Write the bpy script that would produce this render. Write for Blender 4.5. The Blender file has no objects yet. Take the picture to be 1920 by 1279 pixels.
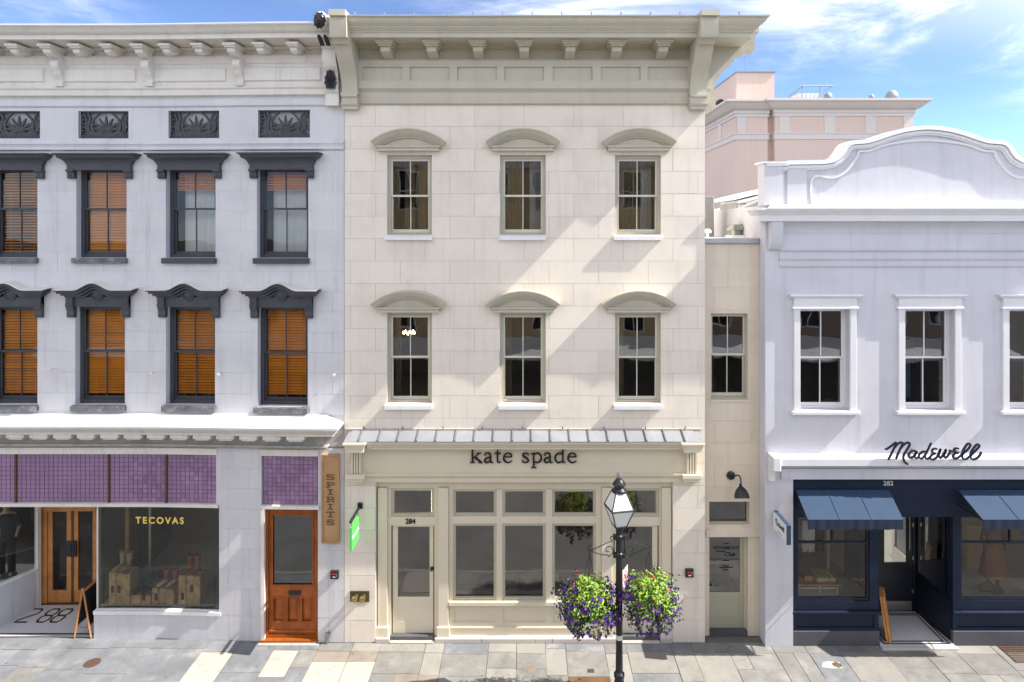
import bpy, bmesh, math, random
from mathutils import Vector, Matrix

random.seed(7)
SC = bpy.context.scene
COL = SC.collection

# ------------------------------------------------------------------ camera
D, S, PX0, PY0, CX, CZ = 15.36, .012, 990., 425., .36, 9.36


def X(px, y=0.0):
    return CX + (px - PX0) * S * (D + y) / D


def Z(py, y=0.0):
    return CZ - (py - PY0) * S * (D + y) / D


cam_d = bpy.data.cameras.new('camera')
cam = bpy.data.objects.new('camera', cam_d)
COL.objects.link(cam)
cam.location = (CX, -D, CZ)
cam.rotation_euler = (math.radians(90), 0, 0)
cam_d.sensor_width = 36
cam_d.lens = 36 * D / (1920 * S)
cam_d.shift_x = (960 - PX0) / 1920
cam_d.shift_y = -(639.5 - PY0) / 1920
cam_d.clip_start = .05
cam_d.clip_end = 2000
SC.camera = cam

# ------------------------------------------------------------------ light
SUN = Vector((.955, -.136, 1.0)).normalized()          # towards the sun
world = bpy.data.worlds.new('World')
SC.world = world
world.use_nodes = True
wn, wl = world.node_tree.nodes, world.node_tree.links
wn.clear()
w_out = wn.new('ShaderNodeOutputWorld')
w_bg = wn.new('ShaderNodeBackground')
w_bg.inputs['Strength'].default_value = .15
w_sky = wn.new('ShaderNodeTexSky')
w_sky.sky_type = 'NISHITA'
w_sky.sun_disc = False
w_sky.sun_elevation = math.asin(SUN.z)
w_sky.sun_rotation = math.atan2(SUN.x, SUN.y)
w_sky.air_density = 1.0
w_sky.dust_density = 0.0
w_sky.ozone_density = 1.6
w_sky.altitude = 9000
CLOUD_SCALE, CLOUD_OFF = 1.6, (15.32, 19.2, 3.32)
# cirrus as stretched noise on the direction; unseen cloud added to light the walls
tc = wn.new('ShaderNodeTexCoord')
def w_ramp(fac, a, b):
    r = wn.new('ShaderNodeMapRange')
    r.inputs['From Min'].default_value = a
    r.inputs['From Max'].default_value = b
    r.interpolation_type = 'SMOOTHSTEP'
    wl.new(fac, r.inputs['Value'])
    return r.outputs[0]


mpc = wn.new('ShaderNodeMapping')
mpc.inputs['Rotation'].default_value = (0, math.radians(24), math.radians(8))
mpc.inputs['Scale'].default_value = (1.3, 2.2, 6.5)
mpc.inputs['Location'].default_value = (2.12, .93, 3.56)
wl.new(tc.outputs['Generated'], mpc.inputs[0])
ncr = wn.new('ShaderNodeTexNoise')
ncr.inputs['Scale'].default_value = 1.9
ncr.inputs['Detail'].default_value = 10
ncr.inputs['Roughness'].default_value = .66
ncr.inputs['Distortion'].default_value = .55
wl.new(mpc.outputs[0], ncr.inputs['Vector'])
c1 = w_ramp(ncr.outputs['Fac'], .40, .74)


def d_noise(scale, off):
    mp = wn.new('ShaderNodeMapping'); mp.inputs['Location'].default_value = off
    wl.new(tc.outputs['Generated'], mp.inputs[0])
    n = wn.new('ShaderNodeTexNoise'); n.inputs['Scale'].default_value = scale; n.inputs['Detail'].default_value = 2
    wl.new(mp.outputs[0], n.inputs['Vector'])
    return n.outputs['Fac']


def w_math(op, a_, b_):
    m_ = wn.new('ShaderNodeMath'); m_.operation = op
    for i_, q_ in enumerate((a_, b_)):
        if isinstance(q_, (int, float)): m_.inputs[i_].default_value = q_
        else: wl.new(q_, m_.inputs[i_])
    return m_.outputs[0]


cover = w_ramp(d_noise(CLOUD_SCALE, CLOUD_OFF), .34, .60)        # cloud cover, seeded heavier out of view to brighten the walls
cs = w_math('MULTIPLY', w_math('ADD', w_math('MULTIPLY', c1, .9), w_math('MULTIPLY', cover, .24)), cover)
cs = w_math('MINIMUM', cs, .92)
w_mix = wn.new('ShaderNodeMix'); w_mix.data_type = 'RGBA'
w_mix.inputs['B'].default_value = (9.4, 8.9, 8.3, 1)
wl.new(cs, w_mix.inputs['Factor'])
wl.new(w_sky.outputs[0], w_mix.inputs['A'])
wl.new(w_mix.outputs['Result'], w_bg.inputs['Color'])
wl.new(w_bg.outputs[0], w_out.inputs[0])

sun_d = bpy.data.lights.new('sun', 'SUN')
sun_d.energy = 3.7
sun_d.angle = math.radians(.45)
sun_d.color = (1.0, .95, .87)
sun = bpy.data.objects.new('sun', sun_d)
COL.objects.link(sun)
sun.rotation_euler = SUN.to_track_quat('Z', 'Y').to_euler()
sun.location = (20, -6, 30)

SC.view_settings.view_transform = 'Standard'
SC.view_settings.look = 'None'
SC.view_settings.exposure = 1.36
SC.view_settings.gamma = 1
SC.view_settings.use_curve_mapping = False
SC.cycles.max_bounces = 10
SC.cycles.diffuse_bounces = 5
SC.cycles.transparent_max_bounces = 16
SC.cycles.caustics_reflective = False
SC.cycles.caustics_refractive = False
SC.cycles.use_denoising = True

# ------------------------------------------------------------------ materials
MATS = {}


def mat(name, col, rough=.75, var=.06, scale=1.3, bump=0., bscale=40., streak=0., metal=0., spec=.4,
        rnd=0., grain=0., stain=None, stain_amt=0., stain_scale=.7, tint=0., specks=0., cracks=0.):
    m = bpy.data.materials.new(name)
    m.use_nodes = True
    nt = m.node_tree
    N, L = nt.nodes, nt.links
    b = N['Principled BSDF']
    b.inputs['Roughness'].default_value = rough
    b.inputs['Metallic'].default_value = metal
    b.inputs['Specular IOR Level'].default_value = spec
    geo = N.new('ShaderNodeNewGeometry')
    pos = geo.outputs['Position']

    def noise(sc, vec=pos, detail=4, rough_=.55):
        n = N.new('ShaderNodeTexNoise')
        n.inputs['Scale'].default_value = sc
        n.inputs['Detail'].default_value = detail
        n.inputs['Roughness'].default_value = rough_
        L.new(vec, n.inputs['Vector'])
        return n.outputs['Fac']

    def rng(f, a, b_, lo, hi):
        r = N.new('ShaderNodeMapRange')
        r.inputs['From Min'].default_value = a
        r.inputs['From Max'].default_value = b_
        r.inputs['To Min'].default_value = lo
        r.inputs['To Max'].default_value = hi
        L.new(f, r.inputs['Value'])
        return r.outputs[0]

    def mul(a, b_):
        mm = N.new('ShaderNodeMath'); mm.operation = 'MULTIPLY'
        L.new(a, mm.inputs[0]); L.new(b_, mm.inputs[1])
        return mm.outputs[0]

    fac = rng(noise(scale), .3, .7, 1 - var, 1 + var)
    if grain:
        fac = mul(fac, rng(noise(140, detail=2), .3, .7, 1 - grain, 1 + grain))
    if streak:
        mp = N.new('ShaderNodeMapping')
        mp.inputs['Scale'].default_value = (5.5, 5.5, .35)
        L.new(pos, mp.inputs[0])
        fac = mul(fac, rng(noise(1.0, mp.outputs[0], 6, .65), .52, .8, 1, 1 - streak))
    if cracks:
        vo = N.new('ShaderNodeTexVoronoi')
        vo.feature = 'DISTANCE_TO_EDGE'
        vo.inputs['Scale'].default_value = .55
        wv = N.new('ShaderNodeVectorMath'); wv.operation = 'ADD'
        nz = N.new('ShaderNodeTexNoise'); nz.inputs['Scale'].default_value = 2.2; nz.inputs['Detail'].default_value = 6
        L.new(pos, nz.inputs['Vector'])
        L.new(pos, wv.inputs[0]); L.new(nz.outputs['Color'], wv.inputs[1])
        L.new(wv.outputs[0], vo.inputs['Vector'])
        line = rng(vo.outputs['Distance'], .004, .010, 1, 0)
        line = mul(line, rng(noise(.45, detail=2), .52, .6, 0, cracks))
        sb = N.new('ShaderNodeMath'); sb.operation = 'SUBTRACT'; sb.inputs[0].default_value = 1
        L.new(line, sb.inputs[1])
        fac = mul(fac, sb.outputs[0])
    if specks:
        fac = mul(fac, rng(noise(9, detail=3, rough_=.4), .68, .74, 1, 1 - specks))
        fac = mul(fac, rng(noise(2.2, detail=9, rough_=.7), .36, .5, 1 - specks * .5, 1))
    if rnd:
        oi = N.new('ShaderNodeObjectInfo')
        fac = mul(fac, rng(oi.outputs['Random'], 0, 1, 1 - rnd, 1 + rnd))
    base = N.new('ShaderNodeRGB')
    base.outputs[0].default_value = (*col, 1)
    colour = base.outputs[0]
    if tint:
        oi2 = N.new('ShaderNodeObjectInfo')
        hs = N.new('ShaderNodeHueSaturation')
        mp2 = N.new('ShaderNodeMath'); mp2.operation = 'MULTIPLY'; mp2.inputs[1].default_value = 7.13
        fr = N.new('ShaderNodeMath'); fr.operation = 'FRACT'
        L.new(oi2.outputs['Random'], mp2.inputs[0]); L.new(mp2.outputs[0], fr.inputs[0])
        L.new(rng(fr.outputs[0], 0, 1, .5 - tint, .5 + tint), hs.inputs['Hue'])
        L.new(colour, hs.inputs['Color'])
        colour = hs.outputs[0]
    if stain:
        mx = N.new('ShaderNodeMix'); mx.data_type = 'RGBA'
        L.new(colour, mx.inputs['A'])
        mx.inputs['B'].default_value = (*stain, 1)
        L.new(rng(noise(stain_scale, detail=8, rough_=.68), .5, .74, 0, stain_amt), mx.inputs['Factor'])
        colour = mx.outputs['Result']
    vm = N.new('ShaderNodeVectorMath'); vm.operation = 'SCALE'
    L.new(colour, vm.inputs[0]); L.new(fac, vm.inputs['Scale'])
    L.new(vm.outputs[0], b.inputs['Base Color'])
    if bump:
        bp = N.new('ShaderNodeBump')
        bp.inputs['Strength'].default_value = 1
        bp.inputs['Distance'].default_value = bump
        L.new(noise(bscale, detail=5, rough_=.5), bp.inputs['Height'])
        L.new(bp.outputs[0], b.inputs['Normal'])
    MATS[name] = m
    return m


def glass_mat(name, tint=(.8, .82, .8), ior=1.9, rough=0.0):
    m = bpy.data.materials.new(name)
    m.use_nodes = True
    N, L = m.node_tree.nodes, m.node_tree.links
    N.clear()
    out = N.new('ShaderNodeOutputMaterial')
    mx = N.new('ShaderNodeMixShader')
    tr = N.new('ShaderNodeBsdfTransparent'); tr.inputs[0].default_value = (*tint, 1)
    gl = N.new('ShaderNodeBsdfGlossy'); gl.inputs['Roughness'].default_value = rough
    gl.inputs['Color'].default_value = (.95, .97, 1, 1)
    fr = N.new('ShaderNodeFresnel'); fr.inputs['IOR'].default_value = ior
    geo = N.new('ShaderNodeNewGeometry')
    # old sheet glass: a very slow ripple
    nz = N.new('ShaderNodeTexNoise'); nz.inputs['Scale'].default_value = 1.6; nz.inputs['Detail'].default_value = 1
    bp = N.new('ShaderNodeBump'); bp.inputs['Strength'].default_value = 1; bp.inputs['Distance'].default_value = .003
    L.new(geo.outputs['Position'], nz.inputs['Vector']); L.new(nz.outputs['Fac'], bp.inputs['Height'])
    L.new(bp.outputs[0], gl.inputs['Normal'])
    L.new(fr.outputs[0], mx.inputs[0]); L.new(tr.outputs[0], mx.inputs[1]); L.new(gl.outputs[0], mx.inputs[2])
    L.new(mx.outputs[0], out.inputs[0])
    MATS[name] = m
    return m


def glow_mat(name, col, strength):
    m = bpy.data.materials.new(name)
    m.use_nodes = True
    b = m.node_tree.nodes['Principled BSDF']
    b.inputs['Base Color'].default_value = (*col, 1)
    b.inputs['Emission Color'].default_value = (*col, 1)
    b.inputs['Emission Strength'].default_value = strength
    MATS[name] = m
    return m


# ------------------------------------------------------------------ mesh builder
def nrm(dx, dy):
    l = math.hypot(dx, dy) or 1
    return dy / l, -dx / l


class MB:
    def __init__(s):
        s.v, s.f, s.mi, s.cur, s.fix = [], [], [], 0, True

    def add(s, verts, faces):
        o = len(s.v)
        s.v += [tuple(p) for p in verts]
        s.f += [tuple(i + o for i in f) for f in faces]
        s.mi += [s.cur] * len(faces)
        return s

    def box(s, x0, x1, y0, y1, z0, z1):
        if x0 > x1: x0, x1 = x1, x0
        if y0 > y1: y0, y1 = y1, y0
        if z0 > z1: z0, z1 = z1, z0
        return s.add([(x0, y0, z0), (x1, y0, z0), (x1, y1, z0), (x0, y1, z0), (x0, y0, z1), (x1, y0, z1), (x1, y1, z1), (x0, y1, z1)],
                     [(0, 1, 5, 4), (1, 2, 6, 5), (2, 3, 7, 6), (3, 0, 4, 7), (4, 5, 6, 7), (3, 2, 1, 0)])

    def cbox(s, x0, x1, y0, y1, z0, z1, c):
        """box whose front (-y) edges are chamfered by c"""
        v = [(x0, y1, z0), (x1, y1, z0), (x1, y1, z1), (x0, y1, z1),
             (x0, y0 + c, z0), (x1, y0 + c, z0), (x1, y0 + c, z1), (x0, y0 + c, z1),
             (x0 + c, y0, z0 + c), (x1 - c, y0, z0 + c), (x1 - c, y0, z1 - c), (x0 + c, y0, z1 - c)]
        f = [(0, 3, 2, 1)]
        for i in range(4):
            j = (i + 1) % 4
            f += [(i, j, j + 4, i + 4), (i + 4, j + 4, j + 8, i + 8)]
        f.append((8, 9, 10, 11))
        return s.add(v, f)

    def prism(s, pts, a, b, plane='xz'):
        """polygon in a plane pushed from a to b along the third axis"""
        n = len(pts)
        if plane == 'xz':
            A = [(p[0], a, p[1]) for p in pts]; B = [(p[0], b, p[1]) for p in pts]
        elif plane == 'yz':
            A = [(a, p[0], p[1]) for p in pts]; B = [(b, p[0], p[1]) for p in pts]
        else:
            A = [(p[0], p[1], a) for p in pts]; B = [(p[0], p[1], b) for p in pts]
        f = [tuple(range(n)), tuple(range(2 * n - 1, n - 1, -1))]
        f += [(i, i + n, (i + 1) % n + n, (i + 1) % n) for i in range(n)]
        return s.add(A + B, f)

    def sweep(s, prof, path, caps=True):
        """profile [(out, z)...] carried along a plan path [(x, y)...]; out is to the right-hand (front) side"""
        n, k = len(path), len(prof)
        mit = []
        for i in range(n):
            segs = []
            if i > 0: segs.append(nrm(path[i][0] - path[i - 1][0], path[i][1] - path[i - 1][1]))
            if i < n - 1: segs.append(nrm(path[i + 1][0] - path[i][0], path[i + 1][1] - path[i][1]))
            mx, my = sum(a[0] for a in segs), sum(a[1] for a in segs)
            l = math.hypot(mx, my); mx, my = mx / l, my / l
            c = mx * segs[0][0] + my * segs[0][1]
            mit.append((mx / c, my / c))
        v = [(path[i][0] + mit[i][0] * o, path[i][1] + mit[i][1] * o, z) for i in range(n) for o, z in prof]
        f = []
        for i in range(n - 1):
            for j in range(k):
                jj = (j + 1) % k
                f.append((i * k + j, i * k + jj, (i + 1) * k + jj, (i + 1) * k + j))
        if caps:
            f.append(tuple(range(k))[::-1])
            f.append(tuple(range((n - 1) * k, n * k)))
        return s.add(v, f)

    def tube(s, pts, r, n=8, caps=True):
        pts = [Vector(p) for p in pts]
        rs = r if isinstance(r, (list, tuple)) else [r] * len(pts)
        rings = []
        up = None
        for i, p in enumerate(pts):
            d = (pts[min(i + 1, len(pts) - 1)] - pts[max(i - 1, 0)])
            d = d.normalized() if d.length > 1e-9 else Vector((0, 0, 1))
            if up is None:
                up = Vector((0, 0, 1)) if abs(d.z) < .9 else Vector((1, 0, 0))
            a = d.cross(up)
            if a.length < 1e-4:
                a = d.cross(Vector((1, 0, 0)))
            a.normalize()
            b = a.cross(d).normalized()
            up = b
            rings.append([p + (a * math.cos(t) + b * math.sin(t)) * rs[i] for t in [2 * math.pi * q / n for q in range(n)]])
        v = [q for ring in rings for q in ring]
        f = []
        for i in range(len(pts) - 1):
            for j in range(n):
                jj = (j + 1) % n
                f.append((i * n + j, i * n + jj, (i + 1) * n + jj, (i + 1) * n + j))
        if caps:
            f.append(tuple(range(n))[::-1]); f.append(tuple(range((len(pts) - 1) * n, len(pts) * n)))
        return s.add(v, f)

    def lathe(s, prof, c=(0, 0, 0), n=16, a0=0.0):
        v, f = [], []
        k = len(prof)
        for i in range(n):
            t = a0 + 2 * math.pi * i / n
            v += [(c[0] + r * math.cos(t), c[1] + r * math.sin(t), c[2] + z) for r, z in prof]
        for i in range(n):
            ii = (i + 1) % n
            for j in range(k - 1):
                f.append((i * k + j, ii * k + j, ii * k + j + 1, i * k + j + 1))
        f.append(tuple(i * k for i in range(n))[::-1]); f.append(tuple(i * k + k - 1 for i in range(n)))
        return s.add(v, f)

    def ball(s, c, rx, ry=None, rz=None, n=10, m=6):
        ry = ry or rx; rz = rz or rx
        pr = [(math.sin(math.pi * j / m), -math.cos(math.pi * j / m)) for j in range(m + 1)]
        pr[0] = (.02, -1); pr[-1] = (.02, 1)
        o = len(s.v)
        s.lathe(pr, (0, 0, 0), n)
        for i in range(o, len(s.v)):
            x, y, z = s.v[i]
            s.v[i] = (c[0] + x * rx, c[1] + y * ry, c[2] + z * rz)
        return s

    def ribbon(s, pts, y0, y1, close=False):
        """flat stroke in the xz plane: pts (x, z, width), pushed from y0 to y1"""
        n = len(pts)
        L, R = [], []
        for i in range(n):
            if close:
                a, b = pts[i - 1], pts[(i + 1) % n]
            else:
                a, b = pts[max(i - 1, 0)], pts[min(i + 1, n - 1)]
            dx_, dz_ = b[0] - a[0], b[1] - a[1]
            l = math.hypot(dx_, dz_) or 1
            nx, nz = -dz_ / l, dx_ / l
            w = pts[i][2] / 2
            L.append((pts[i][0] + nx * w, pts[i][1] + nz * w)); R.append((pts[i][0] - nx * w, pts[i][1] - nz * w))
        v = [(p[0], y0, p[1]) for p in L] + [(p[0], y0, p[1]) for p in R] + [(p[0], y1, p[1]) for p in L] + [(p[0], y1, p[1]) for p in R]
        f = []
        m = n if close else n - 1
        for i in range(m):
            j = (i + 1) % n
            f += [(i, j, n + j, n + i), (2 * n + j, 2 * n + i, 3 * n + i, 3 * n + j),
                  (j, i, 2 * n + i, 2 * n + j), (n + i, n + j, 3 * n + j, 3 * n + i)]
        if not close:
            f += [(0, n, 3 * n, 2 * n), (n - 1, 3 * n - 1, 4 * n - 1, 2 * n - 1)]
        return s.add(v, f)

    def frame(s, x0, x1, z0, z1, w, y0, y1, bottom=None, top=None):
        wb = w if bottom is None else bottom
        wt = w if top is None else top
        s.box(x0, x0 + w, y0, y1, z0, z1); s.box(x1 - w, x1, y0, y1, z0, z1)
        s.box(x0 + w, x1 - w, y0, y1, z0, z0 + wb); s.box(x0 + w, x1 - w, y0, y1, z1 - wt, z1)
        return s

    def wall(s, x0, x1, z0, z1, y0, y1, holes, cut=None):
        """thick wall with rectangular holes (x0, x1, z0, z1); reveals included"""
        xs = {x0, x1}; zs = {z0, z1}
        for h in holes:
            for a in h[:2]:
                if x0 < a < x1: xs.add(a)
            for a in h[2:]:
                if z0 < a < z1: zs.add(a)
        if cut:
            n = max(1, int((x1 - x0) / cut))
            xs |= {x0 + (x1 - x0) * i / n for i in range(1, n)}
        xs, zs = sorted(xs), sorted(zs)
        idx = {}

        def vid(x, y, z):
            k = (round(x, 5), round(y, 5), round(z, 5))
            if k not in idx:
                idx[k] = len(s.v); s.v.append((x, y, z))
            return idx[k]

        def solid(i, j):
            if i < 0 or j < 0 or i >= len(xs) - 1 or j >= len(zs) - 1: return False
            cx, cz = (xs[i] + xs[i + 1]) / 2, (zs[j] + zs[j + 1]) / 2
            return not any(h[0] < cx < h[1] and h[2] < cz < h[3] for h in holes)

        for i in range(len(xs) - 1):
            for j in range(len(zs) - 1):
                if not solid(i, j): continue
                a, b, c, d = xs[i], xs[i + 1], zs[j], zs[j + 1]
                F = [(vid(a, y0, c), vid(b, y0, c), vid(b, y0, d), vid(a, y0, d)),
                     (vid(b, y1, c), vid(a, y1, c), vid(a, y1, d), vid(b, y1, d))]
                if not solid(i - 1, j): F.append((vid(a, y1, c), vid(a, y0, c), vid(a, y0, d), vid(a, y1, d)))
                if not solid(i + 1, j): F.append((vid(b, y0, c), vid(b, y1, c), vid(b, y1, d), vid(b, y0, d)))
                if not solid(i, j - 1): F.append((vid(a, y1, c), vid(b, y1, c), vid(b, y0, c), vid(a, y0, c)))
                if not solid(i, j + 1): F.append((vid(a, y0, d), vid(b, y0, d), vid(b, y1, d), vid(a, y1, d)))
                s.f += F; s.mi += [s.cur] * len(F)
        return s

    def front(s, y0):
        """second material on the faces lying in the front plane"""
        for i, f in enumerate(s.f):
            if all(abs(s.v[k][1] - y0) < 1e-5 for k in f): s.mi[i] = 1
        return s

    def warp(s, fn):
        s.v = [fn(*p) for p in s.v]
        return s

    def mesh(s, name, mats, smooth=False, fix=True):
        me = bpy.data.meshes.new(name)
        me.from_pydata(s.v, [], s.f)
        for m in (mats if isinstance(mats, (list, tuple)) else [mats]):
            me.materials.append(m if not isinstance(m, str) else MATS[m])
        if any(s.mi):
            me.polygons.foreach_set('material_index', s.mi)
        if fix and s.fix:
            bm = bmesh.new(); bm.from_mesh(me)
            bmesh.ops.recalc_face_normals(bm, faces=bm.faces)
            bm.to_mesh(me); bm.free()
        if smooth:
            me.polygons.foreach_set('use_smooth', [True] * len(me.polygons))
            me.set_sharp_from_angle(angle=math.radians(38))
        me.update()
        return me


# ------------------------------------------------------------------ objects
WM = {}


def wmat(o):
    return WM[o.name]


def put(name, me, parent=None, at=(0, 0, 0), rot=0., local=False):
    """link one object; `at` is a world position unless local"""
    o = bpy.data.objects.new(name, me)
    COL.objects.link(o)
    M = Matrix.Translation(Vector(at)) @ Matrix.Rotation(rot, 4, 'Z')
    if parent is not None:
        o.parent = parent
        if not local:
            M = wmat(parent).inverted() @ M
        WM[o.name] = wmat(parent) @ M
    else:
        WM[o.name] = M
    o.matrix_local = M
    return o


def tag(o, label=None, cat=None, group=None, kind=None):
    if label: o['label'] = label
    if cat: o['category'] = cat
    if group: o['group'] = group
    if kind: o['kind'] = kind
    return o


def thing(name, label, cat, at=(0, 0, 0), rot=0., group=None, me=None):
    return tag(put(name, me, None, at, rot), label, cat, group)


def part(name, mb, m, parent, smooth=False, at=None, label=None, kind=None, rot=0., local=False):
    """mb holds world coordinates when `at` is None (origin goes to the parent's origin), else coordinates about `at`"""
    if at is None:
        W = wmat(parent).inverted()
        mb.v = [tuple(W @ Vector(p)) for p in mb.v]
        o = put(name, mb.mesh(name, m, smooth), parent, (0, 0, 0), 0., True)
    else:
        o = put(name, mb.mesh(name, m, smooth) if isinstance(mb, MB) else mb, parent, at, rot, local)
    if label: o['label'] = label
    if kind: o['kind'] = kind
    return o


def arc(cx, cz, rx, rz, a0, a1, n=12):
    return [(cx + rx * math.cos(math.radians(a0 + (a1 - a0) * i / n)), cz + rz * math.sin(math.radians(a0 + (a1 - a0) * i / n))) for i in range(n + 1)]


def spline(pts, n=6):
    """Catmull-Rom through points of any dimension"""
    out = []
    P = [pts[0]] + list(pts) + [pts[-1]]
    for i in range(1, len(P) - 2):
        p0, p1, p2, p3 = P[i - 1], P[i], P[i + 1], P[i + 2]
        for k in range(n):
            t = k / n
            out.append(tuple(.5 * ((2 * b) + (-a + c) * t + (2 * a - 5 * b + 4 * c - d) * t * t + (-a + 3 * b - 3 * c + d) * t ** 3)
                             for a, b, c, d in zip(p0, p1, p2, p3)))
    out.append(tuple(pts[-1]))
    return out


def text_mesh(txt, size, m, depth=.01, bold=0., align='CENTER', spacing=1., shear=0., name='lettering'):
    """built-in sans lettering as a mesh standing in the xz plane, facing -y, baseline at z = 0"""
    cu = bpy.data.curves.new(name, 'FONT')
    cu.body = txt; cu.size = size; cu.extrude = depth / 2; cu.offset = bold; cu.align_x = align
    cu.space_character = spacing; cu.shear = shear; cu.resolution_u = 4
    ob = bpy.data.objects.new(name, cu)
    me = bpy.data.meshes.new_from_object(ob)
    bpy.data.objects.remove(ob); bpy.data.curves.remove(cu)
    me.transform(Matrix.Rotation(math.radians(90), 4, 'X'))
    me.materials.clear(); me.materials.append(MATS[m])
    me.name = name
    return me
# ------------------------------------------------------------------ palette
mat('grey_stucco', (0.615, 0.607, 0.62), .85, .05, 1.1, .003, 6, streak=.2, cracks=.05, rnd=.02, stain=(.42, .43, .47), stain_amt=.28, stain_scale=1.5)
mat('grey_stucco_joint', (0.47, 0.455, 0.45), .9, .05)
mat('white_trim', (0.72, 0.68, 0.62), .6, .04, 2, streak=.22, stain=(.45, .41, .36), stain_amt=.22, stain_scale=2.2)
mat('white_paint', (.78, .78, .78), .5, .03, 2, streak=.1)
mat('white_roofing', (.8, .8, .8), .6, .03, 2)
mat('charcoal_paint', (.055, .057, .066), .5, .15, 3, .001, 60)
mat('charcoal_worn', (.13, .13, .135), .7, .3, 4, stain=(.45, .44, .42), stain_amt=.6, stain_scale=6)
mat('black_paint', (.012, .013, .016), .35, .1, 3)
mat('cream_stone', (0.77, 0.7, 0.6), .85, .035, .8, .0008, 14, rnd=.032, streak=.13, grain=.02, stain=(.52, .45, .38), stain_amt=.34, stain_scale=1.1)
mat('cream_joint', (0.5, 0.425, 0.36), .9, .05)
mat('sage_paint', (.505, .47, .37), .55, .04, 1.5, streak=.12, stain=(.34, .33, .28), stain_amt=.25, stain_scale=1.6)
mat('sash_sage', (.62, .60, .50), .5, .05, 2)
mat('sage_frame', (0.47, 0.45, 0.35), .5, .05, 2)
mat('shop_sage', (0.7, 0.63, 0.49), .5, .03, 1.2, streak=.06)
mat('pale_stone', (0.52, 0.48, 0.43), .8, .06, 3, grain=.04)
mat('lead_roof', (0.4, 0.41, 0.44), .42, .06, 2.2, metal=.55, stain=(.6, .6, .62), stain_amt=.3, stain_scale=3)
mat('lead_seam', (.22, .23, .25), .5, .06, 2.2, metal=.4)
mat('infill_stone', (0.72, 0.635, 0.52), .85, .04, .9, .0008, 14, rnd=.02, streak=.14, stain=(.45, .39, .33), stain_amt=.3, stain_scale=1.2)
mat('blue_white_stucco', (0.605, 0.6, 0.64), .8, .045, .9, .0035, 5, streak=.16, stain=(.50, .50, .55), stain_amt=.36, stain_scale=1.3)
mat('white_trim_cool', (0.73, 0.715, 0.725), .55, .03, 2, streak=.08)
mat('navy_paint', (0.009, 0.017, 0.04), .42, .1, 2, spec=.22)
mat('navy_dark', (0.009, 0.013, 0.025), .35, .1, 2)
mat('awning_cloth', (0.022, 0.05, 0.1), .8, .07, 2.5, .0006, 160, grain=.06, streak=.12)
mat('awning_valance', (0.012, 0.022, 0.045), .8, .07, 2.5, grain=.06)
mat('awning_seam', (0.05, 0.1, 0.18), .8, .05)
mat('pink_stucco', (.70, .54, .46), .85, .05, .25, streak=.12, stain=(.56, .45, .39), stain_amt=.3, stain_scale=.5)
mat('pink_trim', (0.68, 0.62, 0.58), .8, .03, .4, streak=.06)
mat('roof_metal', (.30, .31, .34), .5, .1, 1, metal=.3)
mat('steel', (0.36, 0.355, 0.34), .38, .1, 4, metal=.85)
mat('grimy_white', (0.4, 0.385, 0.35), .85, .1, 2, .004, 12, streak=.35, stain=(.20, .19, .17), stain_amt=.7, stain_scale=2.4)
mat('purple_glass', (0.29, 0.18, 0.3), .35, .12, 1.4, rnd=.19, grain=.05, stain=(.10, .07, .12), stain_amt=.3, stain_scale=1.2)
mat('tile_lead', (0.17, 0.11, 0.18), .6, .1)
mat('tile_lead_lit', (0.22, 0.17, 0.24), .5, .1)  # lead paled for the right transom, sunlight put into its colour
mat('orange_blind', (1, 0.38, 0.045), .5, .08, 3, rnd=.06)
mat('white_curtain', (.72, .73, .76), .9, .05, 2)
mat('tan_curtain', (.36, .28, .16), .9, .12, 3)
mat('oak_door', (0.33, 0.085, 0.012), .42, .22, 5, .0008, 40, streak=.4, stain=(.12, .035, .01), stain_amt=.55, stain_scale=3)
mat('oak_light', (0.5, 0.22, 0.065), .45, .18, 5, streak=.3)
mat('raw_wood', (0.72, 0.52, 0.28), .7, .25, 6, .001, 60, rnd=.12, stain=(.16, .09, .04), stain_amt=.6, stain_scale=5)
mat('sign_wood', (.47, .285, .14), .55, .1, 4, streak=.15)
mat('carved_letter_shade', (.17, .09, .04), .6, .1)  # board wood darkened, the carving's shadow put into the letter colour
mat('sign_wood_dark', (.10, .048, .022), .6, .1)
mat('brass', (.42, .31, .14), .3, .1, 4, metal=.9)
mat('bronze_plate', (.10, .085, .045), .45, .2, 5, metal=.5)
mat('green_sign', (0.09, 0.55, 0.09), .4, .02)
mat('white_sign', (.8, .8, .8), .45, .02)
mat('red_paint', (.62, .03, .03), .4, .05)
mat('lettering_black', (.008, .008, .01), .45, .05)
mat('lettering_navy', (.012, .017, .045), .35, .05)
mat('lettering_gold', (.80, .62, .12), .4, .05)
mat('lettering_pale', (.55, .55, .53), .4, .05)
mat('mosaic_pale', (.55, .55, .57), .5, .06, 2, grain=.14)
mat('mosaic_black', (.015, .015, .018), .4, .05)
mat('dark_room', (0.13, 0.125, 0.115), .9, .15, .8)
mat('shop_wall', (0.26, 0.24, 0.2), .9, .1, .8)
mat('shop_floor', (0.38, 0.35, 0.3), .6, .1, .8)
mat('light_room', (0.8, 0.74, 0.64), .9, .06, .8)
mat('grey_display', (0.6, 0.62, 0.62), .8, .05, 2)
mat('boot_dark', (.05, .035, .028), .5, .1)
mat('boot_brown', (0.36, 0.15, 0.08), .45, .15, 8)
mat('boot_pale', (0.8, 0.7, 0.58), .5, .1, 8)
mat('boot_tan', (0.5, 0.38, 0.25), .5, .15, 8)
mat('cloth_black', (.01, .01, .012), .9, .1)
mat('cloth_brown', (.24, .11, .045), .9, .12)
mat('cloth_teal', (.03, .16, .19), .9, .1)
mat('cloth_red', (.36, .045, .045), .9, .1)
mat('cloth_denim', (0.1, 0.22, 0.42), .9, .15, 6)
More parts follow.
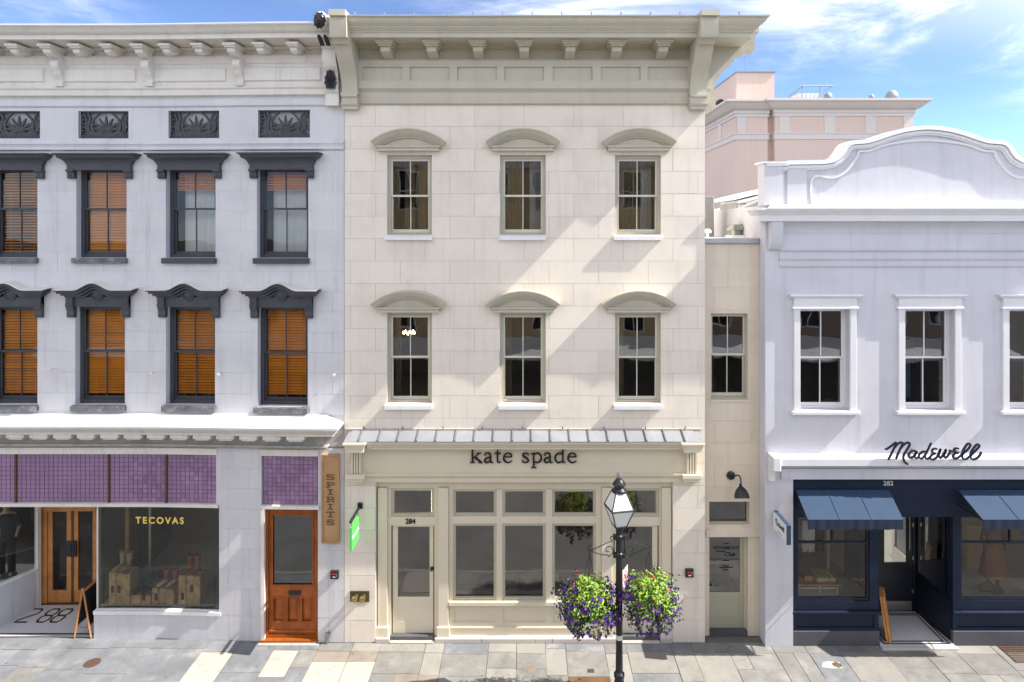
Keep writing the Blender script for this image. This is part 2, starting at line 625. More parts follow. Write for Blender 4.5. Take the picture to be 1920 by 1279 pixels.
mat('mannequin_skin', (.42, .27, .19), .6, .05)
mat('yellow_fruit', (.52, .50, .10), .6, .2, 20)
mat('slate_blue', (0.185, 0.192, 0.205), .7, .13, 1.6, .0015, 12, rnd=.07, grain=.06, stain=(.40, .38, .36), stain_amt=.55, stain_scale=1.7, specks=.35)
mat('slate_grey', (0.21, 0.203, 0.19), .7, .12, 1.6, .0015, 12, rnd=.07, grain=.06, stain=(.42, .39, .35), stain_amt=.5, stain_scale=1.9, specks=.35)
mat('slate_pale', (0.28, 0.265, 0.24), .75, .1, 1.6, .0012, 14, rnd=.1, grain=.05, stain=(.25, .235, .22), stain_amt=.4, stain_scale=2.1, specks=.35)
mat('slate_tan', (0.25, 0.215, 0.175), .75, .12, 1.6, .0012, 14, rnd=.1, grain=.05, stain=(.22, .18, .15), stain_amt=.4, stain_scale=2.3, specks=.35)
mat('slate_rust', (0.15, 0.075, 0.035), .75, .2, 3, .0012, 14, grain=.06)
mat('pale_concrete', (0.43, 0.39, 0.345), .85, .05, 2, grain=.05, stain=(.45, .33, .26), stain_amt=.45, stain_scale=1.6, specks=.35)
mat('mortar', (0.15, 0.14, 0.13), .95, .2, 3, grain=.1)
mat('asphalt', (0.155, 0.152, 0.148), .85, .15, .8, .003, 60, grain=.15, stain=(.13, .125, .12), stain_amt=.6, stain_scale=.5)
mat('ground_soil', (.14, .13, .11), .95, .2, .2)
mat('cast_iron', (.16, .10, .075), .55, .25, 20, metal=.4)
mat('grate_iron', (.07, .045, .035), .6, .2, 20, metal=.3)
mat('black_iron', (.013, .014, .017), .38, .12, 6, spec=.5)
mat('lantern_white', (.80, .79, .78), .4, .02)
mat('leaf_lime_sunlit', (0.27, 0.41, 0.05), .6, .3, 9)  # lime leaf with a sunlit tone put into the colour
mat('leaf_green', (0.09, 0.18, 0.03), .6, .3, 9)
mat('petal_purple', (0.075, 0.016, 0.23), .6, .2, 12)
mat('petal_violet', (0.24, 0.05, 0.36), .6, .2, 12)
mat('petal_red', (.62, .02, .035), .6, .15, 12)
mat('coir', (.10, .06, .03), .95, .3, 20)
mat('ochre_wall', (0.62, 0.45, 0.25), .9, .08, .5, streak=.2)
mat('cream_wall', (.62, .55, .45), .9, .06, .5, streak=.15)
mat('brick_wall', (0.34, 0.25, 0.2), .9, .12, .6, streak=.15)
mat('dark_glass', (.02, .025, .03), .08, .1)
mat('slate_roof', (.09, .09, .10), .8, .15, 1)
glass_mat('glass', (.93, .95, .93), 1.45)
glass_mat('shop_glass', (.92, .95, .92), 2.4)
glass_mat('display_glass', (.95, .97, .95), 1.62)
glass_mat('window_glass', (.85, .88, .85), 1.95)
glass_mat('grey_glass', (.30, .32, .32), 2.3)
glow_mat('warm_lamp', (1.0, .72, .36), 9)

# ------------------------------------------------------------------ ground, road, pavement
g = MB().box(-400, 400, -400, 400, -.5, -.17)
tag(part('ground', g, 'ground_soil', None, at=(0, 0, 0)), kind='structure')
KERB_Y = -2.75
r = MB().box(-90, 90, -12.6, KERB_Y - .16, -.3, -.13)
road = tag(part('road', r, 'asphalt', None, at=(0, 0, 0)), kind='structure')
pv = MB().box(-20, 20, KERB_Y, .3, -.3, -.012)
pavement = tag(part('pavement', pv, 'mortar', None, at=(0, 0, 0)), kind='structure')
of = MB().box(-40, 40, -18.4, -12.76, -.3, -.004)
tag(part('opposite_pavement', of, 'slate_grey', None, at=(0, 0, 0)), kind='structure')
kb = MB().cbox(0, 1.19, 0, .155, -.25, .0, .012)
kerb_me = kb.mesh('kerb_stone', 'slate_pale')
for i in range(24):
    put('kerb_stone', kerb_me, pavement, (-14.4 + 1.2 * i, KERB_Y - .157, 0))
ok = tag(part('opposite_kerb', MB().box(-40, 40, -12.76, -12.6, -.25, -.002), 'slate_pale', None, at=(0, 0, 0)), kind='structure')

rs = random.Random(21)
SLABS = {}


def slab(x0, x1, y0, y1, m, dz=0.0):
    g_ = .005
    mb = MB()
    c = .006
    w, d = (x1 - x0) - 2 * g_, (y1 - y0) - 2 * g_
    j = [rs.uniform(-.006, .006) for _ in range(8)]
    p = [(-w / 2 + j[0], -d / 2 + j[1]), (w / 2 + j[2], -d / 2 + j[3]), (w / 2 + j[4], d / 2 + j[5]), (-w / 2 + j[6], d / 2 + j[7])]
    top = [(a * (1 - 2 * c / w), b * (1 - 2 * c / d)) for a, b in p]
    v = [(a, b, -.05) for a, b in p] + [(a, b, -.004) for a, b in p] + [(a, b, 0) for a, b in top]
    f = [(3, 2, 1, 0), (8, 9, 10, 11)]
    for k in range(4):
        q = (k + 1) % 4
        f += [(k, q, q + 4, k + 4), (k + 4, q + 4, q + 8, k + 8)]
    mb.add(v, f)
    put('paving_slab', mb.mesh('paving_slab', m), pavement, ((x0 + x1) / 2, (y0 + y1) / 2, dz + rs.uniform(-.003, .002)))


def pick(x):
    if x < -3:
        return rs.choices(['slate_blue', 'slate_grey'], [7, 1])[0]
    if x < 4:
        return rs.choices(['slate_blue', 'slate_grey', 'slate_pale', 'slate_tan', 'slate_rust'], [2.2, 5, 6, .6, .3])[0]
    return rs.choices(['slate_grey', 'slate_pale', 'slate_tan', 'slate_blue'], [8, 3, .4, .3])[0]


edges = [-13.6]
while edges[-1] < -7.4:
    edges.append(edges[-1] + rs.uniform(.55, 1.0))
edges[-1] = -6.83
edges += [-6.12, -5.27, -4.71, -4.30, -3.55, -2.93]
while edges[-1] < 13.2:
    edges.append(edges[-1] + rs.choice([.45, .6, .75, .85, 1.0] if edges[-1] < 4 else [.7, .85, .95]) * rs.uniform(.92, 1.08))
special = {-6.83: [(-.33, .17, 'slate_blue'), (-1.36, -.33, 'pale_concrete'), (-2.75, -1.36, 'slate_blue')],
           -5.27: [(-.27, .1, 'slate_blue'), (-1.17, -.27, 'pale_concrete'), (-2.75, -1.17, 'slate_blue')],
           -4.30: [(-.30, 0, 'slate_grey'), (-.66, -.30, 'slate_tan'), (-1.45, -.66, 'pale_concrete'), (-2.75, -1.45, 'slate_grey')],
           -3.55: [(-.30, 0, 'slate_pale'), (-.66, -.30, 'slate_tan'), (-1.45, -.66, 'pale_concrete'), (-2.75, -1.45, 'slate_grey')]}
for a, b in zip(edges[:-1], edges[1:]):
    if a in special:
        for y0, y1, m in special[a]:
            slab(a, b, y0, y1, m)
        continue
    y = .17 if b < -4.8 else 0.0
    first = True
    while y > KERB_Y + .02:
        L_ = rs.uniform(.22, .45) if first else rs.uniform(.5, 1.1)
        first = False
        y2 = y - L_
        if y2 < KERB_Y + .3: y2 = KERB_Y
        if b - a > .7 and rs.random() < .25:
            mxx = a + (b - a) * rs.uniform(.35, .65)
            slab(a, mxx, y2, y, pick(a)); slab(mxx, b, y2, y, pick(a))
        else:
            slab(a, b, y2, y, pick(a))
        y = y2


# ------------------------------------------------------------------ shared builders
CACHE = {}


def cached(key, fn):
    if key not in CACHE:
        CACHE[key] = fn()
    return CACHE[key]


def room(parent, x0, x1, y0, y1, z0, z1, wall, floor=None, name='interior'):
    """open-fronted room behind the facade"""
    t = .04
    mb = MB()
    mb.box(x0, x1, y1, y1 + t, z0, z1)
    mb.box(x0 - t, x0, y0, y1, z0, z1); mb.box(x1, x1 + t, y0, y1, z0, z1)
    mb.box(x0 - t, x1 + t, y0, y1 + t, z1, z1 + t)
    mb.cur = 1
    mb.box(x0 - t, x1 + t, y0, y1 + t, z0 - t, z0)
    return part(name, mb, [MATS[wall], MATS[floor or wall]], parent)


def sash_window(parent, cx, y, z, w, h, fm, gm='glass', rot=0., sb=.13, jf=.07, head=.075, meet=.5, base=.07, st=.04, mun=.02, name='window', label=None, sm=None):
    """double-hung two-over-two window; origin at the middle of the opening's foot on the wall plane"""
    key = ('sash', round(w, 3), round(h, 3), fm, sb, jf, head, meet)
    e = .002

    def frame_me():
        mb = MB().frame(-w / 2 + e, w / 2 - e, e, h - e, jf, sb, sb + .15, bottom=base, top=head)
        mb.box(-w / 2 + jf, w / 2 - jf, sb - .012, sb + .02, base * .55, base * .9)
        return mb.mesh('window', fm)
    win = put(name, cached(key + ('f',), frame_me), parent, (cx, y, z), rot)
    if label: win['label'] = label
    iw = w / 2 - jf - e
    zm = base + (h - head - base) * meet
    mr = .045

    def sash_me(z0, z1, yy, bot, top):
        mb = MB().frame(-iw, iw, z0, z1, st, yy, yy + .04, bottom=bot, top=top)
        mb.box(-mun / 2, mun / 2, yy + .006, yy + .034, z0 + bot, z1 - top)
        return mb.mesh('sash', sm or fm)
    up = (zm - .005, h - head - e, sb + .02)
    lo = (base + e, zm + mr - .005, sb + .066)
    put('sash', cached(key + ('u',), lambda: sash_me(up[0], up[1], up[2], mr, st)), win, (0, 0, 0), 0, True)
    put('sash', cached(key + ('l',), lambda: sash_me(lo[0], lo[1], lo[2], .065, mr)), win, (0, 0, 0), 0, True)

    def pane_me(a, b, c, d, yy):
        return MB().add([(a, yy, c), (b, yy, c), (b, yy, d), (a, yy, d)], [(0, 1, 2, 3)]).mesh('pane', gm, fix=False)
    for q, (zz0, zz1, yy, bt, tp) in enumerate(((up[0], up[1], up[2], mr, st), (lo[0], lo[1], lo[2], .065, mr))):
        for sgn in (0, 1):
            a, b = (-iw + st, -mun / 2) if sgn == 0 else (mun / 2, iw - st)
            put('pane', cached(key + (gm, q, sgn), lambda: pane_me(a - .004, b + .004, zz0 + bt - .004, zz1 - tp + .004, yy + .02)), win, (0, 0, 0), 0, True)
    return win


def blind_me(w, h, tilt, pitch=.064, m='orange_blind'):
    mb = MB()
    n = int(h / pitch)
    rb_ = random.Random(int(w * 1e4 + tilt * 1e5))
    for i in range(n):
        tt = tilt + rb_.gauss(0, .05) + .22 * max(0, i / n - .45)* -1
        c, s_ = math.cos(tt), math.sin(tt)
        z = -(i + .5) * pitch
        t = .0025
        hw = .034
        a = (-c * hw, -s_ * hw); b = (c * hw, s_ * hw)
        mb.add([(-w / 2, a[0], z + a[1]), (w / 2, a[0], z + a[1]), (w / 2, b[0], z + b[1]), (-w / 2, b[0], z + b[1]),
                (-w / 2, a[0], z + a[1] + t), (w / 2, a[0], z + a[1] + t), (w / 2, b[0], z + b[1] + t), (-w / 2, b[0], z + b[1] + t)],
               [(3, 2, 1, 0), (4, 5, 6, 7), (0, 1, 5, 4), (1, 2, 6, 5), (2, 3, 7, 6), (3, 0, 4, 7)])
    mb.box(-w / 2, w / 2, -.03, .03, -h - .02, -h)
    mb.box(-w / 2, w / 2, -.03, .03, 0, .045)
    for x in (-w * .3, w * .3):
        mb.box(x - .004, x + .004, -.031, -.0295, -h, 0)
    return mb.mesh('blind', m)


def curtain_me(w, h, folds, m, amp=.04, seed=1):
    r_ = random.Random(seed)
    mb = MB()
    n = folds * 8
    pts = []
    for i in range(n + 1):
        t = i / n
        pts.append((-w / 2 + w * t, amp * math.sin(t * folds * 2 * math.pi + .6 * math.sin(5 * t)) * (.7 + .3 * math.sin(9 * t + seed))))
    v, f = [], []
    for x, y in pts:
        v += [(x, y, 0), (x * .985, y * .55, h), (x, y + .008, 0), (x * .985, y * .55 + .008, h)]
    for i in range(n):
        a = i * 4; b = a + 4
        f += [(a, b, b + 1, a + 1), (b + 2, a + 2, a + 3, b + 3), (a, a + 2, b + 2, b), (a + 1, b + 1, b + 3, a + 3)]
    f += [(0, 1, 3, 2), (n * 4, n * 4 + 2, n * 4 + 3, n * 4 + 1)]
    mb.add(v, f)
    return mb.mesh('curtain', m, smooth=True)


def block_courses(parent, x0, x1, zs, joints, holes, y, m, warp=None, gap=.006, depth=.02, rr=None, jit=.0012, name='stone_block'):
    """ashlar: one object per block, blocks cut around the openings; zs from the top down; joints(k) lists the vertical joints"""
    rr = rr or random.Random(3)
    for k in range(len(zs) - 1):
        zt, zb = zs[k], zs[k + 1]
        js = [x0] + [j for j in joints(k) if x0 + .12 < j < x1 - .12] + [x1]
        spans = list(zip(js[:-1], js[1:]))
        for h in holes:
            if h[2] <= zb + .03 and h[3] >= zt - .03:
                spans = [q for a, b in spans for q in ((a, min(b, h[0])), (max(a, h[1]), b)) if q[1] - q[0] > .01]
        spans = sorted(set(spans))
        for a, b in spans:
            mb = MB()
            hs = [h for h in holes if h[0] < b and h[1] > a and h[2] < zt and h[3] > zb]
            g2 = gap / 2
            mb.wall(a + g2, b - g2, zb + g2, zt - g2, 0, depth, [(h[0] - g2, h[1] + g2, h[2] - g2, h[3] + g2) for h in hs])
            if not mb.f: continue
            xs = [v[0] for v in mb.v]; zz = [v[2] for v in mb.v]
            if max(xs) - min(xs) < .03 or max(zz) - min(zz) < .03: continue
            cx, cz = (max(xs) + min(xs)) / 2, (max(zz) + min(zz)) / 2
            tx, tz, o = rr.uniform(-jit, jit), rr.uniform(-jit, jit), rr.uniform(-jit, jit) * .5
            mb.v = [(v[0] - cx, v[1] + (tx * (v[0] - cx) + tz * (v[2] - cz)) * 1.5 + o, v[2] - cz) for v in mb.v]
            yy = y
            if warp:
                mb.v = [(v[0], v[1] + warp(v[0] + cx) - warp(cx), v[2]) for v in mb.v]
                yy = y + warp(cx)
            part(name, mb, m, parent, at=(cx, yy, cz))


def pane_quad(x0, x1, z0, z1, y):
    mb = MB().add([(x0, y, z0), (x1, y, z0), (x1, y, z1), (x0, y, z1)], [(0, 1, 2, 3)])
    mb.fix = False
    return mb


def pane_strip(x0, x1, z0, z1, y, n=8):
    mb = MB()
    mb.fix = False
    v = []
    for i in range(n + 1):
        x = x0 + (x1 - x0) * i / n
        v += [(x, y, z0), (x, y, z1)]
    return mb.add(v, [(2 * i, 2 * i + 2, 2 * i + 3, 2 * i + 1) for i in range(n)])
# ================================================================== grey corner shop building (left)
def fbx(x):
    px = (x - CX) / S + PX0
    t = min(1, max(0, (620 - px) / 380))
    return .16 * t * t * (3 - 2 * t)


X0 = X


def X(px, y=0.0):
    x = X0(px, y)
    if y <= 0:
        for _ in range(4):
            x = X0(px, y + fbx(x))
    return x


def slope(x):
    return math.atan((fbx(x + .2) - fbx(x - .2)) / .4)


def bend(mb, ref=None):
    """follow the slight bend of this front"""
    return mb.warp(lambda a, b, c: (a, b + fbx(a), c))


XL, XR = X(-150), X(645)
GB = thing('shop_building', 'pale grey stucco shop building with charcoal window hoods, orange blinds and purple tile transom', 'building', (X(330), .2, 0))


def bpath(x0, x1, step=.45):
    n = max(2, int((x1 - x0) / step))
    return [(x0 + (x1 - x0) * i / n, fbx(x0 + (x1 - x0) * i / n)) for i in range(n + 1)]


up_op = [(-20, 70), (143, 237), (311, 404), (482, 578)]
lo_op = [(-20, 70), (141, 234), (311, 403), (483, 577)]
gr_op = [(-15, 75), (147, 241), (316, 411), (484, 581)]
pitch_px = 168
up_op = [(-188, -98)] + up_op
lo_op = [(-188, -98)] + lo_op
holes = [(X(a), X(b), Z(484), Z(312)) for a, b in up_op] + [(X(a), X(b), Z(763), Z(574)) for a, b in lo_op] + \
        [(X(a), X(b), Z(258), Z(206)) for a, b in gr_op]
# wall above the shop, with openings
zt, zb = Z(84), Z(838)
mb = bend(MB().wall(XL, XR, zb, zt, .008, .34, [h for h in holes if h[0] > XL], cut=.4).front(.008))
part('wall', mb, ['grey_stucco', 'grey_stucco_joint'], GB)
zs = [Z(v) for v in (282, 320, 358, 396, 434, 472, 509, 547, 585, 623, 661, 700, 740, 778)]
rr = random.Random(11)


def gj(k):
    off = 0 if k % 2 else 43
    return [X(-150 + off + 86 * i) for i in range(12)]


block_courses(GB, XL, XR, zs, gj, holes, 0, 'grey_stucco', fbx, gap=.004, rr=rr, jit=.0025)
# smooth bands between the mouldings
part('attic_wall', bend(MB().wall(XL, XR, Z(266), Z(180), 0, .03, [h for h in holes if h[3] > Z(266)], cut=.4)), 'grey_stucco', GB)
MO = lambda name, prof, x0=XL, x1=XR, m='grey_stucco': part(name, MB().sweep(prof, bpath(x0, x1)), m, GB, smooth=True)
MO('string_course', [(0, Z(199)), (.0, Z(184)), (.035, Z(186)), (.045, Z(192)), (.045, Z(197)), (.02, Z(199))])
MO('string_course', [(-.02, Z(281.6)), (-.02, Z(264)), (.05, Z(265)), (.06, Z(269)), (.035, Z(272)), (.035, Z(276)), (.05, Z(277.5)), (.05, Z(280)), (.02, Z(281.6))])

# ---- top cornice
zf = lambda py, o: Z(py - 5, -o)
part('cornice', MB().sweep([(-.3, zf(47, .95)), (.95, zf(47, .95)), (.95, zf(49.5, .95)), (.90, zf(52, .92)), (.86, zf(58, .86)), (.80, zf(64, .8)), (.76, zf(65.5, .76)),
                            (.74, zf(66, .74)), (.74, zf(75, .74)), (.66, zf(75.3, .7)), (.0, Z(89)), (-.3, Z(89))], bpath(XL, X(640))), 'white_trim', GB, smooth=True)
part('roof_edge', MB().sweep([(.3, zf(46.9, .95)), (.3, zf(45, .95)), (.965, zf(45.2, .96)), (.965, zf(47.8, .96)), (.952, zf(47.6, .95)), (.952, zf(46.9, .95))], bpath(XL, X(640))), 'white_roofing', GB)
part('cornice_bed', MB().sweep([(-.1, Z(89.2)), (.10, Z(89.2)), (.10, Z(91)), (.06, Z(93)), (.02, Z(95)), (-.1, Z(95))], bpath(XL, X(640))), 'white_trim', GB, smooth=True)
part('frieze', MB().sweep([(.0, Z(95)), (.03, Z(95)), (.03, Z(180)), (0, Z(180))], bpath(XL, X(640))), 'white_trim', GB)
part('frieze_moulding', MB().sweep([(.0, Z(104)), (.12, Z(104.5)), (.13, Z(108)), (.09, Z(111)), (.08, Z(115)), (.05, Z(119)), (0, Z(119.5))], bpath(XL, X(638))), 'white_trim', GB, smooth=True)
part('frieze_moulding', MB().sweep([(.0, Z(160)), (.06, Z(161)), (.10, Z(165)), (.06, Z(168)), (.09, Z(171)), (.09, Z(178)), (.05, Z(179.5)), (0, Z(180))], bpath(XL, X(638))), 'white_trim', GB, smooth=True)


def bracket_me(w, prof, cap):
    """scroll bracket: side outline (out, z) pushed across w, under a wider cap"""
    mb = MB().prism([(-o, z) for o, z in prof], -w / 2, w / 2, 'yz')
    for cw, o, z0, z1 in cap:
        mb.box(-cw / 2, cw / 2, -o, 0, z0, z1)
    return mb.mesh('bracket', 'white_trim', smooth=True)


def scroll(o0, o1, z0, z1, n=7):
    """s-curve from (o0, z0) on top to (o1, z1) below"""
    return [(o0 + (o1 - o0) * (.5 - .5 * math.cos(math.pi * i / n)), z0 + (z1 - z0) * i / n) for i in range(n + 1)]


ztop = 13.33
small = bracket_me(.15, [(0, ztop - .05), (.50, ztop - .05)] + [(.52, ztop - .09), (.50, ztop - .14), (.44, ztop - .16)] + scroll(.40, .14, ztop - .18, Z(104)) + [(0, Z(104))],
                   [(.26, .62, ztop - .02, ztop + .03), (.22, .57, ztop - .055, ztop - .02)])
for px in (-34, 24, 141, 200, 311, 372, 487, 549):
    xw = X(px, -.5) + .03
    put('bracket', small, GB, (xw, fbx(xw), 0), slope(xw))
big_prof = [(0, ztop - .05), (.50, ztop - .05), (.52, ztop - .09), (.50, ztop - .14), (.44, ztop - .16)] + scroll(.40, .20, ztop - .18, Z(112)) + \
           [(.27, Z(116)), (.30, Z(121)), (.29, Z(127)), (.23, Z(132))] + scroll(.20, .10, Z(135), Z(152)) + [(.13, Z(155)), (.12, Z(161)), (0, Z(161))]
console = bracket_me(.17, big_prof, [(.28, .62, ztop - .02, ztop + .03), (.24, .57, ztop - .055, ztop - .02)])
for px in (-90, 83, 256, 430):
    xw = X(px, -.5) + .06
    c = put('console', console, GB, (xw, fbx(xw), 0), slope(xw))
# raised frieze panels
for a, b in ((-70, 86), (112, 258), (284, 427), (453, 604)):
    x0, x1 = X(a), X(b)
    w = x1 - x0
    xc = (x0 + x1) / 2
    h0, h1 = Z(153), Z(126)
    mb = MB().add([(-w / 2, -.03, h0), (w / 2, -.03, h0), (w / 2, -.03, h1), (-w / 2, -.03, h1),
                   (-w / 2 + .03, -.075, h0 + .03), (w / 2 - .03, -.075, h0 + .03), (w / 2 - .03, -.075, h1 - .03), (-w / 2 + .03, -.075, h1 - .03)],
                  [(4, 5, 6, 7), (0, 1, 5, 4), (1, 2, 6, 5), (2, 3, 7, 6), (3, 0, 4, 7)])
    mb.box(-w / 2, w / 2, -.031, 0, h0, h1)
    part('frieze_panel', mb.mesh('frieze_panel', 'white_trim'), None, GB, at=(xc, fbx(xc), 0), rot=slope(xc))

# ---- party console with black ornament at the right end of the cornice
pc_w = .30
pcx = X(614, -.5)
pp = [(0, Z(200)), (.16, Z(200)), (.16, Z(178)), (.20, Z(176)), (.24, Z(160)), (.22, Z(140)), (.30, Z(132)), (.40, Z(122)), (.42, Z(110)), (.38, Z(100)), (.50, Z(96)), (.55, Z(84)), (.80, Z(70)), (.98, Z(62)),
      (1.0, Z(57)), (.92, Z(52)), (0, Z(52))]
PC = part('party_console', MB().prism([(-o, z) for o, z in pp], pcx - pc_w / 2, pcx + pc_w / 2, 'yz'), 'white_trim', GB, smooth=True)
orn = MB()
zc_ = zf(43, 1.0)
orn.ball((pcx, -.98, zc_), .155, .13, .19, 12, 8)
o_ = part('ornament', orn, 'white_trim', PC, smooth=True, label='round white boss behind the lion mask')
mk = MB().ball((pcx - .005, -1.07, zc_ - .02), .125, .085, .165, 12, 8)
mk.ball((pcx - .005, -1.15, zc_ - .03), .035, .03, .05, 8, 5)
mk.ball((pcx - .005, -1.135, zc_ - .085), .06, .03, .03, 8, 5)
for s_ in (-1, 1):
    mk.ball((pcx + s_ * .055, -1.13, zc_ + .025), .03, .025, .022, 8, 5)
    for q in range(5):
        t = math.radians(25 + 34 * q)
        mk.ball((pcx + s_ * .105 * math.sin(t), -1.07, zc_ - .02 + .15 * math.cos(t)), .032, .03, .04, 6, 4)
part('ornament', mk, 'black_paint', PC, smooth=True, label='black lion mask on the console head')
for s_ in (-1, 1):
    cx_ = pcx + s_ * .065
    lz0, lz1 = zf(91, .62), zf(74, .75)
    mb = MB()
    pts = [(cx_ - .045, lz0), (cx_ + .045, lz0), (cx_ + .045, lz1 - .05)] + [(cx_ + .045 * math.cos(t), lz1 - .05 + .05 * math.sin(t)) for t in [math.pi * q / 6 for q in range(1, 6)]] + [(cx_ - .045, lz1 - .05)]
    mb.prism(pts, -.05, 0, 'xz')
    mb.warp(lambda a, b, c: (a, b - .60 - (c - lz0) / (lz1 - lz0) * .28, c))
    part('ornament', mb, 'black_paint', PC, label='black upright tongue on the console')
lf = MB()
lz0, lz1 = Z(166, -.26), Z(131, -.26)
pts = []
for i in range(15):
    t = i / 14
    wv = .125 * math.sin(math.pi * min(1, .18 + .82 * t)) ** .6 * (1 + .10 * math.cos(t * 22))
    pts.append((wv, lz0 + (lz1 - lz0) * t))
poly = [(pcx + a, z) for a, z in pts] + [(pcx - a, z) for a, z in reversed(pts)]
lf.prism(poly, -.30, -.2, 'xz')
for q in (-2, -1, 0, 1, 2):
    lf.tube([(pcx + q * .018, -.305, lz0 + .02), (pcx + q * .036, -.33, (lz0 + lz1) / 2), (pcx + q * .032, -.30, lz1 - .03)], .014, 5)
part('ornament', lf, 'black_paint', PC, label='black acanthus leaf on the console foot')


# ---- pierced grilles in the attic
def grille_mesh(w, h):
    mb = MB()
    y0, y1 = -.02, .02
    mb.box(-w / 2, w / 2, y0 - .01, y1, 0, .085)
    for i in range(11):
        mb.box(-w / 2 + w * (i + .15) / 11, -w / 2 + w * (i + .85) / 11, y0 - .022, y0 - .01, .012, .035)
        mb.box(-w / 2 + w * (i + .4) / 11, -w / 2 + w * (i + 1.0) / 11 - .01, y0 - .022, y0 - .01, .047, .07)
    mb.box(-w / 2, w / 2, y0, y1, h - .03, h)
    mb.box(-w / 2, -w / 2 + .02, y0, y1, .085, h - .03); mb.box(w / 2 - .02, w / 2, y0, y1, .085, h - .03)

    def rib(p, wds):
        q = spline(p, 6)
        n = len(q)
        pts_ = []
        for i, (a, b) in enumerate(q):
            t = i / (n - 1)
            k = t * (len(wds) - 1)
            j = min(int(k), len(wds) - 2)
            pts_.append((a, b, (wds[j] + (wds[j + 1] - wds[j]) * (k - j)) * .66))
        mb.ribbon(pts_, y0 + random.uniform(-.006, .006), y1)
    H = h - .03
    # palmette
    for q in range(-3, 4):
        t = math.radians(q * 24)
        L_ = (H - .10) * (1 - .07 * abs(q))
        rib([(q * .012, .20), (math.sin(t) * L_ * .5, .17 + math.cos(t) * L_ * .45), (math.sin(t) * L_ * .86, .14 + math.cos(t) * L_ * .78)], [.03, .085, .03])
    for r_ in (.0, .05, .10):
        rib([(-.19 + r_ * .5, .12 + r_), (-.09, .10 + r_), (0, .15 + r_), (.09, .10 + r_), (.19 - r_ * .5, .12 + r_)], [.03, .05, .035, .05, .03])
    mb.prism([(-.10, .08), (.10, .08), (.11, .16), (.05, .22), (-.05, .22), (-.11, .16)], y0 + .008, y1)
    for s_ in (-1, 1):
        f = lambda P: [(s_ * a, b) for a, b in P]
        rib(f([(.06, .10), (.27, .14), (.33, .30), (.30, .42), (.24, .50), (.14, H)]), [.07, .10, .09, .07, .06, .05])
        rib(f([(.20, .09), (.38, .17), (.40, .34), (.36, .46), (.42, H)]), [.05, .08, .09, .07, .09])
        rib(f([(.33, .30), (.24, .33), (.20, .29)]), [.07, .05, .02])
        rib(f([(.30, .09), (.46, .12), (.52, .09)]), [.05, .05, .03])
        rib(f([(.43, .15), (.46, .30), (.44, .42), (.50, H)]), [.04, .07, .06, .08])
        for k in range(5):
            zz = .14 + .085 * k
            mb.prism([(s_ * (w / 2 - .02), zz), (s_ * (w / 2 - .09 - .015 * (k % 2)), zz + .045), (s_ * (w / 2 - .02), zz + .09)][::s_], y0, y1)
    return mb.mesh('grille', 'charcoal_paint')


for a, b in gr_op:
    x0, x1 = X(a), X(b)
    if x0 < XL: continue
    xc = (x0 + x1) / 2
    w = x1 - x0 - .004
    bk = MB().box(-w / 2 - .05, w / 2 + .05, .19, .22, -.05, Z(206) - Z(258) + .05)
    part('niche_back', bk.mesh('niche_back', 'grey_stucco'), None, GB, at=(xc, fbx(xc), Z(258)), rot=slope(xc))
    put('grille', cached(('gr', round(w, 2)), lambda: grille_mesh(w, Z(206) - Z(258) - .002)), GB, (xc, fbx(xc) + .105, Z(258) + .001), slope(xc))


# ---- windows
def flat_hood():
    zt_ = Z(285, -.3) - Z(312)
    mb = MB()
    mb.sweep([(0, zt_), (.30, zt_), (.30, zt_ - .03), (.26, zt_ - .045), (.24, zt_ - .10), (.16, zt_ - .15), (.15, zt_ - .17), (.13, zt_ - .19), (.12, zt_ - .24), (0, zt_ - .24)],
             [(-.62, .02), (-.62, -.0), (.62, 0), (.62, .02)])
    zb_ = zt_ - .24
    mb.box(-.715, .715, -.11, .02, zb_ - .13, zb_)
    for s_ in (-1, 1):
        mb.prism([(.02, -.27), (-.07, -.27), (-.09, -.22), (-.085, -.14), (-.13, -.06), (-.135, zb_ - .132), (.02, zb_ - .132)], s_ * .645 - .08, s_ * .645 + .08, 'yz')
        mb.box(s_ * .645 - .085, s_ * .645 + .085, -.145, .0, zb_ - .165, zb_ - .131)
        mb.ball((s_ * .645, -.09, -.2), .02, .02, .02, 6, 4)
    return mb.mesh('window_hood', 'charcoal_paint')


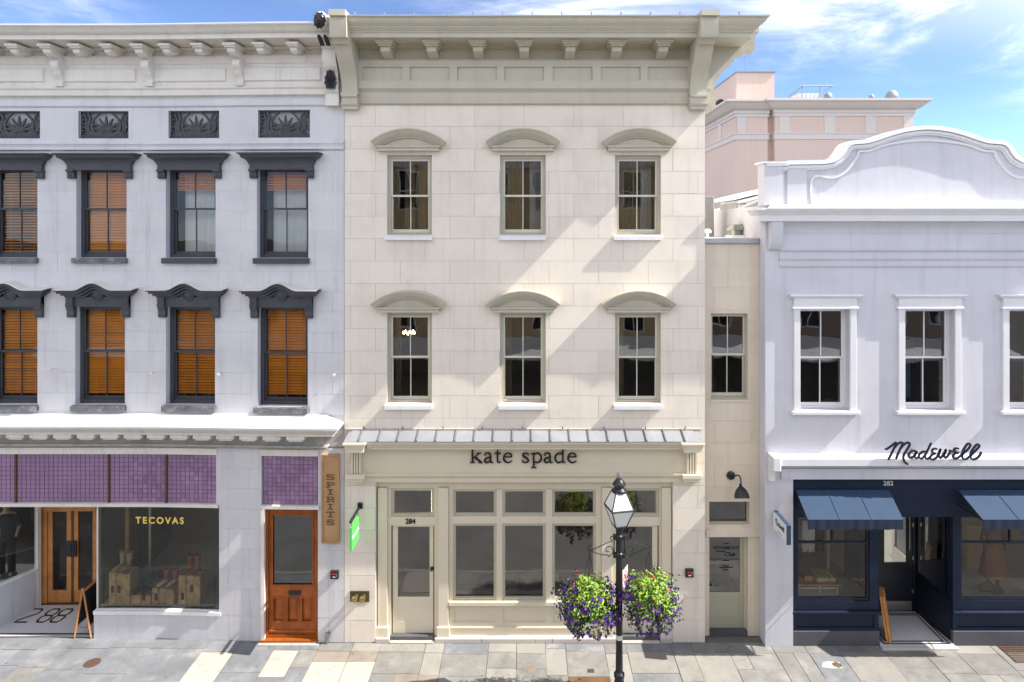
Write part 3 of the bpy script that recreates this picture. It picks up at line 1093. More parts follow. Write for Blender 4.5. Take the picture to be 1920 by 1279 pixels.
def hump_hood():
    """crown that rises in a hump over a boss"""
    zt_ = Z(546, -.3) - Z(574)
    mb = MB()

    def top(x, r, hh, base):
        return base + (hh * (.5 + .5 * math.cos(math.pi * min(1, abs(x) / r)))) ** 1.0

    def layer(o, hw, base, r, hh, th):
        xs_ = [-hw, -r] + [-r + 2 * r * i / 20 for i in range(1, 20)] + [r, hw]
        P = [(x, top(x, r, hh, base)) for x in xs_] + [(x, top(x, r, hh, base) - th) for x in reversed(xs_)]
        mb.prism(P, -o, .02)
    layer(.30, .87, zt_, .44, .16, .03)
    layer(.26, .83, zt_ - .03, .42, .16, .05)
    layer(.20, .77, zt_ - .08, .38, .15, .05)
    layer(.145, .72, zt_ - .13, .33, .13, .04)
    mb.box(-.70, .70, -.085, .02, -.03, zt_ - .165)
    # boss under the hump
    pr = [(.0, .0), (.145, .0), (.14, .03), (.10, .05), (.095, .035), (.0, .065)]
    o = len(mb.v)
    mb.lathe(pr, (0, 0, 0), 14)
    for i in range(o, len(mb.v)):
        x, y, z = mb.v[i]
        mb.v[i] = (x, -.085 - z, zt_ - .115 + y)
    for s_ in (-1, 1):
        mb.prism([(.02, -.27), (-.07, -.27), (-.10, -.21), (-.09, -.12), (-.13, -.04), (-.135, zt_ - .172), (.02, zt_ - .172)], s_ * .62 - .08, s_ * .62 + .08, 'yz')
        mb.box(s_ * .62 - .085, s_ * .62 + .085, -.145, .0, -.005, .03)
    return mb.mesh('window_hood', 'charcoal_paint')


FH, HH = flat_hood(), hump_hood()


def flashing():
    zt_ = Z(546, -.3) - Z(574) + .004
    xs_ = [-.875, -.44] + [-.44 + .88 * i / 20 for i in range(1, 20)] + [.44, .875]
    tp = lambda x: zt_ + .16 * (.5 + .5 * math.cos(math.pi * min(1, abs(x) / .44)))
    v = [(x, -.305, tp(x)) for x in xs_] + [(x, .004, tp(x) + .035) for x in xs_]
    n_ = len(xs_)
    return MB().add(v + [(a, b, c - .006) for a, b, c in v[:n_]], [(i, i + 1, n_ + i + 1, n_ + i) for i in range(n_ - 1)] + [(i + 1, i, 2 * n_ + i, 2 * n_ + i + 1) for i in range(n_ - 1)]).mesh('hood_flashing', 'white_trim')


HF = flashing()
up_style = ['blind_open', 'blind_open', 'blind', 'curtain_glare', 'curtain']
for k, (a, b) in enumerate(up_op):
    x0, x1 = X(a), X(b)
    if x1 < XL + .2 or x0 < XL: continue
    xc = (x0 + x1) / 2
    w, h = x1 - x0, Z(312) - Z(484)
    y = fbx(xc)
    win = sash_window(GB, xc, y, Z(484), w, h, 'charcoal_paint', rot=slope(xc), sb=.17, meet=.535, jf=.075)
    put('window_hood', FH, win, (0, .003, h), 0, True)
    sl = MB().cbox(-w / 2 - .06, w / 2 + .03, -.10, .16, -.125, -.003, .006)
    part('sill', cached(('sl', k), lambda: sl.mesh('sill', 'charcoal_worn' if k < 3 else 'charcoal_paint')), None, win, at=(0, 0, 0), local=True)
    st = up_style[k]
    if st.startswith('blind'):
        bl = blind_me(w - .2, h - .25, math.radians(24 if st == 'blind_open' else 54))
        part('blind', bl, None, win, at=(0, .315, h - .10), local=True, kind='stuff')
    else:
        bl = blind_me(w - .2, .40, math.radians(40))
        part('blind', bl, None, win, at=(0, .315, h - .10), local=True, kind='stuff')
        cu = curtain_me(w - .26, h - .2, 7, 'white_curtain', .02, k)
        part('curtain', cu, None, win, at=(.05, .48, .05), local=True, label='white hanging curtain under a half drawn blind')
for k, (a, b) in enumerate(lo_op):
    x0, x1 = X(a), X(b)
    if x0 < XL: continue
    xc = (x0 + x1) / 2
    w, h = x1 - x0, Z(574) - Z(763)
    y = fbx(xc)
    win = sash_window(GB, xc, y, Z(763), w, h, 'charcoal_paint', rot=slope(xc), sb=.17, meet=.515, jf=.075, base=.09)
    put('window_hood', HH, win, (0, .003, h), 0, True)
    put('hood_flashing', HF, win, (0, .003, h), 0, True)
    sl = MB().cbox(-w / 2 - .06, w / 2 + .03, -.10, .16, -.125, -.003, .006)
    part('sill', cached(('sl2', k), lambda: sl.mesh('sill', 'charcoal_worn')), None, win, at=(0, 0, 0), local=True)
    bl = blind_me(w - .18, h - .22, math.radians(37 + 3 * (k % 3)))
    part('blind', bl, None, win, at=(.02, .315, h - .09), local=True, kind='stuff')
for z0, z1 in ((Z(500), Z(290)), (Z(776), Z(555))):
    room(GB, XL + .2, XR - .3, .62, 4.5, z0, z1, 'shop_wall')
# little metal spikes standing out of the wall
for px, py in ((104, 693), (291, 700), (415, 701), (629, 701)):
    xw = X(px)
    mb = MB().tube([(0, .02, 0), (0, -.16, .0)], .012, 6)
    mb.box(-.025, .025, -.19 if px == 104 else -.175, -.15, -.02, .03)
    part('wall_pin', mb, 'white_trim', GB, at=(xw, fbx(xw), Z(py)))

# ---- shop cornice with its white sheet roof
xs0, xs1 = XL, X(603)
oc = .50
ztr = Z(777)
zfr = Z(804, -oc)
P = bpath(xs0, xs1)
mb = MB()
n = len(P)
v = []
for i, (x, y) in enumerate(P):
    xf = x if i < n - 1 else x + oc
    xb = x if i < n - 1 else x + .10
    v += [(xb, fbx(xb), ztr), (xf, y - oc, zfr), (xf, y - oc, zfr - .018), (xb, fbx(xb), ztr - .018)]
f = []
for i in range(n - 1):
    a, b = 4 * i, 4 * i + 4
    f += [(a, a + 1, b + 1, b), (a + 1, a + 2, b + 2, b + 1), (a + 2, a + 3, b + 3, b + 2), (a + 3, a, b, b + 3)]
f += [(0, 3, 2, 1), (4 * n - 4, 4 * n - 3, 4 * n - 2, 4 * n - 1)]
mb.add(v, f)
part('shop_roof', mb, 'white_roofing', GB)
yw = fbx(xs1)
hip = [(xs1 + .10, yw, ztr), (xs1 + oc, yw - oc, zfr), (xs1 + oc, yw, zfr)]
mb = MB().add(hip + [(a, b, c - .02) for a, b, c in hip], [(0, 1, 2), (5, 4, 3), (1, 4, 5, 2)])
part('shop_roof', mb, 'white_roofing', GB)
zcn = zfr - .021
part('shop_cornice', MB().sweep([(.0, zcn), (oc - .01, zcn), (oc - .01, zcn - .03), (oc - .05, zcn - .06), (oc - .09, zcn - .12), (oc - .15, zcn - .15), (oc - .15, zcn - .20), (.25, zcn - .205), (.0, zcn - .205)],
                                bpath(xs0, xs1) + [(xs1, fbx(xs1) + .02)]), 'white_trim', GB, smooth=True)
zmo = zcn - .207
xq = xs0 + .3
mod = MB().cbox(-.20, .20, -.34, -.05, -.085, 0, .012)
mod.box(-.15, .15, -.31, -.05, -.12, -.085)
mod_me = mod.mesh('modillion', 'white_trim')
while xq < xs1 - .1:
    put('modillion', mod_me, GB, (xq, fbx(xq), zmo), slope(xq))
    xq += .525
part('shop_frieze', MB().sweep([(.0, zmo), (.08, zmo), (.08, Z(836, -.08)), (.17, Z(836.5, -.15)), (.18, Z(839, -.15)), (.12, Z(842, -.12)), (.0, Z(842.5))], bpath(xs0, xs1) + [(xs1, fbx(xs1) + .02)]), 'grimy_white', GB, smooth=True)

# ---- ground floor wall (piers, stall riser)
sh = [(XL - 1, X(405), Z(952), Z(848)), (XL - 1, X(411), Z(1156), Z(951)), (XL - 1, X(176), -1, Z(1150)), (X(490), X(596), -1, Z(848))]
mb = bend(MB().wall(XL, XR, 0, Z(840), .008, .34, sh, cut=.4).front(.008))
part('wall', mb, ['grey_stucco', 'grey_stucco_joint'], GB)
zs = [Z(v) for v in (842, 880, 918, 956, 994, 1032, 1070, 1108, 1158, 1204.9)]
block_courses(GB, X(405), XR, zs, lambda k: [X(447 + (21 if k % 2 else -18)), X(620 + (6 if k % 2 else -4))], sh, 0, 'grey_stucco', fbx, gap=.003, rr=rr, jit=.003)
part('stall_riser', bend(MB().wall(X(176), X(405), 0, Z(1156), 0, .03, [], cut=.4)), 'grey_stucco', GB)
part('shop_sill', bend(MB().wall(X(176), X(414), Z(1159), Z(1152.5), -.03, .12, [], cut=.4)), 'white_paint', GB)

# purple tile transoms
TW = .104


def tile_field(x0, x1, z0, z1, y, limit, pale):
    nx, nz = max(1, round((x1 - x0) / TW)), max(1, round((z1 - z0) / TW))
    tw, th = (x1 - x0) / nx, (z1 - z0) / nz
    bk = bend(MB().wall(x0, x1, z0, z1, y + .012, y + .04, [], cut=.4))
    tr = part('transom', bk, 'tile_lead_lit' if pale else 'tile_lead', GB)
    me = cached(('tile', round(tw, 3), round(th, 3)), lambda: MB().cbox(-tw / 2 + .0045, tw / 2 - .0045, 0, .012, -th / 2 + .0045, th / 2 - .0045, .004).mesh('glass_tile', 'purple_glass'))
    rest = MB()
    cnt = 0
    cells = [(i, j) for i in range(nx - 1, -1, -1) for j in range(nz)]
    for i, j in cells:
        xc, zc_ = x0 + (i + .5) * tw, z0 + (j + .5) * th
        yy = fbx(xc) + y - .002 + random.uniform(-.0015, .0015)
        if cnt < limit:
            put('glass_tile', me, tr, (xc, yy, zc_), slope(xc))
            cnt += 1
        else:
            rest.cbox(xc - tw / 2 + .006, xc + tw / 2 - .006, yy, yy + .012, zc_ - th / 2 + .006, zc_ + th / 2 - .006, .004)
    if rest.f:
        part('glass_tile', rest, 'purple_glass', tr, kind='stuff')


bounds = [XL + .02, X(27), X(202), X(310), X(405)]
for q in range(3, -1, -1):
    tile_field(bounds[q] + .025, bounds[q + 1] - .02, Z(948), Z(856), .05, {3: 84, 2: 84, 1: 0, 0: 0}[q], False)
    if q:
        part('mullion', bend(MB().wall(bounds[q] - .02, bounds[q] + .025, Z(950), Z(855), .02, .10, [])), 'sign_wood_dark', GB)
tile_field(X(492), X(594), Z(948), Z(856), .05, 132, True)
for x0, x1 in ((XL, X(407)), (X(489), X(597))):
    part('transom_head', bend(MB().wall(x0, x1, Z(855.5), Z(843.5), -.02, .12, [], cut=.5)), 'white_trim', GB)
    part('transom_sill', bend(MB().wall(x0, x1 + .03, Z(955), Z(949), -.035, .14, [], cut=.5)), 'white_trim', GB)

# display window with its three-part dark room
part('window_frame', bend(MB().wall(X(178), X(411), Z(1154), Z(955), .06, .12, [(X(178) + .03, X(411) - .03, Z(1154) + .03, Z(955) - .03)], cut=.35)), 'white_trim', GB)
gl = part('display_glass', bend(pane_strip(X(179), X(410), Z(1153), Z(955.5), .09)), 'display_glass', GB)
pl_ = MB()
for x0, x1 in ((X(190), X(400)),):
    pl_.wall(x0, x1, Z(1149), Z(1085), .082, .085, [(x0 + .006, x1 - .006, Z(1149) + .006, Z(1085) + 1)], cut=.35)
part('pinstripe', bend(pl_), 'lettering_black', gl)
rm = room(GB, X(179), X(409), .36, 3.4, Z(1150), Z(950), 'shop_wall', 'grey_display')
tm = text_mesh('TECOVAS', .205, 'lettering_gold', .006, .006, spacing=1.36)
put('lettering', tm, gl, (X(296), fbx(X(296)) + .078, Z(990)), slope(X(296)))
# window post seen behind the glass
part('window_post', MB().box(X(196), X(203), .95, 1.05, Z(1150), Z(950)), 'sign_wood', GB)
part('window_post', MB().box(X(222), X(226), 1.4, 1.46, Z(1150), Z(950)), 'grey_display', GB, label='pale upright post behind the display glass')

# recessed entry: splayed left show window, double doors, mosaic floor
ye = 1.55
zfl = .02
fl = MB().add([(XL, fbx(XL) + .0, zfl), (X(176), .25, zfl), (X(176), ye + .3, zfl), (XL, ye + .3, zfl)], [(0, 1, 2, 3)])
fl.box(XL, X(176), .24, ye + .3, -.05, zfl - .002)
ENT = part('entry_floor', fl, 'mosaic_pale', GB)
bd = MB()
for x0, x1, y0, y1 in ((XL, X(170), .285, .325), (XL, X(176), .245, .262)):
    bd.box(x0, x1, y0, y1, zfl, zfl + .003)
bd.box(X(110), X(170), ye - .07, ye - .04, zfl, zfl + .003)
part('floor_border', bd, 'mosaic_black', ENT)
# slanted numerals set in the mosaic
seg = {'2': [[(0, 1), (.15, 1.1), (.85, 1.1), (1, .98), (1, .72), (0, .12), (0, 0), (1, 0)]],
       '8': [[(.2, 0), (.8, 0), (1, .18), (1, .42), (.82, .55), (.18, .55), (0, .42), (0, .18), (.2, 0)], [(.18, .55), (0, .72), (0, .95), (.2, 1.1), (.8, 1.1), (1, .95), (1, .72), (.82, .55)]]}
nm = MB()
for ch, xb in (('2', X(27, .76)), ('8', X(66, .76)), ('8', X(91, .76))):
    for st in seg[ch]:
        pts = [(.24 * a * (1.25 if ch == '2' else 1), .42 * b, .05) for a, b in st]
        t = MB().ribbon(pts, 0, .003)
        yb = .76
        nm.add([(xb + p[0], yb + p[2] * 1.2, zfl + p[1]) for p in t.v], t.f)
part('floor_number', nm, 'mosaic_black', ENT)
# splayed wall on the left of the entry
p0, p1 = Vector((X(-40), .30, 0)), Vector((X(75, ye - .1), ye - .12, 0))
dv = (p1 - p0); ang = math.atan2(dv.y, dv.x); ln = dv.length
for nm_, z0, z1, m, off, th in (('stall_riser', 0, Z(1092, .8), 'grey_stucco', 0, .12), ('shop_sill', Z(1092, .8), Z(1089, .8), 'white_paint', -.02, .14)):
    part(nm_, MB().box(0, ln, off, off + th, z0, z1).mesh(nm_, m), None, GB, at=tuple(p0), rot=ang)
sw = part('display_glass', MB().add([(0, .05, Z(1089, .8)), (ln, .05, Z(1089, .8)), (ln, .05, Z(950, .3)), (0, .05, Z(950, .3))], [(0, 1, 2, 3)]).mesh('display_glass', 'shop_glass', fix=False), None, GB, at=tuple(p0), rot=ang)
part('window_post', MB().box(ln - .05, ln + .03, -.02, .1, 0, Z(950, .3)).mesh('window_post', 'white_trim'), None, GB, at=tuple(p0), rot=ang)
sign_l = text_mesh('ON', .34, 'brass', .006, .004, spacing=1.5)
put('lettering', sign_l, sw, (ln - 1.15, .04, Z(1012, .5)), 0, True)
room(GB, XL, X(72, 1.6), 1.75, 3.6, Z(1092, .8), Z(950), 'dark_room')
part('entry_ceiling', MB().box(XL, X(176), .36, ye + .4, Z(949), Z(946)), 'white_trim', GB)
part('entry_wall', MB().box(X(177), X(178.5), .35, ye + .3, 0, Z(949)), 'dark_room', GB)


def oak_leaf(parent, x0, x1, y, z0, z1, glass, bot=.34, st=.12, top=.14, m='oak_light', name='door', handle=None):
    d = part(name, MB().frame(x0, x1, z0, z1, st, y, y + .055, bottom=bot, top=top), m, parent)
    part('door_glass', pane_quad(x0 + st, x1 - st, z0 + bot, z1 - top, y + .028), glass, d)
    return d


zt_e = Z(950, ye)
xa, xm, xb = X(90, ye), X(136, ye), X(181, ye)
part('door_frame', MB().box(X(78, ye), xa - .006, ye - .03, ye + .1, 0, zt_e).box(xa - .006, xb, ye - .03, ye + .1, Z(951, ye) - .08, zt_e), 'oak_light', GB)
d1 = oak_leaf(GB, xa, xm - .035, ye, zfl + .03, Z(952, ye) - .05, 'glass', .30, .11, .05)
d2 = oak_leaf(GB, xm + .015, xb, ye + .02, zfl + .03, Z(952, ye) - .05, 'glass', .30, .11, .05)
part('meeting_stile', MB().box(xm - .034, xm + .014, ye + .004, ye + .07, zfl + .03, zt_e), 'sign_wood_dark', GB)
hp = MB().box(xm - .15, xm + .11, ye - .03, ye - .002, Z(1043, ye), Z(1014, ye))
hp.tube([(xm + .02, ye - .09, Z(1040, ye)), (xm + .02, ye - .09, Z(1016, ye))], .014, 8)
part('door_handle', hp, 'black_iron', d1)
part('door_sill', MB().box(X(78, ye), xb, ye - .06, ye + .12, zfl, zfl + .028), 'sign_wood_dark', GB)
room(GB, X(78, ye), X(178), ye + .2, 5.2, 0, zt_e, 'dark_room', 'shop_floor')

# single wooden door on the right
yd = .13
xa, xb = X(496.5), X(596)
part('door_jamb', MB().box(X(490) + .002, xa, .0, .30, 0, Z(955.5)), 'white_trim', GB)
part('door_frame', MB().frame(xa, xb - .002, .06, Z(956), .055, yd - .04, yd + .09, bottom=.05), 'oak_door', GB)
x0, x1, z0, z1 = xa + .057, xb - .06, .112, Z(962)
zr = Z(1103)
pw = (x1 - x0 - .085 * 2 - .05 * 2) / 3
pb0, pb1 = Z(1173), Z(1125)
ph3 = [(x0 + .085 + q * (pw + .05), x0 + .085 + q * (pw + .05) + pw, pb0, pb1) for q in range(3)]
DR = part('door', MB().wall(x0, x1, z0, z1, yd, yd + .05, ph3 + [(x0 + .085, x1 - .085, zr, z1 - .09)]), 'oak_door', GB)
part('door_glass', pane_quad(x0 + .085, x1 - .085, zr, z1 - .09, yd + .025), 'grey_glass', DR)
bead = MB().frame(x0 + .075, x1 - .075, zr - .01, z1 - .08, .025, yd - .018, yd)
part('glazing_bead', bead, 'oak_door', DR)
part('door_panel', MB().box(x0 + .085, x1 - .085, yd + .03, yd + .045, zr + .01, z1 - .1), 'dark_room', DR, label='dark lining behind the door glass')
for q, h in enumerate(ph3):
    a, b, c, d = h
    mb = MB().frame(a + .001, b - .001, c + .001, d - .001, .022, yd - .012, yd + .04)
    i = .026
    mb.add([(a + i, yd + .034, c + i), (b - i, yd + .034, c + i), (b - i, yd + .034, d - i), (a + i, yd + .034, d - i), ((a + b) / 2 - .035, yd + .004, c + .10), ((a + b) / 2 + .035, yd + .004, c + .10), ((a + b) / 2 + .035, yd + .004, d - .10), ((a + b) / 2 - .035, yd + .004, d - .10)],
           [(4, 5, 6, 7), (0, 1, 5, 4), (1, 2, 6, 5), (2, 3, 7, 6), (3, 0, 4, 7)])
    mb.box(a + .001, b - .001, yd + .036, yd + .048, c + .001, d - .001)
    part('door_panel', mb, 'oak_door', DR)
part('kick_rail', MB().cbox(x0 + .01, x1 - .01, yd - .03, yd, z0 + .05, z0 + .10, .01), 'oak_door', DR)
part('mail_slot', MB().cbox(X(538), X(561), yd - .022, yd, Z(1121), Z(1113), .006), 'black_iron', DR)
part('door_sill', MB().box(X(490) + .002, xb - .002, -.03, .30, .0, .058), 'oak_door', GB)
part('step', MB().box(X(488), X(600), -.12, .1, -.02, .012), 'pale_concrete', GB)
part('drain_pipe', MB().tube([(X(614), -.03, -.02), (X(614), -.03, .16), (X(614), .03, .22)], .035, 8).box(X(611), X(619), -.09, .0, .16, .24), 'steel', GB)
part('roof', MB().box(XL, XR - .02, .34, 9, Z(84) - .1, Z(84)), 'slate_roof', GB)

X = X0
# ================================================================== cream three-storey building (middle)
KL, KR = X(645.5), X(1322)
KB = thing('shop_building', 'cream three storey stone building with sage cornice and black lettering above its shop', 'building', (X(983), 0, 0))
WX = [(726, 809.5), (938, 1023), (1153.5, 1239)]
kh = [(X(a), X(b), Z(440), Z(291)) for a, b in WX] + [(X(a), X(b), Z(756), Z(586)) for a, b in WX] + [(X(704.5), X(1261.5), -1, Z(903))]
part('wall', MB().wall(KL + .001, KR - .001, 0, Z(93), .008, .30, kh).front(.008), ['cream_stone', 'cream_joint'], KB)
part('side_wall', MB().box(KR - .30, KR, .305, 12, 0, Z(93)), 'cream_stone', KB)
rr = random.Random(5)
zs = [Z(195), Z(237)] + [Z(237 + 42.1 * k) for k in range(1, 24)]
zs = [z for z in zs if z > .1] + [0.0]


def kj(k):
    off = 704 if k % 2 == 0 else 657.5
    return [X(off + 93 * i) for i in range(-1, 8)]


block_courses(KB, KL, KR, zs, kj, kh, 0, 'cream_stone', gap=.0065, rr=rr, jit=.0016)

# ---- cornice: frieze, panels, soffit, brackets, crown
zf = lambda py, o: Z(py, -o)
ret = [(KL + .0, 0), (KR, 0), (KR, 2.6)]
KP = lambda name, prof, path=ret, m='sage_paint', sm=True: part(name, MB().sweep(prof, path), m, KB, smooth=sm)
KP('frieze', [(-.2, Z(93.2)), (.03, Z(93.2)), (.03, Z(115)), (-.2, Z(115))], sm=False)
# panelled band with recessed panels
ph = [(X(a), X(a + 74), Z(153), Z(127.5)) for a in (682, 769.5, 858, 946, 1036, 1125.5, 1213)]
part('frieze_rail', MB().wall(KL, KR, Z(168), Z(114.5), -.11, -.03, ph), 'sage_paint', KB)
part('frieze_rail', MB().box(KR - .03, KR + .11, -.03, 2.6, Z(168), Z(114.5)), 'sage_paint', KB)
pm = MB().box(-.442, .442, 0, .03, 0, Z(127.5) - Z(153))
pme = pm.mesh('frieze_panel', 'sage_paint')
for a in (682, 769.5, 858, 946, 1036, 1125.5, 1213):
    put('frieze_panel', pme, KB, (X(a + 37), -.062, Z(153)))
KP('frieze_moulding', [(-.1, Z(168.2)), (.105, Z(168.2)), (.085, Z(170)), (.06, Z(172)), (.05, Z(174)), (-.1, Z(174))])
KP('frieze', [(-.2, Z(174.2)), (.045, Z(174.2)), (.045, Z(192)), (.075, Z(192.5)), (.075, Z(194.5)), (.05, Z(196.5)), (-.2, Z(196.5))], sm=False)
KP('frieze_moulding', [(.02, Z(113)), (.10, Z(113)), (.125, Z(114)), (.125, Z(115.5)), (.09, Z(117)), (.02, Z(117))])
KP('cornice', [(-.4, zf(29, 1.07)), (1.07, zf(29, 1.07)), (1.07, zf(31, 1.07)), (1.03, zf(34, 1.03)), (1.02, zf(39, 1.0)), (.97, zf(44, .96)), (.91, zf(49, .91)), (.90, zf(50, .90)), (.90, zf(52, .9)),
               (.87, zf(53, .88)), (.86, zf(56, .86)), (.83, zf(58, .84)), (.82, zf(61, .82)), (.80, zf(61.5, .8)), (.80, zf(70, .8)), (.70, zf(70.3, .78)), (.02, Z(87)), (-.4, Z(87))])
KP('roof_edge', [(-.4, zf(28.8, 1.07)), (-.4, zf(27.5, 1.07)), (1.085, zf(27.6, 1.08)), (1.085, zf(29.8, 1.08)), (1.072, zf(29.6, 1.07)), (1.072, zf(28.8, 1.07))], m='lead_roof', sm=False)
KP('cornice_bed', [(-.1, Z(87.2)), (.13, Z(87.2)), (.12, Z(89)), (.07, Z(91)), (.04, Z(93)), (-.1, Z(93))])
ztop = 13.345
kb_prof = [(0, ztop - .06), (.50, ztop - .06), (.52, ztop - .11), (.50, ztop - .17), (.42, ztop - .19)] + scroll(.37, .16, ztop - .20, Z(112)) + [(.15, Z(113)), (0, Z(113))]
kbr = MB().prism([(-o, z) for o, z in kb_prof], -.105, .105, 'yz')
for cw, o, z0, z1 in ((.40, .66, ztop + .01, ztop + .05), (.34, .62, ztop - .025, ztop + .01), (.28, .57, ztop - .06, ztop - .025)):
    kbr.box(-cw / 2, cw / 2, -o, 0, z0, z1)
kbm = kbr.mesh('bracket', 'sage_paint', smooth=True)
for px in (731, 815, 899, 983, 1067, 1151.5, 1235.5):
    put('bracket', kbm, KB, (X(px), 0, 0))
for q in range(3):
    put('bracket', kbm, KB, (KR, .42 + q * .9, 0), math.radians(90))
# tall consoles at either end
bp = [(0, Z(207)), (.17, Z(207)), (.17, Z(199)), (.21, Z(198)), (.21, Z(186)), (.25, Z(185)), (.25, Z(180)), (.20, Z(178)), (.20, Z(174)), (.22, Z(160)), (.28, Z(148)), (.38, Z(137)), (.52, Z(126)), (.64, Z(115)), (.74, Z(100)), (.86, zf(82, .87)), (.96, zf(70.5, .96)),
      (1.10, zf(70, 1.1)), (1.13, zf(64, 1.13)), (1.13, zf(30, 1.13)), (1.22, zf(29, 1.2)), (1.22, zf(17, 1.22)), (0, zf(17, 1.22))]
for x0, x1 in ((KL - .005, KL + .345), (X(1310, -1.2) + .06, X(1345, -1.2) + .05)):
    mb = MB().prism([(-o, z) for o, z in bp], x0, x1, 'yz')
    mb.box(x0 - .02, x1 + .025, -.235, 0, Z(180), Z(176.5)); mb.box(x0 - .02, x1 + .025, -.195, 0, Z(200.5), Z(197))
    part('console', mb, 'sage_paint', KB, smooth=True)
# console on the right-hand return
mb = MB().prism([(o, z) for o, z in bp], .0, .34, 'xz')
mb.v = [(KR + a, b + .02, c) for a, b, c in mb.v]
part('console', mb, 'sage_paint', KB, smooth=True)
# roof edge clips
cl = MB().box(-.012, .012, -.02, .02, 0, .07).mesh('roof_clip', 'roof_metal')
for i in range(14):
    put('roof_clip', cl, KB, (KL + .5 + i * .62, -1.05, zf(27.5, 1.08) - .004))
part('roof', MB().box(KL, KR, .3, 10, Z(60), Z(40)), 'roof_metal', KB)

# ---- windows
R_, HA = 1.333, 38.6


def pediment_mesh(tall):
    mb = MB()
    prof = [(0, .0), (0, .27), (-.025, .27), (-.04, .245), (-.085, .225), (-.13, .17), (-.14, .155), (-.155, .15), (-.165, .12), (-.20, .105), (-.20, .0)]
    n = 20
    k = len(prof)
    zc2 = -R_ * math.cos(math.radians(HA))
    for i in range(n + 1):
        t = math.radians(-HA + 2 * HA * i / n)
        for dr, o in prof:
            mb.v.append(((R_ + dr) * math.sin(t), -o + .01, zc2 + (R_ + dr) * math.cos(t)))
    for i in range(n):
        for j in range(k):
            jj = (j + 1) % k
            mb.f.append((i * k + j, i * k + jj, (i + 1) * k + jj, (i + 1) * k + j))
    mb.f.append(tuple(range(k))); mb.f.append(tuple(range(n * k, n * k + k))[::-1])
    mb.mi = [0] * len(mb.f)
    return mb.mesh('pediment', 'sage_paint', smooth=True)


def tympanum_mesh():
    mb = MB()
    zc2 = -R_ * math.cos(math.radians(HA))
    A = 33.5
    pts = [((R_ - .19) * math.sin(math.radians(-A + 2 * A * i / 14)), zc2 + (R_ - .19) * math.cos(math.radians(-A + 2 * A * i / 14))) for i in range(15)]
    mb.prism(pts, -.055, .005)
    return mb.mesh('tympanum', 'sage_paint')


PM, TM = pediment_mesh(True), tympanum_mesh()
zc2 = -R_ * math.cos(math.radians(HA))
zbar = zc2 + (R_ - .19) * math.cos(math.radians(33.5))
bar = MB().sweep([(0, zbar), (.17, zbar), (.17, zbar - .035), (.14, zbar - .05), (.14, zbar - .075), (.155, zbar - .08), (.155, zbar - .115), (0, zbar - .115)], [(-.54, .01), (-.54, 0), (.54, 0), (.54, .01)]).mesh('pediment_base', 'sage_paint')
for row, (yb, yt, arch, meet) in enumerate(((440, 291, 265.5, .49), (756, 586, 566, .50))):
    for k, (a, b) in enumerate(WX):
        xc = (X(a) + X(b)) / 2
        w, h = X(b) - X(a), Z(yt) - Z(yb)
        win = sash_window(KB, xc, 0, Z(yb), w, h, 'sage_frame', sb=.10, meet=meet, jf=.065, head=.085, base=.05, st=.038, gm='window_glass', sm='sash_sage')
        zpo = Z(arch) - Z(yb) - .02
        pd = put('pediment', PM, win, (0, 0, zpo), 0, True)
        put('tympanum', TM, win, (0, 0, zpo), 0, True)
        put('pediment_base', bar, win, (0, 0, zpo), 0, True)
        sl = cached(('ksill', row), lambda: MB().add([(-w / 2 - .045, -.10, -.12), (w / 2 + .02, -.10, -.12), (w / 2 + .02, .18, -.12), (-w / 2 - .045, .18, -.12), (-w / 2 - .045, -.10, -.035), (w / 2 + .02, -.10, -.035), (w / 2 + .02, .18, .0), (-w / 2 - .045, .18, .0)],
                                                     [(3, 2, 1, 0), (4, 5, 6, 7), (0, 1, 5, 4), (1, 2, 6, 5), (2, 3, 7, 6), (3, 0, 4, 7)]).mesh('sill', 'white_paint'))
        put('sill', sl, win, (0, 0, 0), 0, True)
        if row == 0:
            cw = {0: [(.24, -.06, 2), (.30, .28, 3)], 1: [(.44, -.22, 5)], 2: [(.46, -.12, 5)]}[k]
            for q, (ww, xo, fo) in enumerate(cw):
                put('curtain', curtain_me(ww, h - .15, fo, 'tan_curtain', .035, k * 3 + q), win, (xo, .42, .06), 0, True)
            if k > 0:
                put('curtain', curtain_me(.26, h - .15, 3, 'white_curtain', .02, k + 40), win, (.28, .62, .06), 0, True)
        else:
            put('curtain', curtain_me(.14, h - .15, 2, 'tan_curtain', .03, k + 60), win, (-.33, .45, .06), 0, True)
for z0, z1 in ((Z(452), Z(272)), (Z(772), Z(560))):
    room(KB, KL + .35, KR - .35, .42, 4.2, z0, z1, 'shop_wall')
# chandelier glimpsed on the second floor
ch = thing('chandelier', 'small lit chandelier inside the second floor window left of centre', 'chandelier', (X(752), 1.0, Z(637)))
mb = MB()
for q in range(8):
    t = q * math.pi / 4
    mb.ball((.13 * math.cos(t), .13 * math.sin(t), .02 * (q % 2)), .022, .022, .035, 6, 4)
part('bulb', mb, 'warm_lamp', ch, at=ch.location)
mb = MB().tube([(0, 0, .9), (0, 0, -.04)], .006, 5)
for q in range(8):
    t = q * math.pi / 4
    mb.tube([(0, 0, -.04), (.07 * math.cos(t), .07 * math.sin(t), -.06), (.13 * math.cos(t), .13 * math.sin(t), -.03)], .006, 4)
part('arm', mb, 'brass', ch, at=ch.location)

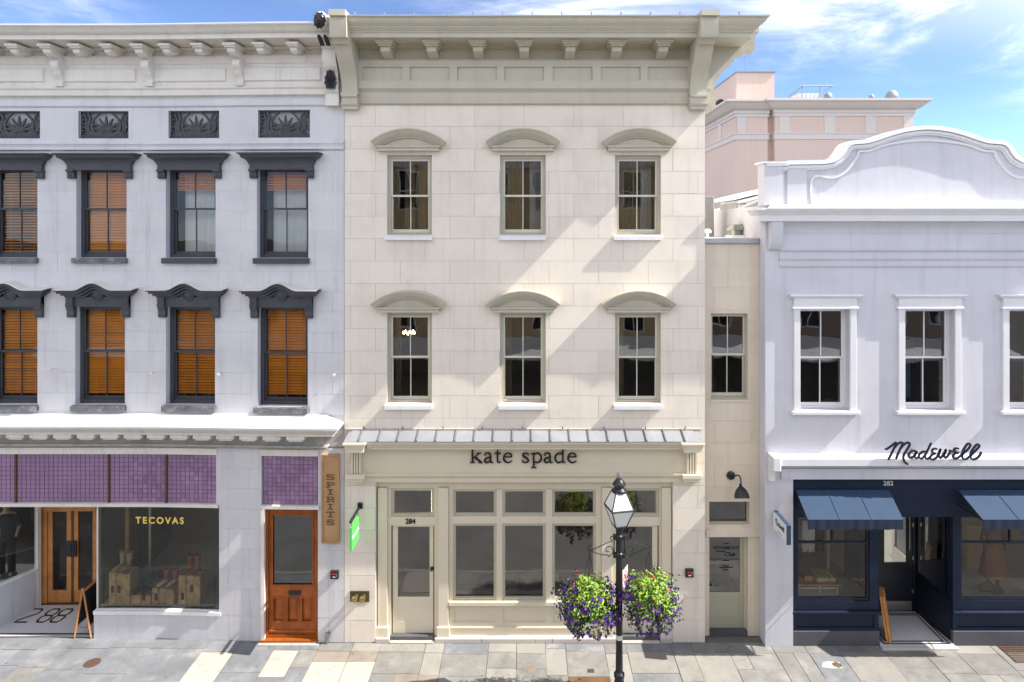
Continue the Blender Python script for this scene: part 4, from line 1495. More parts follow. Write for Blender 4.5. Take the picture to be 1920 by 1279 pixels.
# ---- lead roof over the shop, standing seams
oc = .40
zt_, zb_ = Z(806), Z(828, -oc)
ye = -oc
xl0, xl1, xr0, xr1 = X(660), X(652, ye) + .0, X(1298), X(1308, ye)
rf = MB().add([(xl0, -.02, zt_), (xl1, ye, zb_), (xr1, ye, zb_), (xr0, -.02, zt_), (xl0, -.02, zt_ - .03), (xl1, ye, zb_ - .03), (xr1, ye, zb_ - .03), (xr0, -.02, zt_ - .03)],
              [(0, 1, 2, 3), (7, 6, 5, 4), (0, 4, 5, 1), (1, 5, 6, 2), (2, 6, 7, 3), (3, 7, 4, 0)])
SR = part('shop_roof', rf, 'lead_roof', KB)
nse = 19
sm = MB()
L_ = math.hypot(ye + .02, zb_ - zt_)
for i in range(1, nse):
    xa = xl0 + .25 + (xr0 - xl0 - .5) * (i - 1) / (nse - 2)
    mb = MB()
    t = .012
    v = [(xa - t, -.02, zt_ + .004), (xa + t, -.02, zt_ + .004), (xa + t, ye - .012, zb_ + .002), (xa - t, ye - .012, zb_ + .002)]
    mb.add(v + [(a, b, c + .035) for a, b, c in v], [(0, 1, 2, 3), (4, 7, 6, 5), (0, 4, 5, 1), (1, 5, 6, 2), (2, 6, 7, 3), (3, 7, 4, 0)])
    part('seam', mb, 'lead_seam', SR)
part('roof_flashing', MB().box(KL + .03, KR - .08, -.03, .0, zt_ + .004, zt_ + .03), 'cream_joint', KB)
pin = MB().tube([(0, .0, 0), (0, -.045, 0), (0, -.05, .06)], .008, 5).mesh('wall_pin', 'black_iron')
for px in (683, 756, 831, 905, 980, 1055, 1132, 1210, 1284):
    put('wall_pin', pin, KB, (X(px), 0, Z(803)))

# ---- shop cornice, sign board
zc0 = zb_ - .032
SP = lambda name, prof, x0, x1, m='shop_sage': part(name, MB().sweep(prof, [(x0, .0), (x1, .0)]), m, KB, smooth=True)
SP('shop_cornice', [(0, zc0), (oc - .01, zc0), (oc - .01, zc0 - .03), (oc - .05, zc0 - .05), (oc - .09, zc0 - .13), (oc - .12, zc0 - .15), (oc - .12, zc0 - .18), (.06, zc0 - .182), (0, zc0 - .182)], X(682, -.4) + .05, X(1284, -.4))
for x0, x1, s_ in ((X(643, -.45), X(681, -.45), -1), (X(1283, -.45), X(1321, -.45), 1)):
    xi0, xi1 = (x0 + .06, x1) if s_ < 0 else (x0, x1 - .06)
    mb = MB()
    oo = oc + .05
    mb.sweep([(-.02, zc0 + .01), (.06, zc0 + .01), (.06, zc0 - .02), (.03, zc0 - .05), (.0, zc0 - .14), (-.02, zc0 - .17), (-.02, zc0 - .20), (-.02, zc0 - .20)], [(xi0, 0), (xi0, -oo), (xi1, -oo), (xi1, 0)])
    mb.box(xi0 + .0, xi1 - .0, -oo, -.0, zc0 - .20, zc0 + .008)
    part('cornice_end', mb, 'shop_sage', KB)
    part('cornice_end', MB().add([(x0, -.45, zc0 + .012), (x1, -.45, zc0 + .012), (x1 - .03, -.02, zc0 + .15), (x0 + .03, -.02, zc0 + .15), (x0, -.02, zc0 + .012), (x1, -.02, zc0 + .012)], [(0, 1, 2, 3), (0, 3, 4), (1, 5, 2)]), 'lead_roof', KB)
part('sign_board', MB().box(X(664), X(1303), -.055, .0, Z(886), zc0 - .1), 'shop_sage', KB)
for x0, x1 in ((X(661), X(680)), (X(1284), X(1304))):
    mb = MB()
    w = x1 - x0
    mb.box(x0, x1, -.11, -.05, Z(884), zc0 - .19)
    for q in range(4):
        a = x0 + w * q / 4 + .006
        mb.box(a + .008, a + w / 4 - .014, -.17, -.105, Z(883), zc0 - .19)
    part('fluted_bracket', mb, 'shop_sage', KB)
    mb = MB().cbox(x0 - .10, x1 + .10, -.24, 0, Z(892), Z(884), .01)
    mb.cbox(x0 - .06, x1 + .06, -.19, 0, Z(899), Z(892) - .002, .01)
    part('bracket_base', mb, 'shop_sage', KB)
SP('shop_architrave', [(0, Z(884.5)), (.16, Z(884.5)), (.16, Z(887)), (.12, Z(890)), (.10, Z(893)), (.075, Z(894)), (.075, Z(902)), (0, Z(903))], X(681), X(1283))

# ---- the black letters
def e_(pts, k=6):
    return spline(pts, k)


def glyph(ch):
    """(ribbons, advance); x-height = 1"""
    W = .17
    if ch == 'k':
        return [[(.22, 0, .16), (.22, 1.52, .16)], [(.02, .028, .055), (.42, .028, .055)], [(.02, 1.42, .05), (.24, 1.52, .09)],
                [(.28, .46, .06), (.76, .94, .075)], [(.58, .965, .055), (.92, .965, .055)], [(.42, .60, .15), (.92, .04, .17)], [(.70, .028, .055), (1.03, .028, .055)]], 1.10
    if ch == 'a':
        return [e_([(.10, .76, .12), (.13, .88, .09), (.30, .98, .075), (.48, .92, .13), (.56, .72, .155), (.56, .40, .155), (.57, .14, .155), (.64, .04, .10), (.78, .05, .05)]),
                [(.10, .74, .13), (.15, .80, .13)],
                e_([(.54, .58, .07), (.32, .50, .10), (.13, .36, .14), (.11, .18, .15), (.22, .05, .12), (.38, .06, .08), (.54, .20, .06)])], .86
    if ch == 't':
        return [e_([(.26, 1.30, .04), (.27, 1.1, .13), (.27, .8, .155), (.27, .3, .155), (.30, .10, .14), (.40, .03, .09), (.56, .11, .045)]), [(.03, .93, .085), (.54, .93, .085)]], .66
    if ch == 'e':
        return [e_([(.12, .58, .06), (.40, .585, .06), (.74, .60, .07)], 4), e_([(.75, .60, .10), (.70, .82, .12), (.46, .97, .07), (.22, .84, .12), (.10, .52, .165), (.17, .22, .155), (.40, .035, .10), (.62, .08, .07), (.77, .24, .04)])], .90
    if ch == 's':
        return [e_([(.56, .72, .045), (.52, .90, .06), (.34, .97, .07), (.16, .88, .13), (.14, .72, .155), (.30, .56, .17), (.50, .40, .165), (.56, .22, .15), (.44, .06, .10), (.26, .03, .07), (.12, .12, .06), (.08, .30, .045)]),
                [(.56, .68, .05), (.57, .96, .03)], [(.075, .34, .05), (.06, .02, .03)]], .74
    if ch == 'p':
        return [[(.24, -.50, .16), (.24, .96, .16)], [(.03, -.475, .055), (.46, -.475, .055)], [(.02, .88, .05), (.25, .96, .09)],
                e_([(.28, .80, .06), (.48, .96, .09), (.74, .86, .14), (.85, .52, .165), (.76, .18, .15), (.52, .03, .09), (.28, .14, .06)])], 1.0
    if ch == 'd':
        return [[(.72, .04, .16), (.72, 1.52, .16)], [(.48, 1.43, .05), (.72, 1.52, .09)], [(.72, .04, .06), (.94, .045, .05)],
                e_([(.68, .82, .06), (.50, .96, .09), (.24, .84, .14), (.10, .48, .165), (.20, .16, .15), (.42, .03, .10), (.68, .18, .06)])], 1.04


x = X(880.5, -.1)
xh = Z(849.5, -.1) - Z(868.5, -.1)
adv_total = sum(glyph(c)[1] if c != ' ' else .62 for c in 'kate spade')
target_w = X(1084, -.1) - X(880.5, -.1)
sx = target_w / (adv_total * xh)
SG = thing('sign', 'black serif lettering reading kate spade on the sage fascia board', 'sign', (X(982), -.06, Z(868.5, -.1)))
for c in 'kate spade':
    if c == ' ':
        x += .62 * xh * sx
        continue
    rb, adv = glyph(c)
    mb = MB()
    for q, r_ in enumerate(rb):
        mb.ribbon([(x + p[0] * xh * sx, Z(868.5, -.1) + p[1] * xh, p[2] * xh * 1.06) for p in r_], -.105 - .0012 * q, -.057)
    part('letter', mb, 'lettering_black', SG)
    x += adv * xh * sx

# ---- sage joinery of the shop front, set back in the opening
ys = .12
OL, OR = X(704.5), X(1261.5)
part('shop_header', MB().box(OL + .001, OR - .001, ys - .02, ys + .16, Z(916), Z(903) - .001), 'shop_sage', KB)


def pilaster(a, b, name='pilaster'):
    mb = MB().cbox(X(a), X(b), ys - .06, ys + .1, Z(1187), Z(917), .006)
    part(name, mb, 'shop_sage', KB)
    part('plinth_block', MB().cbox(X(a) - .03, X(b) + .03, ys - .10, ys + .1, Z(1199.5), Z(1178), .008), 'shop_sage', KB)


for a, b in ((707, 725), (821, 840), (1129, 1148), (1242, 1260)):
    pilaster(a, b)


def lights(x0, x1, z0, z1, nm='window', y=ys, w=.045, gm='shop_glass', deep=.06):
    f_ = part(nm, MB().frame(x0, x1, z0, z1, w, y, y + deep).frame(x0 + w, x1 - w, z0 + w, z1 - w, .018, y + .018, y + deep - .006), 'sage_paint', KB)
    part('pane', pane_quad(x0 + w, x1 - w, z0 + w, z1 - w, y + .04), gm, f_)
    return f_


def shop_door(dl, dr, gl_, gr_, tl, tr, knob):
    """door frame, transom light, glazed leaf"""
    fr = MB().box(X(dl), X(tl), ys, ys + .12, .05, Z(916.5)).box(X(tr), X(dr), ys, ys + .12, .05, Z(916.5))
    fr.box(X(tl), X(tr), ys, ys + .12, Z(990), Z(973.5)).box(X(tl), X(tr), ys, ys + .12, Z(919), Z(916.5))
    part('door_frame', fr, 'shop_sage', KB)
    lights(X(tl) + .002, X(tr) - .002, Z(973), Z(919.5), w=.05, y=ys + .02)
    yy = ys + .05
    x0, x1 = X(tl) + .03, X(tr) - .03
    z0, z1 = .12, Z(991)
    zg0, zg1 = Z(1127), Z(994)
    d = part('door', MB().wall(x0, x1, z0, z1, yy, yy + .05, [(X(gl_), X(gr_), zg0, zg1), (X(gl_) + .0, X(gr_) + .0, Z(1174), Z(1141))]), 'shop_sage', KB)
    part('door_glass', pane_quad(X(gl_), X(gr_), zg0, zg1, yy + .02), 'shop_glass', d)
    part('door_panel', MB().box(X(gl_) - .02, X(gr_) + .02, yy + .008, yy + .045, Z(1175), Z(1140)), 'shop_sage', d)
    kn = MB()
    kx = X(knob)
    kn.tube([(kx, yy, Z(1073)), (kx, yy - .05, Z(1073))], .012, 8).ball((kx, yy - .07, Z(1073)), .032, .03, .032, 10, 6)
    kn.lathe([(.0, 0), (.045, 0), (.045, .008), (0, .008)], (0, 0, 0), 12)
    for i in range(len(kn.v) - 48, len(kn.v)):
        a, b, c = kn.v[i]
        kn.v[i] = (kx + a, yy - c, Z(1073) + b)
    part('door_knob', kn, 'black_iron', d, smooth=True)
    part('threshold', MB().box(X(tl) + .001, X(tr) - .001, ys - .09, ys + .2, .0, .115), 'slate_roof', KB)
    return d


D1 = shop_door(725.3, 820.7, 743, 803.5, 731, 813, 808)
D2 = shop_door(1148.3, 1241.7, 1167, 1226, 1156, 1238, 1232)
put('house_number', text_mesh('284', .155, 'lettering_black', .012, .004, spacing=.98), D1, (X(768), ys - .008, Z(986)))
# three-bay show window
cols = [(848, 930.5), (941.5, 1023.5), (1035.5, 1118.5)]
bay = MB()
bay.box(X(840.3), X(848), ys, ys + .10, Z(1134), Z(916.5)); bay.box(X(1118.5), X(1128.7), ys, ys + .10, Z(1134), Z(916.5))
bay.box(X(930.5), X(941.5), ys, ys + .10, Z(1134), Z(920)); bay.box(X(1023.5), X(1035.5), ys, ys + .10, Z(1134), Z(920))
bay.box(X(848), X(1118.5), ys, ys + .10, Z(921), Z(916.5))
for a, b in cols:
    bay.box(X(a), X(b), ys + .002, ys + .098, Z(986), Z(972.5))
part('window_mullions', bay, 'shop_sage', KB)
for a, b in cols:
    lights(X(a) + .002, X(b) - .002, Z(972), Z(921.5), y=ys + .02)
    lights(X(a) + .002, X(b) - .002, Z(1131), Z(986.5), y=ys + .02)
part('shop_sill', MB().cbox(X(840.5), X(1128.5), ys - .07, ys + .14, Z(1139), Z(1131.5), .008), 'shop_sage', KB)
ap = [(X(850), X(928), Z(1173), Z(1144)), (X(942.5), X(1022), Z(1173), Z(1144)), (X(1037), X(1116), Z(1173), Z(1144))]
part('apron', MB().wall(X(840.4), X(1128.6), Z(1181), Z(1139.4), ys, ys + .06, ap), 'shop_sage', KB)
for h in ap:
    part('apron_panel', MB().box(h[0] - .02, h[1] + .02, ys + .02, ys + .05, h[2] - .02, h[3] + .02), 'shop_sage', KB)
part('plinth', MB().sweep([(0, Z(1181)), (.05, Z(1181)), (.05, Z(1183)), (.03, Z(1185)), (.03, Z(1199)), (0, Z(1199))], [(X(840.4), ys + .02), (X(1128.6), ys + .02)]), 'shop_sage', KB)
for a, b in ((704.6, 731), (815, 903), (903, 1003), (1003, 1036), (1036, 1082), (1082, 1156), (1238, 1261)):
    part('step', MB().cbox(X(a) + .004, X(b) - .004, -.03, ys + .2, .0, .10, .008), 'pale_stone', KB)
for a, b in ((731.5, 814.5), (1156.5, 1237.5)):
    part('step', MB().cbox(X(a) + .004, X(b) - .004, -.05, ys - .09, .0, .035, .008), 'pale_stone', KB)
# shop interior
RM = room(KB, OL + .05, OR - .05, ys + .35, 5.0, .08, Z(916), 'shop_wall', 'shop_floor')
part('window_bed', MB().box(X(842), X(1127), ys + .2, ys + .34, Z(1134), Z(1128)), 'grey_display', KB)
for px in (804.5, 1163):
    lt = part('glow_strip', MB().box(X(px) - .012, X(px) + .012, ys + .34, ys + .36, Z(1060), Z(925)), 'warm_lamp', KB)  # emissive warm strip just inside each door edge
cu = thing('cushion', 'low dark plum cushion form along the sill inside the cream shop window', 'cushion', (X(978), .75, Z(1133)))
mb = MB()
for q in range(9):
    mb.ball((-.85 + q * .2, .04 * (q % 2), .12), .22, .16, .15 + .03 * (q % 3), 10, 6)
cu.empty_display_size = .1
mat('plum_velvet', (.06, .012, .03), .9, .1)
part('cushion_body', mb, 'plum_velvet', cu, smooth=True, at=(X(978), .75, Z(1133)))

# ================================================================== narrow infill building
IY = .25
IL, IR = KR + .002, 5.645
IB = thing('infill_building', 'narrow buff stone infill front with one window above a green glazed door', 'building', (X(1374), IY, 0))
XI = lambda p: X(p, IY)
ZI = lambda p: Z(p, IY)
ih = [(XI(1333), XI(1402), ZI(749), ZI(588)), (XI(1330), XI(1405), ZI(984), ZI(941)), (XI(1330), XI(1402), -1, ZI(1006))]
part('wall', MB().wall(IL, IR, 0, ZI(456), IY + .008, IY + .4, ih).front(IY + .008), ['infill_stone', 'cream_joint'], IB)
rr = random.Random(9)
zs = [ZI(457 + 41.5 * k) for k in range(0, 18)]
zs = [z for z in zs if z > .15] + [0]
block_courses(IB, IL, IR, zs, lambda k: [XI(1365 if k % 2 else 1340), XI(1408 if k % 2 == 0 else 1500)], ih, IY, 'infill_stone', gap=.004, rr=rr, jit=.001)
part('coping', MB().box(IL, IR, IY - .06, IY + .45, ZI(456), ZI(447)), 'lead_roof', IB)
part('roof', MB().box(IL, IR, IY + .45, 9, ZI(452), ZI(447.3)), 'white_roofing', IB)
w, h = ih[0][1] - ih[0][0], ih[0][3] - ih[0][2]
win = sash_window(IB, (ih[0][0] + ih[0][1]) / 2, IY, ih[0][2], w, h, 'sage_frame', sb=.12, meet=.505, jf=.035, head=.05, base=.045, st=.03, gm='window_glass', sm='sash_sage')
part('sill', MB().box(-w / 2 - .02, w / 2 + .02, -.03, .12, -.05, -.002), 'infill_stone', win, at=(0, 0, 0), local=True)
room(IB, IL + .05, IR - .05, IY + .42, 4, ZI(765), ZI(570), 'shop_wall')
a, b, c, d = ih[1]
f_ = part('transom', MB().frame(a + .002, b - .002, c, d, .02, IY + .13, IY + .19), 'sage_frame', IB)
part('pane', pane_quad(a + .02, b - .02, c + .02, d - .02, IY + .16), 'grey_glass', f_)
mb = MB().cbox(XI(1321.5) + .02, XI(1424), IY - .05, IY + .2, ZI(1006), ZI(993), .012)
mb.add([(XI(1329), IY - .04, ZI(993)), (XI(1412), IY - .04, ZI(993)), (XI(1406), IY + .14, ZI(984)), (XI(1330), IY + .14, ZI(984))], [(0, 1, 2, 3)])
part('lintel', mb, 'infill_stone', IB)
x0, x1 = ih[2][0] + .002, ih[2][1] - .002
yd = IY + .13
part('door_frame', MB().frame(x0, x1, .001, ih[2][3] - .002, .03, yd, yd + .1, bottom=.02), 'shop_sage', IB)
xg0, xg1, zg0, zg1 = XI(1333.5), XI(1391), ZI(1117), ih[2][3] - .045
mat('green_sage', (.40, .40, .31), .5, .04, 1.5)
DI = part('door', MB().wall(x0 + .032, x1 - .032, .10, ih[2][3] - .035, yd + .02, yd + .07, [(xg0, xg1, zg0, zg1), (xg0, xg1, ZI(1165), ZI(1128))]), 'green_sage', IB)
gd = part('door_glass', pane_quad(xg0, xg1, zg0, zg1, yd + .045), 'shop_glass', DI)
part('door_panel', MB().box(xg0 - .02, xg1 + .02, yd + .03, yd + .06, ZI(1166), ZI(1127)), 'green_sage', DI)
part('door_handle', MB().box(xg0 - .015, xg0 + .06, yd - .01, yd + .02, ZI(1104), ZI(1102)), 'black_iron', DI)
part('threshold', MB().box(x0, x1, IY + .0, IY + .3, 0, .095), 'slate_roof', IB)
for txt, sz, px, py, sp, shr in (('RICHEMONT', .105, 1362, 1030, 1.0, 0), ('Club', .14, 1368, 1043, .9, .35)):
    put('lettering', text_mesh(txt, sz, 'lettering_black', .003, .001, spacing=sp, shear=shr), gd, (X(px, IY + .17), yd + .038, Z(py, IY + .17)))
for wpx, px, py in ((9, 1362, 1019), (18, 1352, 1034), (13, 1361, 1051), (11, 1361, 1061), (26, 1361, 1064), (10, 1361, 1068)):
    part('rule_line', MB().box(X(px - wpx / 2, .42), X(px + wpx / 2, .42), yd + .036, yd + .04, Z(py + .8, .42), Z(py - .6, .42)), 'lettering_black', gd)
part('rule_line', MB().box(xg0 + .01, xg1 - .01, yd + .036, yd + .04, Z(1048.6, .42), Z(1048, .42)), 'lettering_black', gd)
room(IB, IL + .05, IR - .05, yd + .3, 3.6, .02, ZI(935), 'shop_wall', 'shop_floor')
# ================================================================== white shop building with the curved parapet (right)
MY = -.15
XM = lambda p, o=0: X(p, MY - o)
ZM = lambda p, o=0: Z(p, MY - o)
ML, MR = XM(1435), XM(2052)
WB = thing('shop_building', 'bluish white stucco shop building with curved parapet and navy shop front', 'building', (X(1740), MY, 0))
W = 'blue_white_stucco'
mo = [(1499, 1592), (1695, 1788), (1889.5, 1983)]
mh = [(XM(a), XM(b), ZM(769), ZM(580)) for a, b in mo]
front = (XM(1487), XM(2010), -1, ZM(898))
mbw = MB().wall(ML, MR, 0, ZM(386), MY, MY + .36, mh + [front])
part('wall', mbw, W, WB)
part('side_wall', MB().box(ML, ML + .3, MY + .361, 12, 0, ZM(386)), W, WB)
# parapet with its stepped curve
half = [(1424, 306), (1475, 305), (1477, 303), (1522, 302.5), (1545, 302), (1560, 299), (1570, 293), (1577, 284), (1583, 274), (1590, 268), (1600, 265), (1612, 264.5), (1626, 263), (1645, 257), (1668, 249), (1690, 243), (1714, 239), (1737, 237.5)]
out = half + [(2 * 1737 - a, b) for a, b in half[-2::-1]]
PT = .32
top = [(XM(a), ZM(b)) for a, b in out]
top[0] = (ML, top[0][1]); top[-1] = (MR, top[-1][1])
zbp = ZM(386)
mb = MB()
for (x0, z0), (x1, z1) in zip(top[:-1], top[1:]):
    if x1 - x0 < 1e-4: continue
    mb.add([(x0, MY + .02, zbp), (x1, MY + .02, zbp), (x1, MY + .02, z1 - .05), (x0, MY + .02, z0 - .05), (x0, MY + .02 + PT, zbp), (x1, MY + .02 + PT, zbp), (x1, MY + .02 + PT, z1 - .05), (x0, MY + .02 + PT, z0 - .05)],
           [(0, 1, 2, 3), (5, 4, 7, 6), (3, 2, 6, 7)])
part('parapet', mb, W, WB)


def follow(y0, y1, d0, d1, i0=0, i1=None, nm='parapet_moulding', m='white_trim_cool', lift=0.0):
    """strip following the parapet outline between offsets d0..d1 below it"""
    P = top[i0:i1]
    n = len(P)
    N = []
    for i in range(n):
        a, b = P[max(i - 1, 0)], P[min(i + 1, n - 1)]
        dx_, dz_ = b[0] - a[0], b[1] - a[1]
        l = math.hypot(dx_, dz_)
        N.append((dz_ / l, -dx_ / l))
    A = [(p[0] + q[0] * d0, p[1] + q[1] * d0) for p, q in zip(P, N)]
    B = [(p[0] + q[0] * d1, p[1] + q[1] * d1) for p, q in zip(P, N)]
    v = [(a, y0, b) for a, b in A] + [(a, y0, b) for a, b in B] + [(a, y1, b) for a, b in A] + [(a, y1, b) for a, b in B]
    f = []
    for i in range(n - 1):
        f += [(i, i + 1, n + i + 1, n + i), (2 * n + i + 1, 2 * n + i, 3 * n + i, 3 * n + i + 1), (i + 1, i, 2 * n + i, 2 * n + i + 1), (n + i, n + i + 1, 3 * n + i + 1, 3 * n + i)]
    f += [(0, n, 3 * n, 2 * n), (n - 1, 3 * n - 1, 4 * n - 1, 2 * n - 1)]
    return part(nm, MB().add(v, f), m, WB, smooth=True)


follow(MY - .09, MY + .40, -.02, .075, nm='coping', m='white_roofing')
follow(MY - .05, MY + .03, .09, .15)
follow(MY - .02, MY + .03, .15, .19)
# inner raised line
inner = [(1523, 390), (1523, 334), (1562, 333), (1584, 323), (1600, 304), (1608, 292), (1611, 284), (1628, 283), (1660, 272), (1695, 266), (1737, 263)]
inn = inner + [(2 * 1737 - a, b) for a, b in inner[-2::-1]]
IP = spline([(XM(a), ZM(b)) for a, b in inn], 5)
mb = MB().ribbon([(a, b, .05) for a, b in IP], MY - .025, MY + .03)
part('parapet_moulding', mb, 'white_trim_cool', WB, smooth=True)
part('parapet_pier', MB().box(XM(1475) + .003, XM(1512), MY - .03, MY + .1, ZM(385.5), ZM(312)), W, WB)
part('parapet_pier', MB().box(ML - .04, XM(1467), MY - .06, MY + .38, ZM(385.5), ZM(307)), W, WB)
part('coping', MB().box(ML - .10, XM(1473), MY - .10, MY + .42, ZM(306.8), ZM(303.5)), 'white_roofing', WB)

# main cornice
om = .36
z_ = lambda p, o: ZM(p, o)
CP = [(XM(1443, .3), MY + .0), (MR, MY)]
part('ledge', MB().box(XM(1440, .4), MR, MY - om - .02, MY - .002, z_(391.5, .42), z_(390, .42)), 'white_roofing', WB)
part('ledge', MB().add([(XM(1440, .4), MY - om - .02, z_(390, .42) + .002), (MR, MY - om - .02, z_(390, .42) + .002), (MR, MY + .02, ZM(383)), (XM(1447), MY + .02, ZM(383))], [(0, 1, 2, 3)]), 'white_roofing', WB)
part('cornice', MB().sweep([(0, z_(392, .4)), (om, z_(392, .4)), (om, z_(394, .4)), (om - .04, z_(397, .38)), (om - .06, z_(400, .36)), (om - .09, z_(403, .34)), (om - .10, z_(404, .32)), (om - .10, z_(415, .32)), (0, z_(415, .32))],
                           [(XM(1447, .3), MY + .3), (XM(1447, .3), MY), (MR, MY)]), 'white_trim_cool', WB, smooth=True)
cove = [(0, z_(415.5, .3))] + [(.24 - .21 * math.sin(math.radians(t)), z_(415.5, .3) - (z_(415.5, .3) - ZM(438)) * (1 - math.cos(math.radians(t)))) for t in range(0, 91, 15)] + [(0, ZM(438))]
part('cove', MB().sweep(cove, [(XM(1462), MY), (MR, MY)]), W, WB, smooth=True)
part('cove', MB().prism([(MY + .001, ZM(470))] + [(MY - .24 * math.cos(math.radians(t)) * 1.0, z_(415.5, .3) - (z_(415.5, .3) - ZM(470)) * math.sin(math.radians(t))) for t in range(80, -1, -16)] + [(MY, z_(415.5, .3))], XM(1440), XM(1461.5), 'yz'), W, WB, smooth=True)
for a, b, o in ((438.3, 467.5, .045), (467.7, 470, .075), (470.2, 484, .03), (484.2, 486.5, .055), (486.7, 497, .02), (497.2, 499.5, .04)):
    part('frieze_band', MB().box(XM(1461), MR, MY - o, MY + .01, ZM(b), ZM(a)), W, WB)

# ---- upper windows
for k, (a, b) in enumerate(mo):
    x0, x1 = XM(a), XM(b)
    xc, w, h = (x0 + x1) / 2, x1 - x0, ZM(580) - ZM(769)
    win = sash_window(WB, xc, MY, ZM(769), w, h, 'white_trim_cool', sb=.16, meet=.495, jf=.05, head=.02, base=.05, st=.04, mun=.024, gm='window_glass')
    tr = MB()
    for s_ in (-1, 1):
        xa, xb = sorted((s_ * (w / 2 + .001), s_ * (w / 2 + .14)))
        tr.cbox(xa, xb, -.06, .01, -.0, h + .02, .006)
    tr.box(-w / 2 - .14, w / 2 + .14, -.07, .01, h + .022, Z(558) - Z(580) + h)
    tr.sweep([(0, h + .27), (.10, h + .27), (.11, h + .30), (.13, h + .315), (.13, h + .335), (0, h + .335)], [(-w / 2 - .12, .01), (-w / 2 - .12, 0), (w / 2 + .12, 0), (w / 2 + .12, .01)])
    tr.sweep([(0, h + .015), (.10, h + .015), (.10, h + .05), (.075, h + .085), (0, h + .085)], [(-w / 2 - .08, .01), (-w / 2 - .08, 0), (w / 2 + .08, 0), (w / 2 + .08, .01)])
    put('window_trim', cached('mtrim', lambda: tr.mesh('window_trim', 'white_trim_cool')), win, (0, 0, 0), 0, True)
    put('sill', cached('msill', lambda: MB().cbox(-w / 2 - .20, w / 2 + .20, -.13, .16, -.075, -.002, .008).mesh('sill', 'white_trim_cool')), win, (0, 0, 0), 0, True)
room(WB, ML + .4, MR - .4, MY + .45, 4, ZM(790), ZM(560), 'dark_room', 'shop_floor')
xw = XM(1728)
rail = thing('clothes_rail', 'denim jeans on a rail behind the upper middle sash of the white building', 'clothes rail', (xw - .1, .48, ZM(770)))
fr_ = MB().tube([(-.45, 0, 0), (-.45, 0, 1.12), (.45, 0, 1.12), (.45, 0, 0)], .012, 6)
part('rail', fr_, 'white_paint', rail, at=rail.location)
for q in range(7):
    part('garment', curtain_me(.15, .95, 2, 'cloth_denim' if q < 5 else 'cloth_black', .03, q + 90), None, rail, at=rail.location + Vector((-.36 + .12 * q, .0, .12)))
part('rail_panel', MB().box(XM(1660), XM(1800), 1.6, 1.64, ZM(690), ZM(662)), 'sign_wood', WB)

# ---- ledge over the shop and shop front
ol = .26
part('shop_ledge', MB().sweep([(0, ZM(850)), (ol, z_(861, ol)), (ol, z_(874, ol)), (ol - .05, z_(876, ol)), (.03, z_(877, ol)), (0, z_(877, ol))], [(XM(1452, .2), MY), (MR, MY)]), 'white_trim_cool', WB)
mb = MB().cbox(XM(1449, .3), XM(1464, .3), MY - .34, MY, z_(884, .3), z_(857, .3), .02)
mb.cbox(XM(1443, .1), XM(1453, .1), MY - .14, MY, z_(904, .15), z_(853, .15), .02)
part('ledge_bracket', mb, 'white_trim_cool', WB)
part('shop_frieze', MB().box(XM(1464), MR, MY - .05, MY + .01, ZM(897.5), ZM(878)), W, WB)

ys2 = MY + .06
NV = 'navy_paint'
part('shop_header', MB().box(front[0] + .002, front[1], ys2 + .001, ys2 + .14, ZM(972), ZM(898.5)), NV, WB)


def show_front(a, b, ga, gb, nm):
    x0, x1 = XM(a), XM(b)
    g0, g1 = XM(ga), XM(gb)
    zg0, zg1 = ZM(1130), ZM(969)
    f_ = part(nm, MB().wall(x0, x1, ZM(1150), ZM(972) - .001, ys2, ys2 + .12, [(g0, g1, zg0, zg1 + 1)]), NV, WB)
    fr2 = MB().frame(g0 + .002, g1 - .002, zg0 + .002, zg1 - .01, .045, ys2 + .03, ys2 + .10)
    zt2 = ZM(1021)
    fr2.box(g0 + .046, g1 - .046, ys2 + .035, ys2 + .095, zt2 - .02, zt2 + .02)
    fr2.box((g0 + g1) / 2 - .02, (g0 + g1) / 2 + .02, ys2 + .035, ys2 + .095, zt2 + .021, zg1 - .056)
    part('window_bars', fr2, 'navy_dark', f_)
    part('pane', pane_quad(g0 + .04, g1 - .04, zg0 + .04, zg1 - .05, ys2 + .065), 'display_glass', f_)
    part('shop_sill', MB().cbox(x0 - .02, x1 + .02, ys2 - .06, ys2 + .14, ZM(1152), ZM(1147.5), .008), 'navy_paint', WB)
    pn = MB().wall(x0, x1, ZM(1185), ZM(1152.3), ys2 + .0, ys2 + .10, [(x0 + .10, x1 - .10, ZM(1180), ZM(1157))])
    part('stall_riser', pn, NV, WB)
    part('riser_panel', MB().box(x0 + .08, x1 - .08, ys2 + .03, ys2 + .08, ZM(1181), ZM(1156)), NV, WB)
    part('riser_moulding', MB().cbox(x0 + .11, x1 - .11, ys2 - .005, ys2 + .03, ZM(1183), ZM(1180.3), .004), NV, WB)
    part('plinth', MB().cbox(x0 - .01, x1 + .01, ys2 - .03, ys2 + .1, 0, ZM(1185.5), .006), 'slate_roof', WB)


show_front(1487, 1650, 1496, 1633, 'shop_window')
show_front(1790, 2010, 1804, 1996, 'shop_window')
part('end_pier', MB().box(XM(2010), MR, MY, MY + .3, 0, ZM(898)), W, WB)
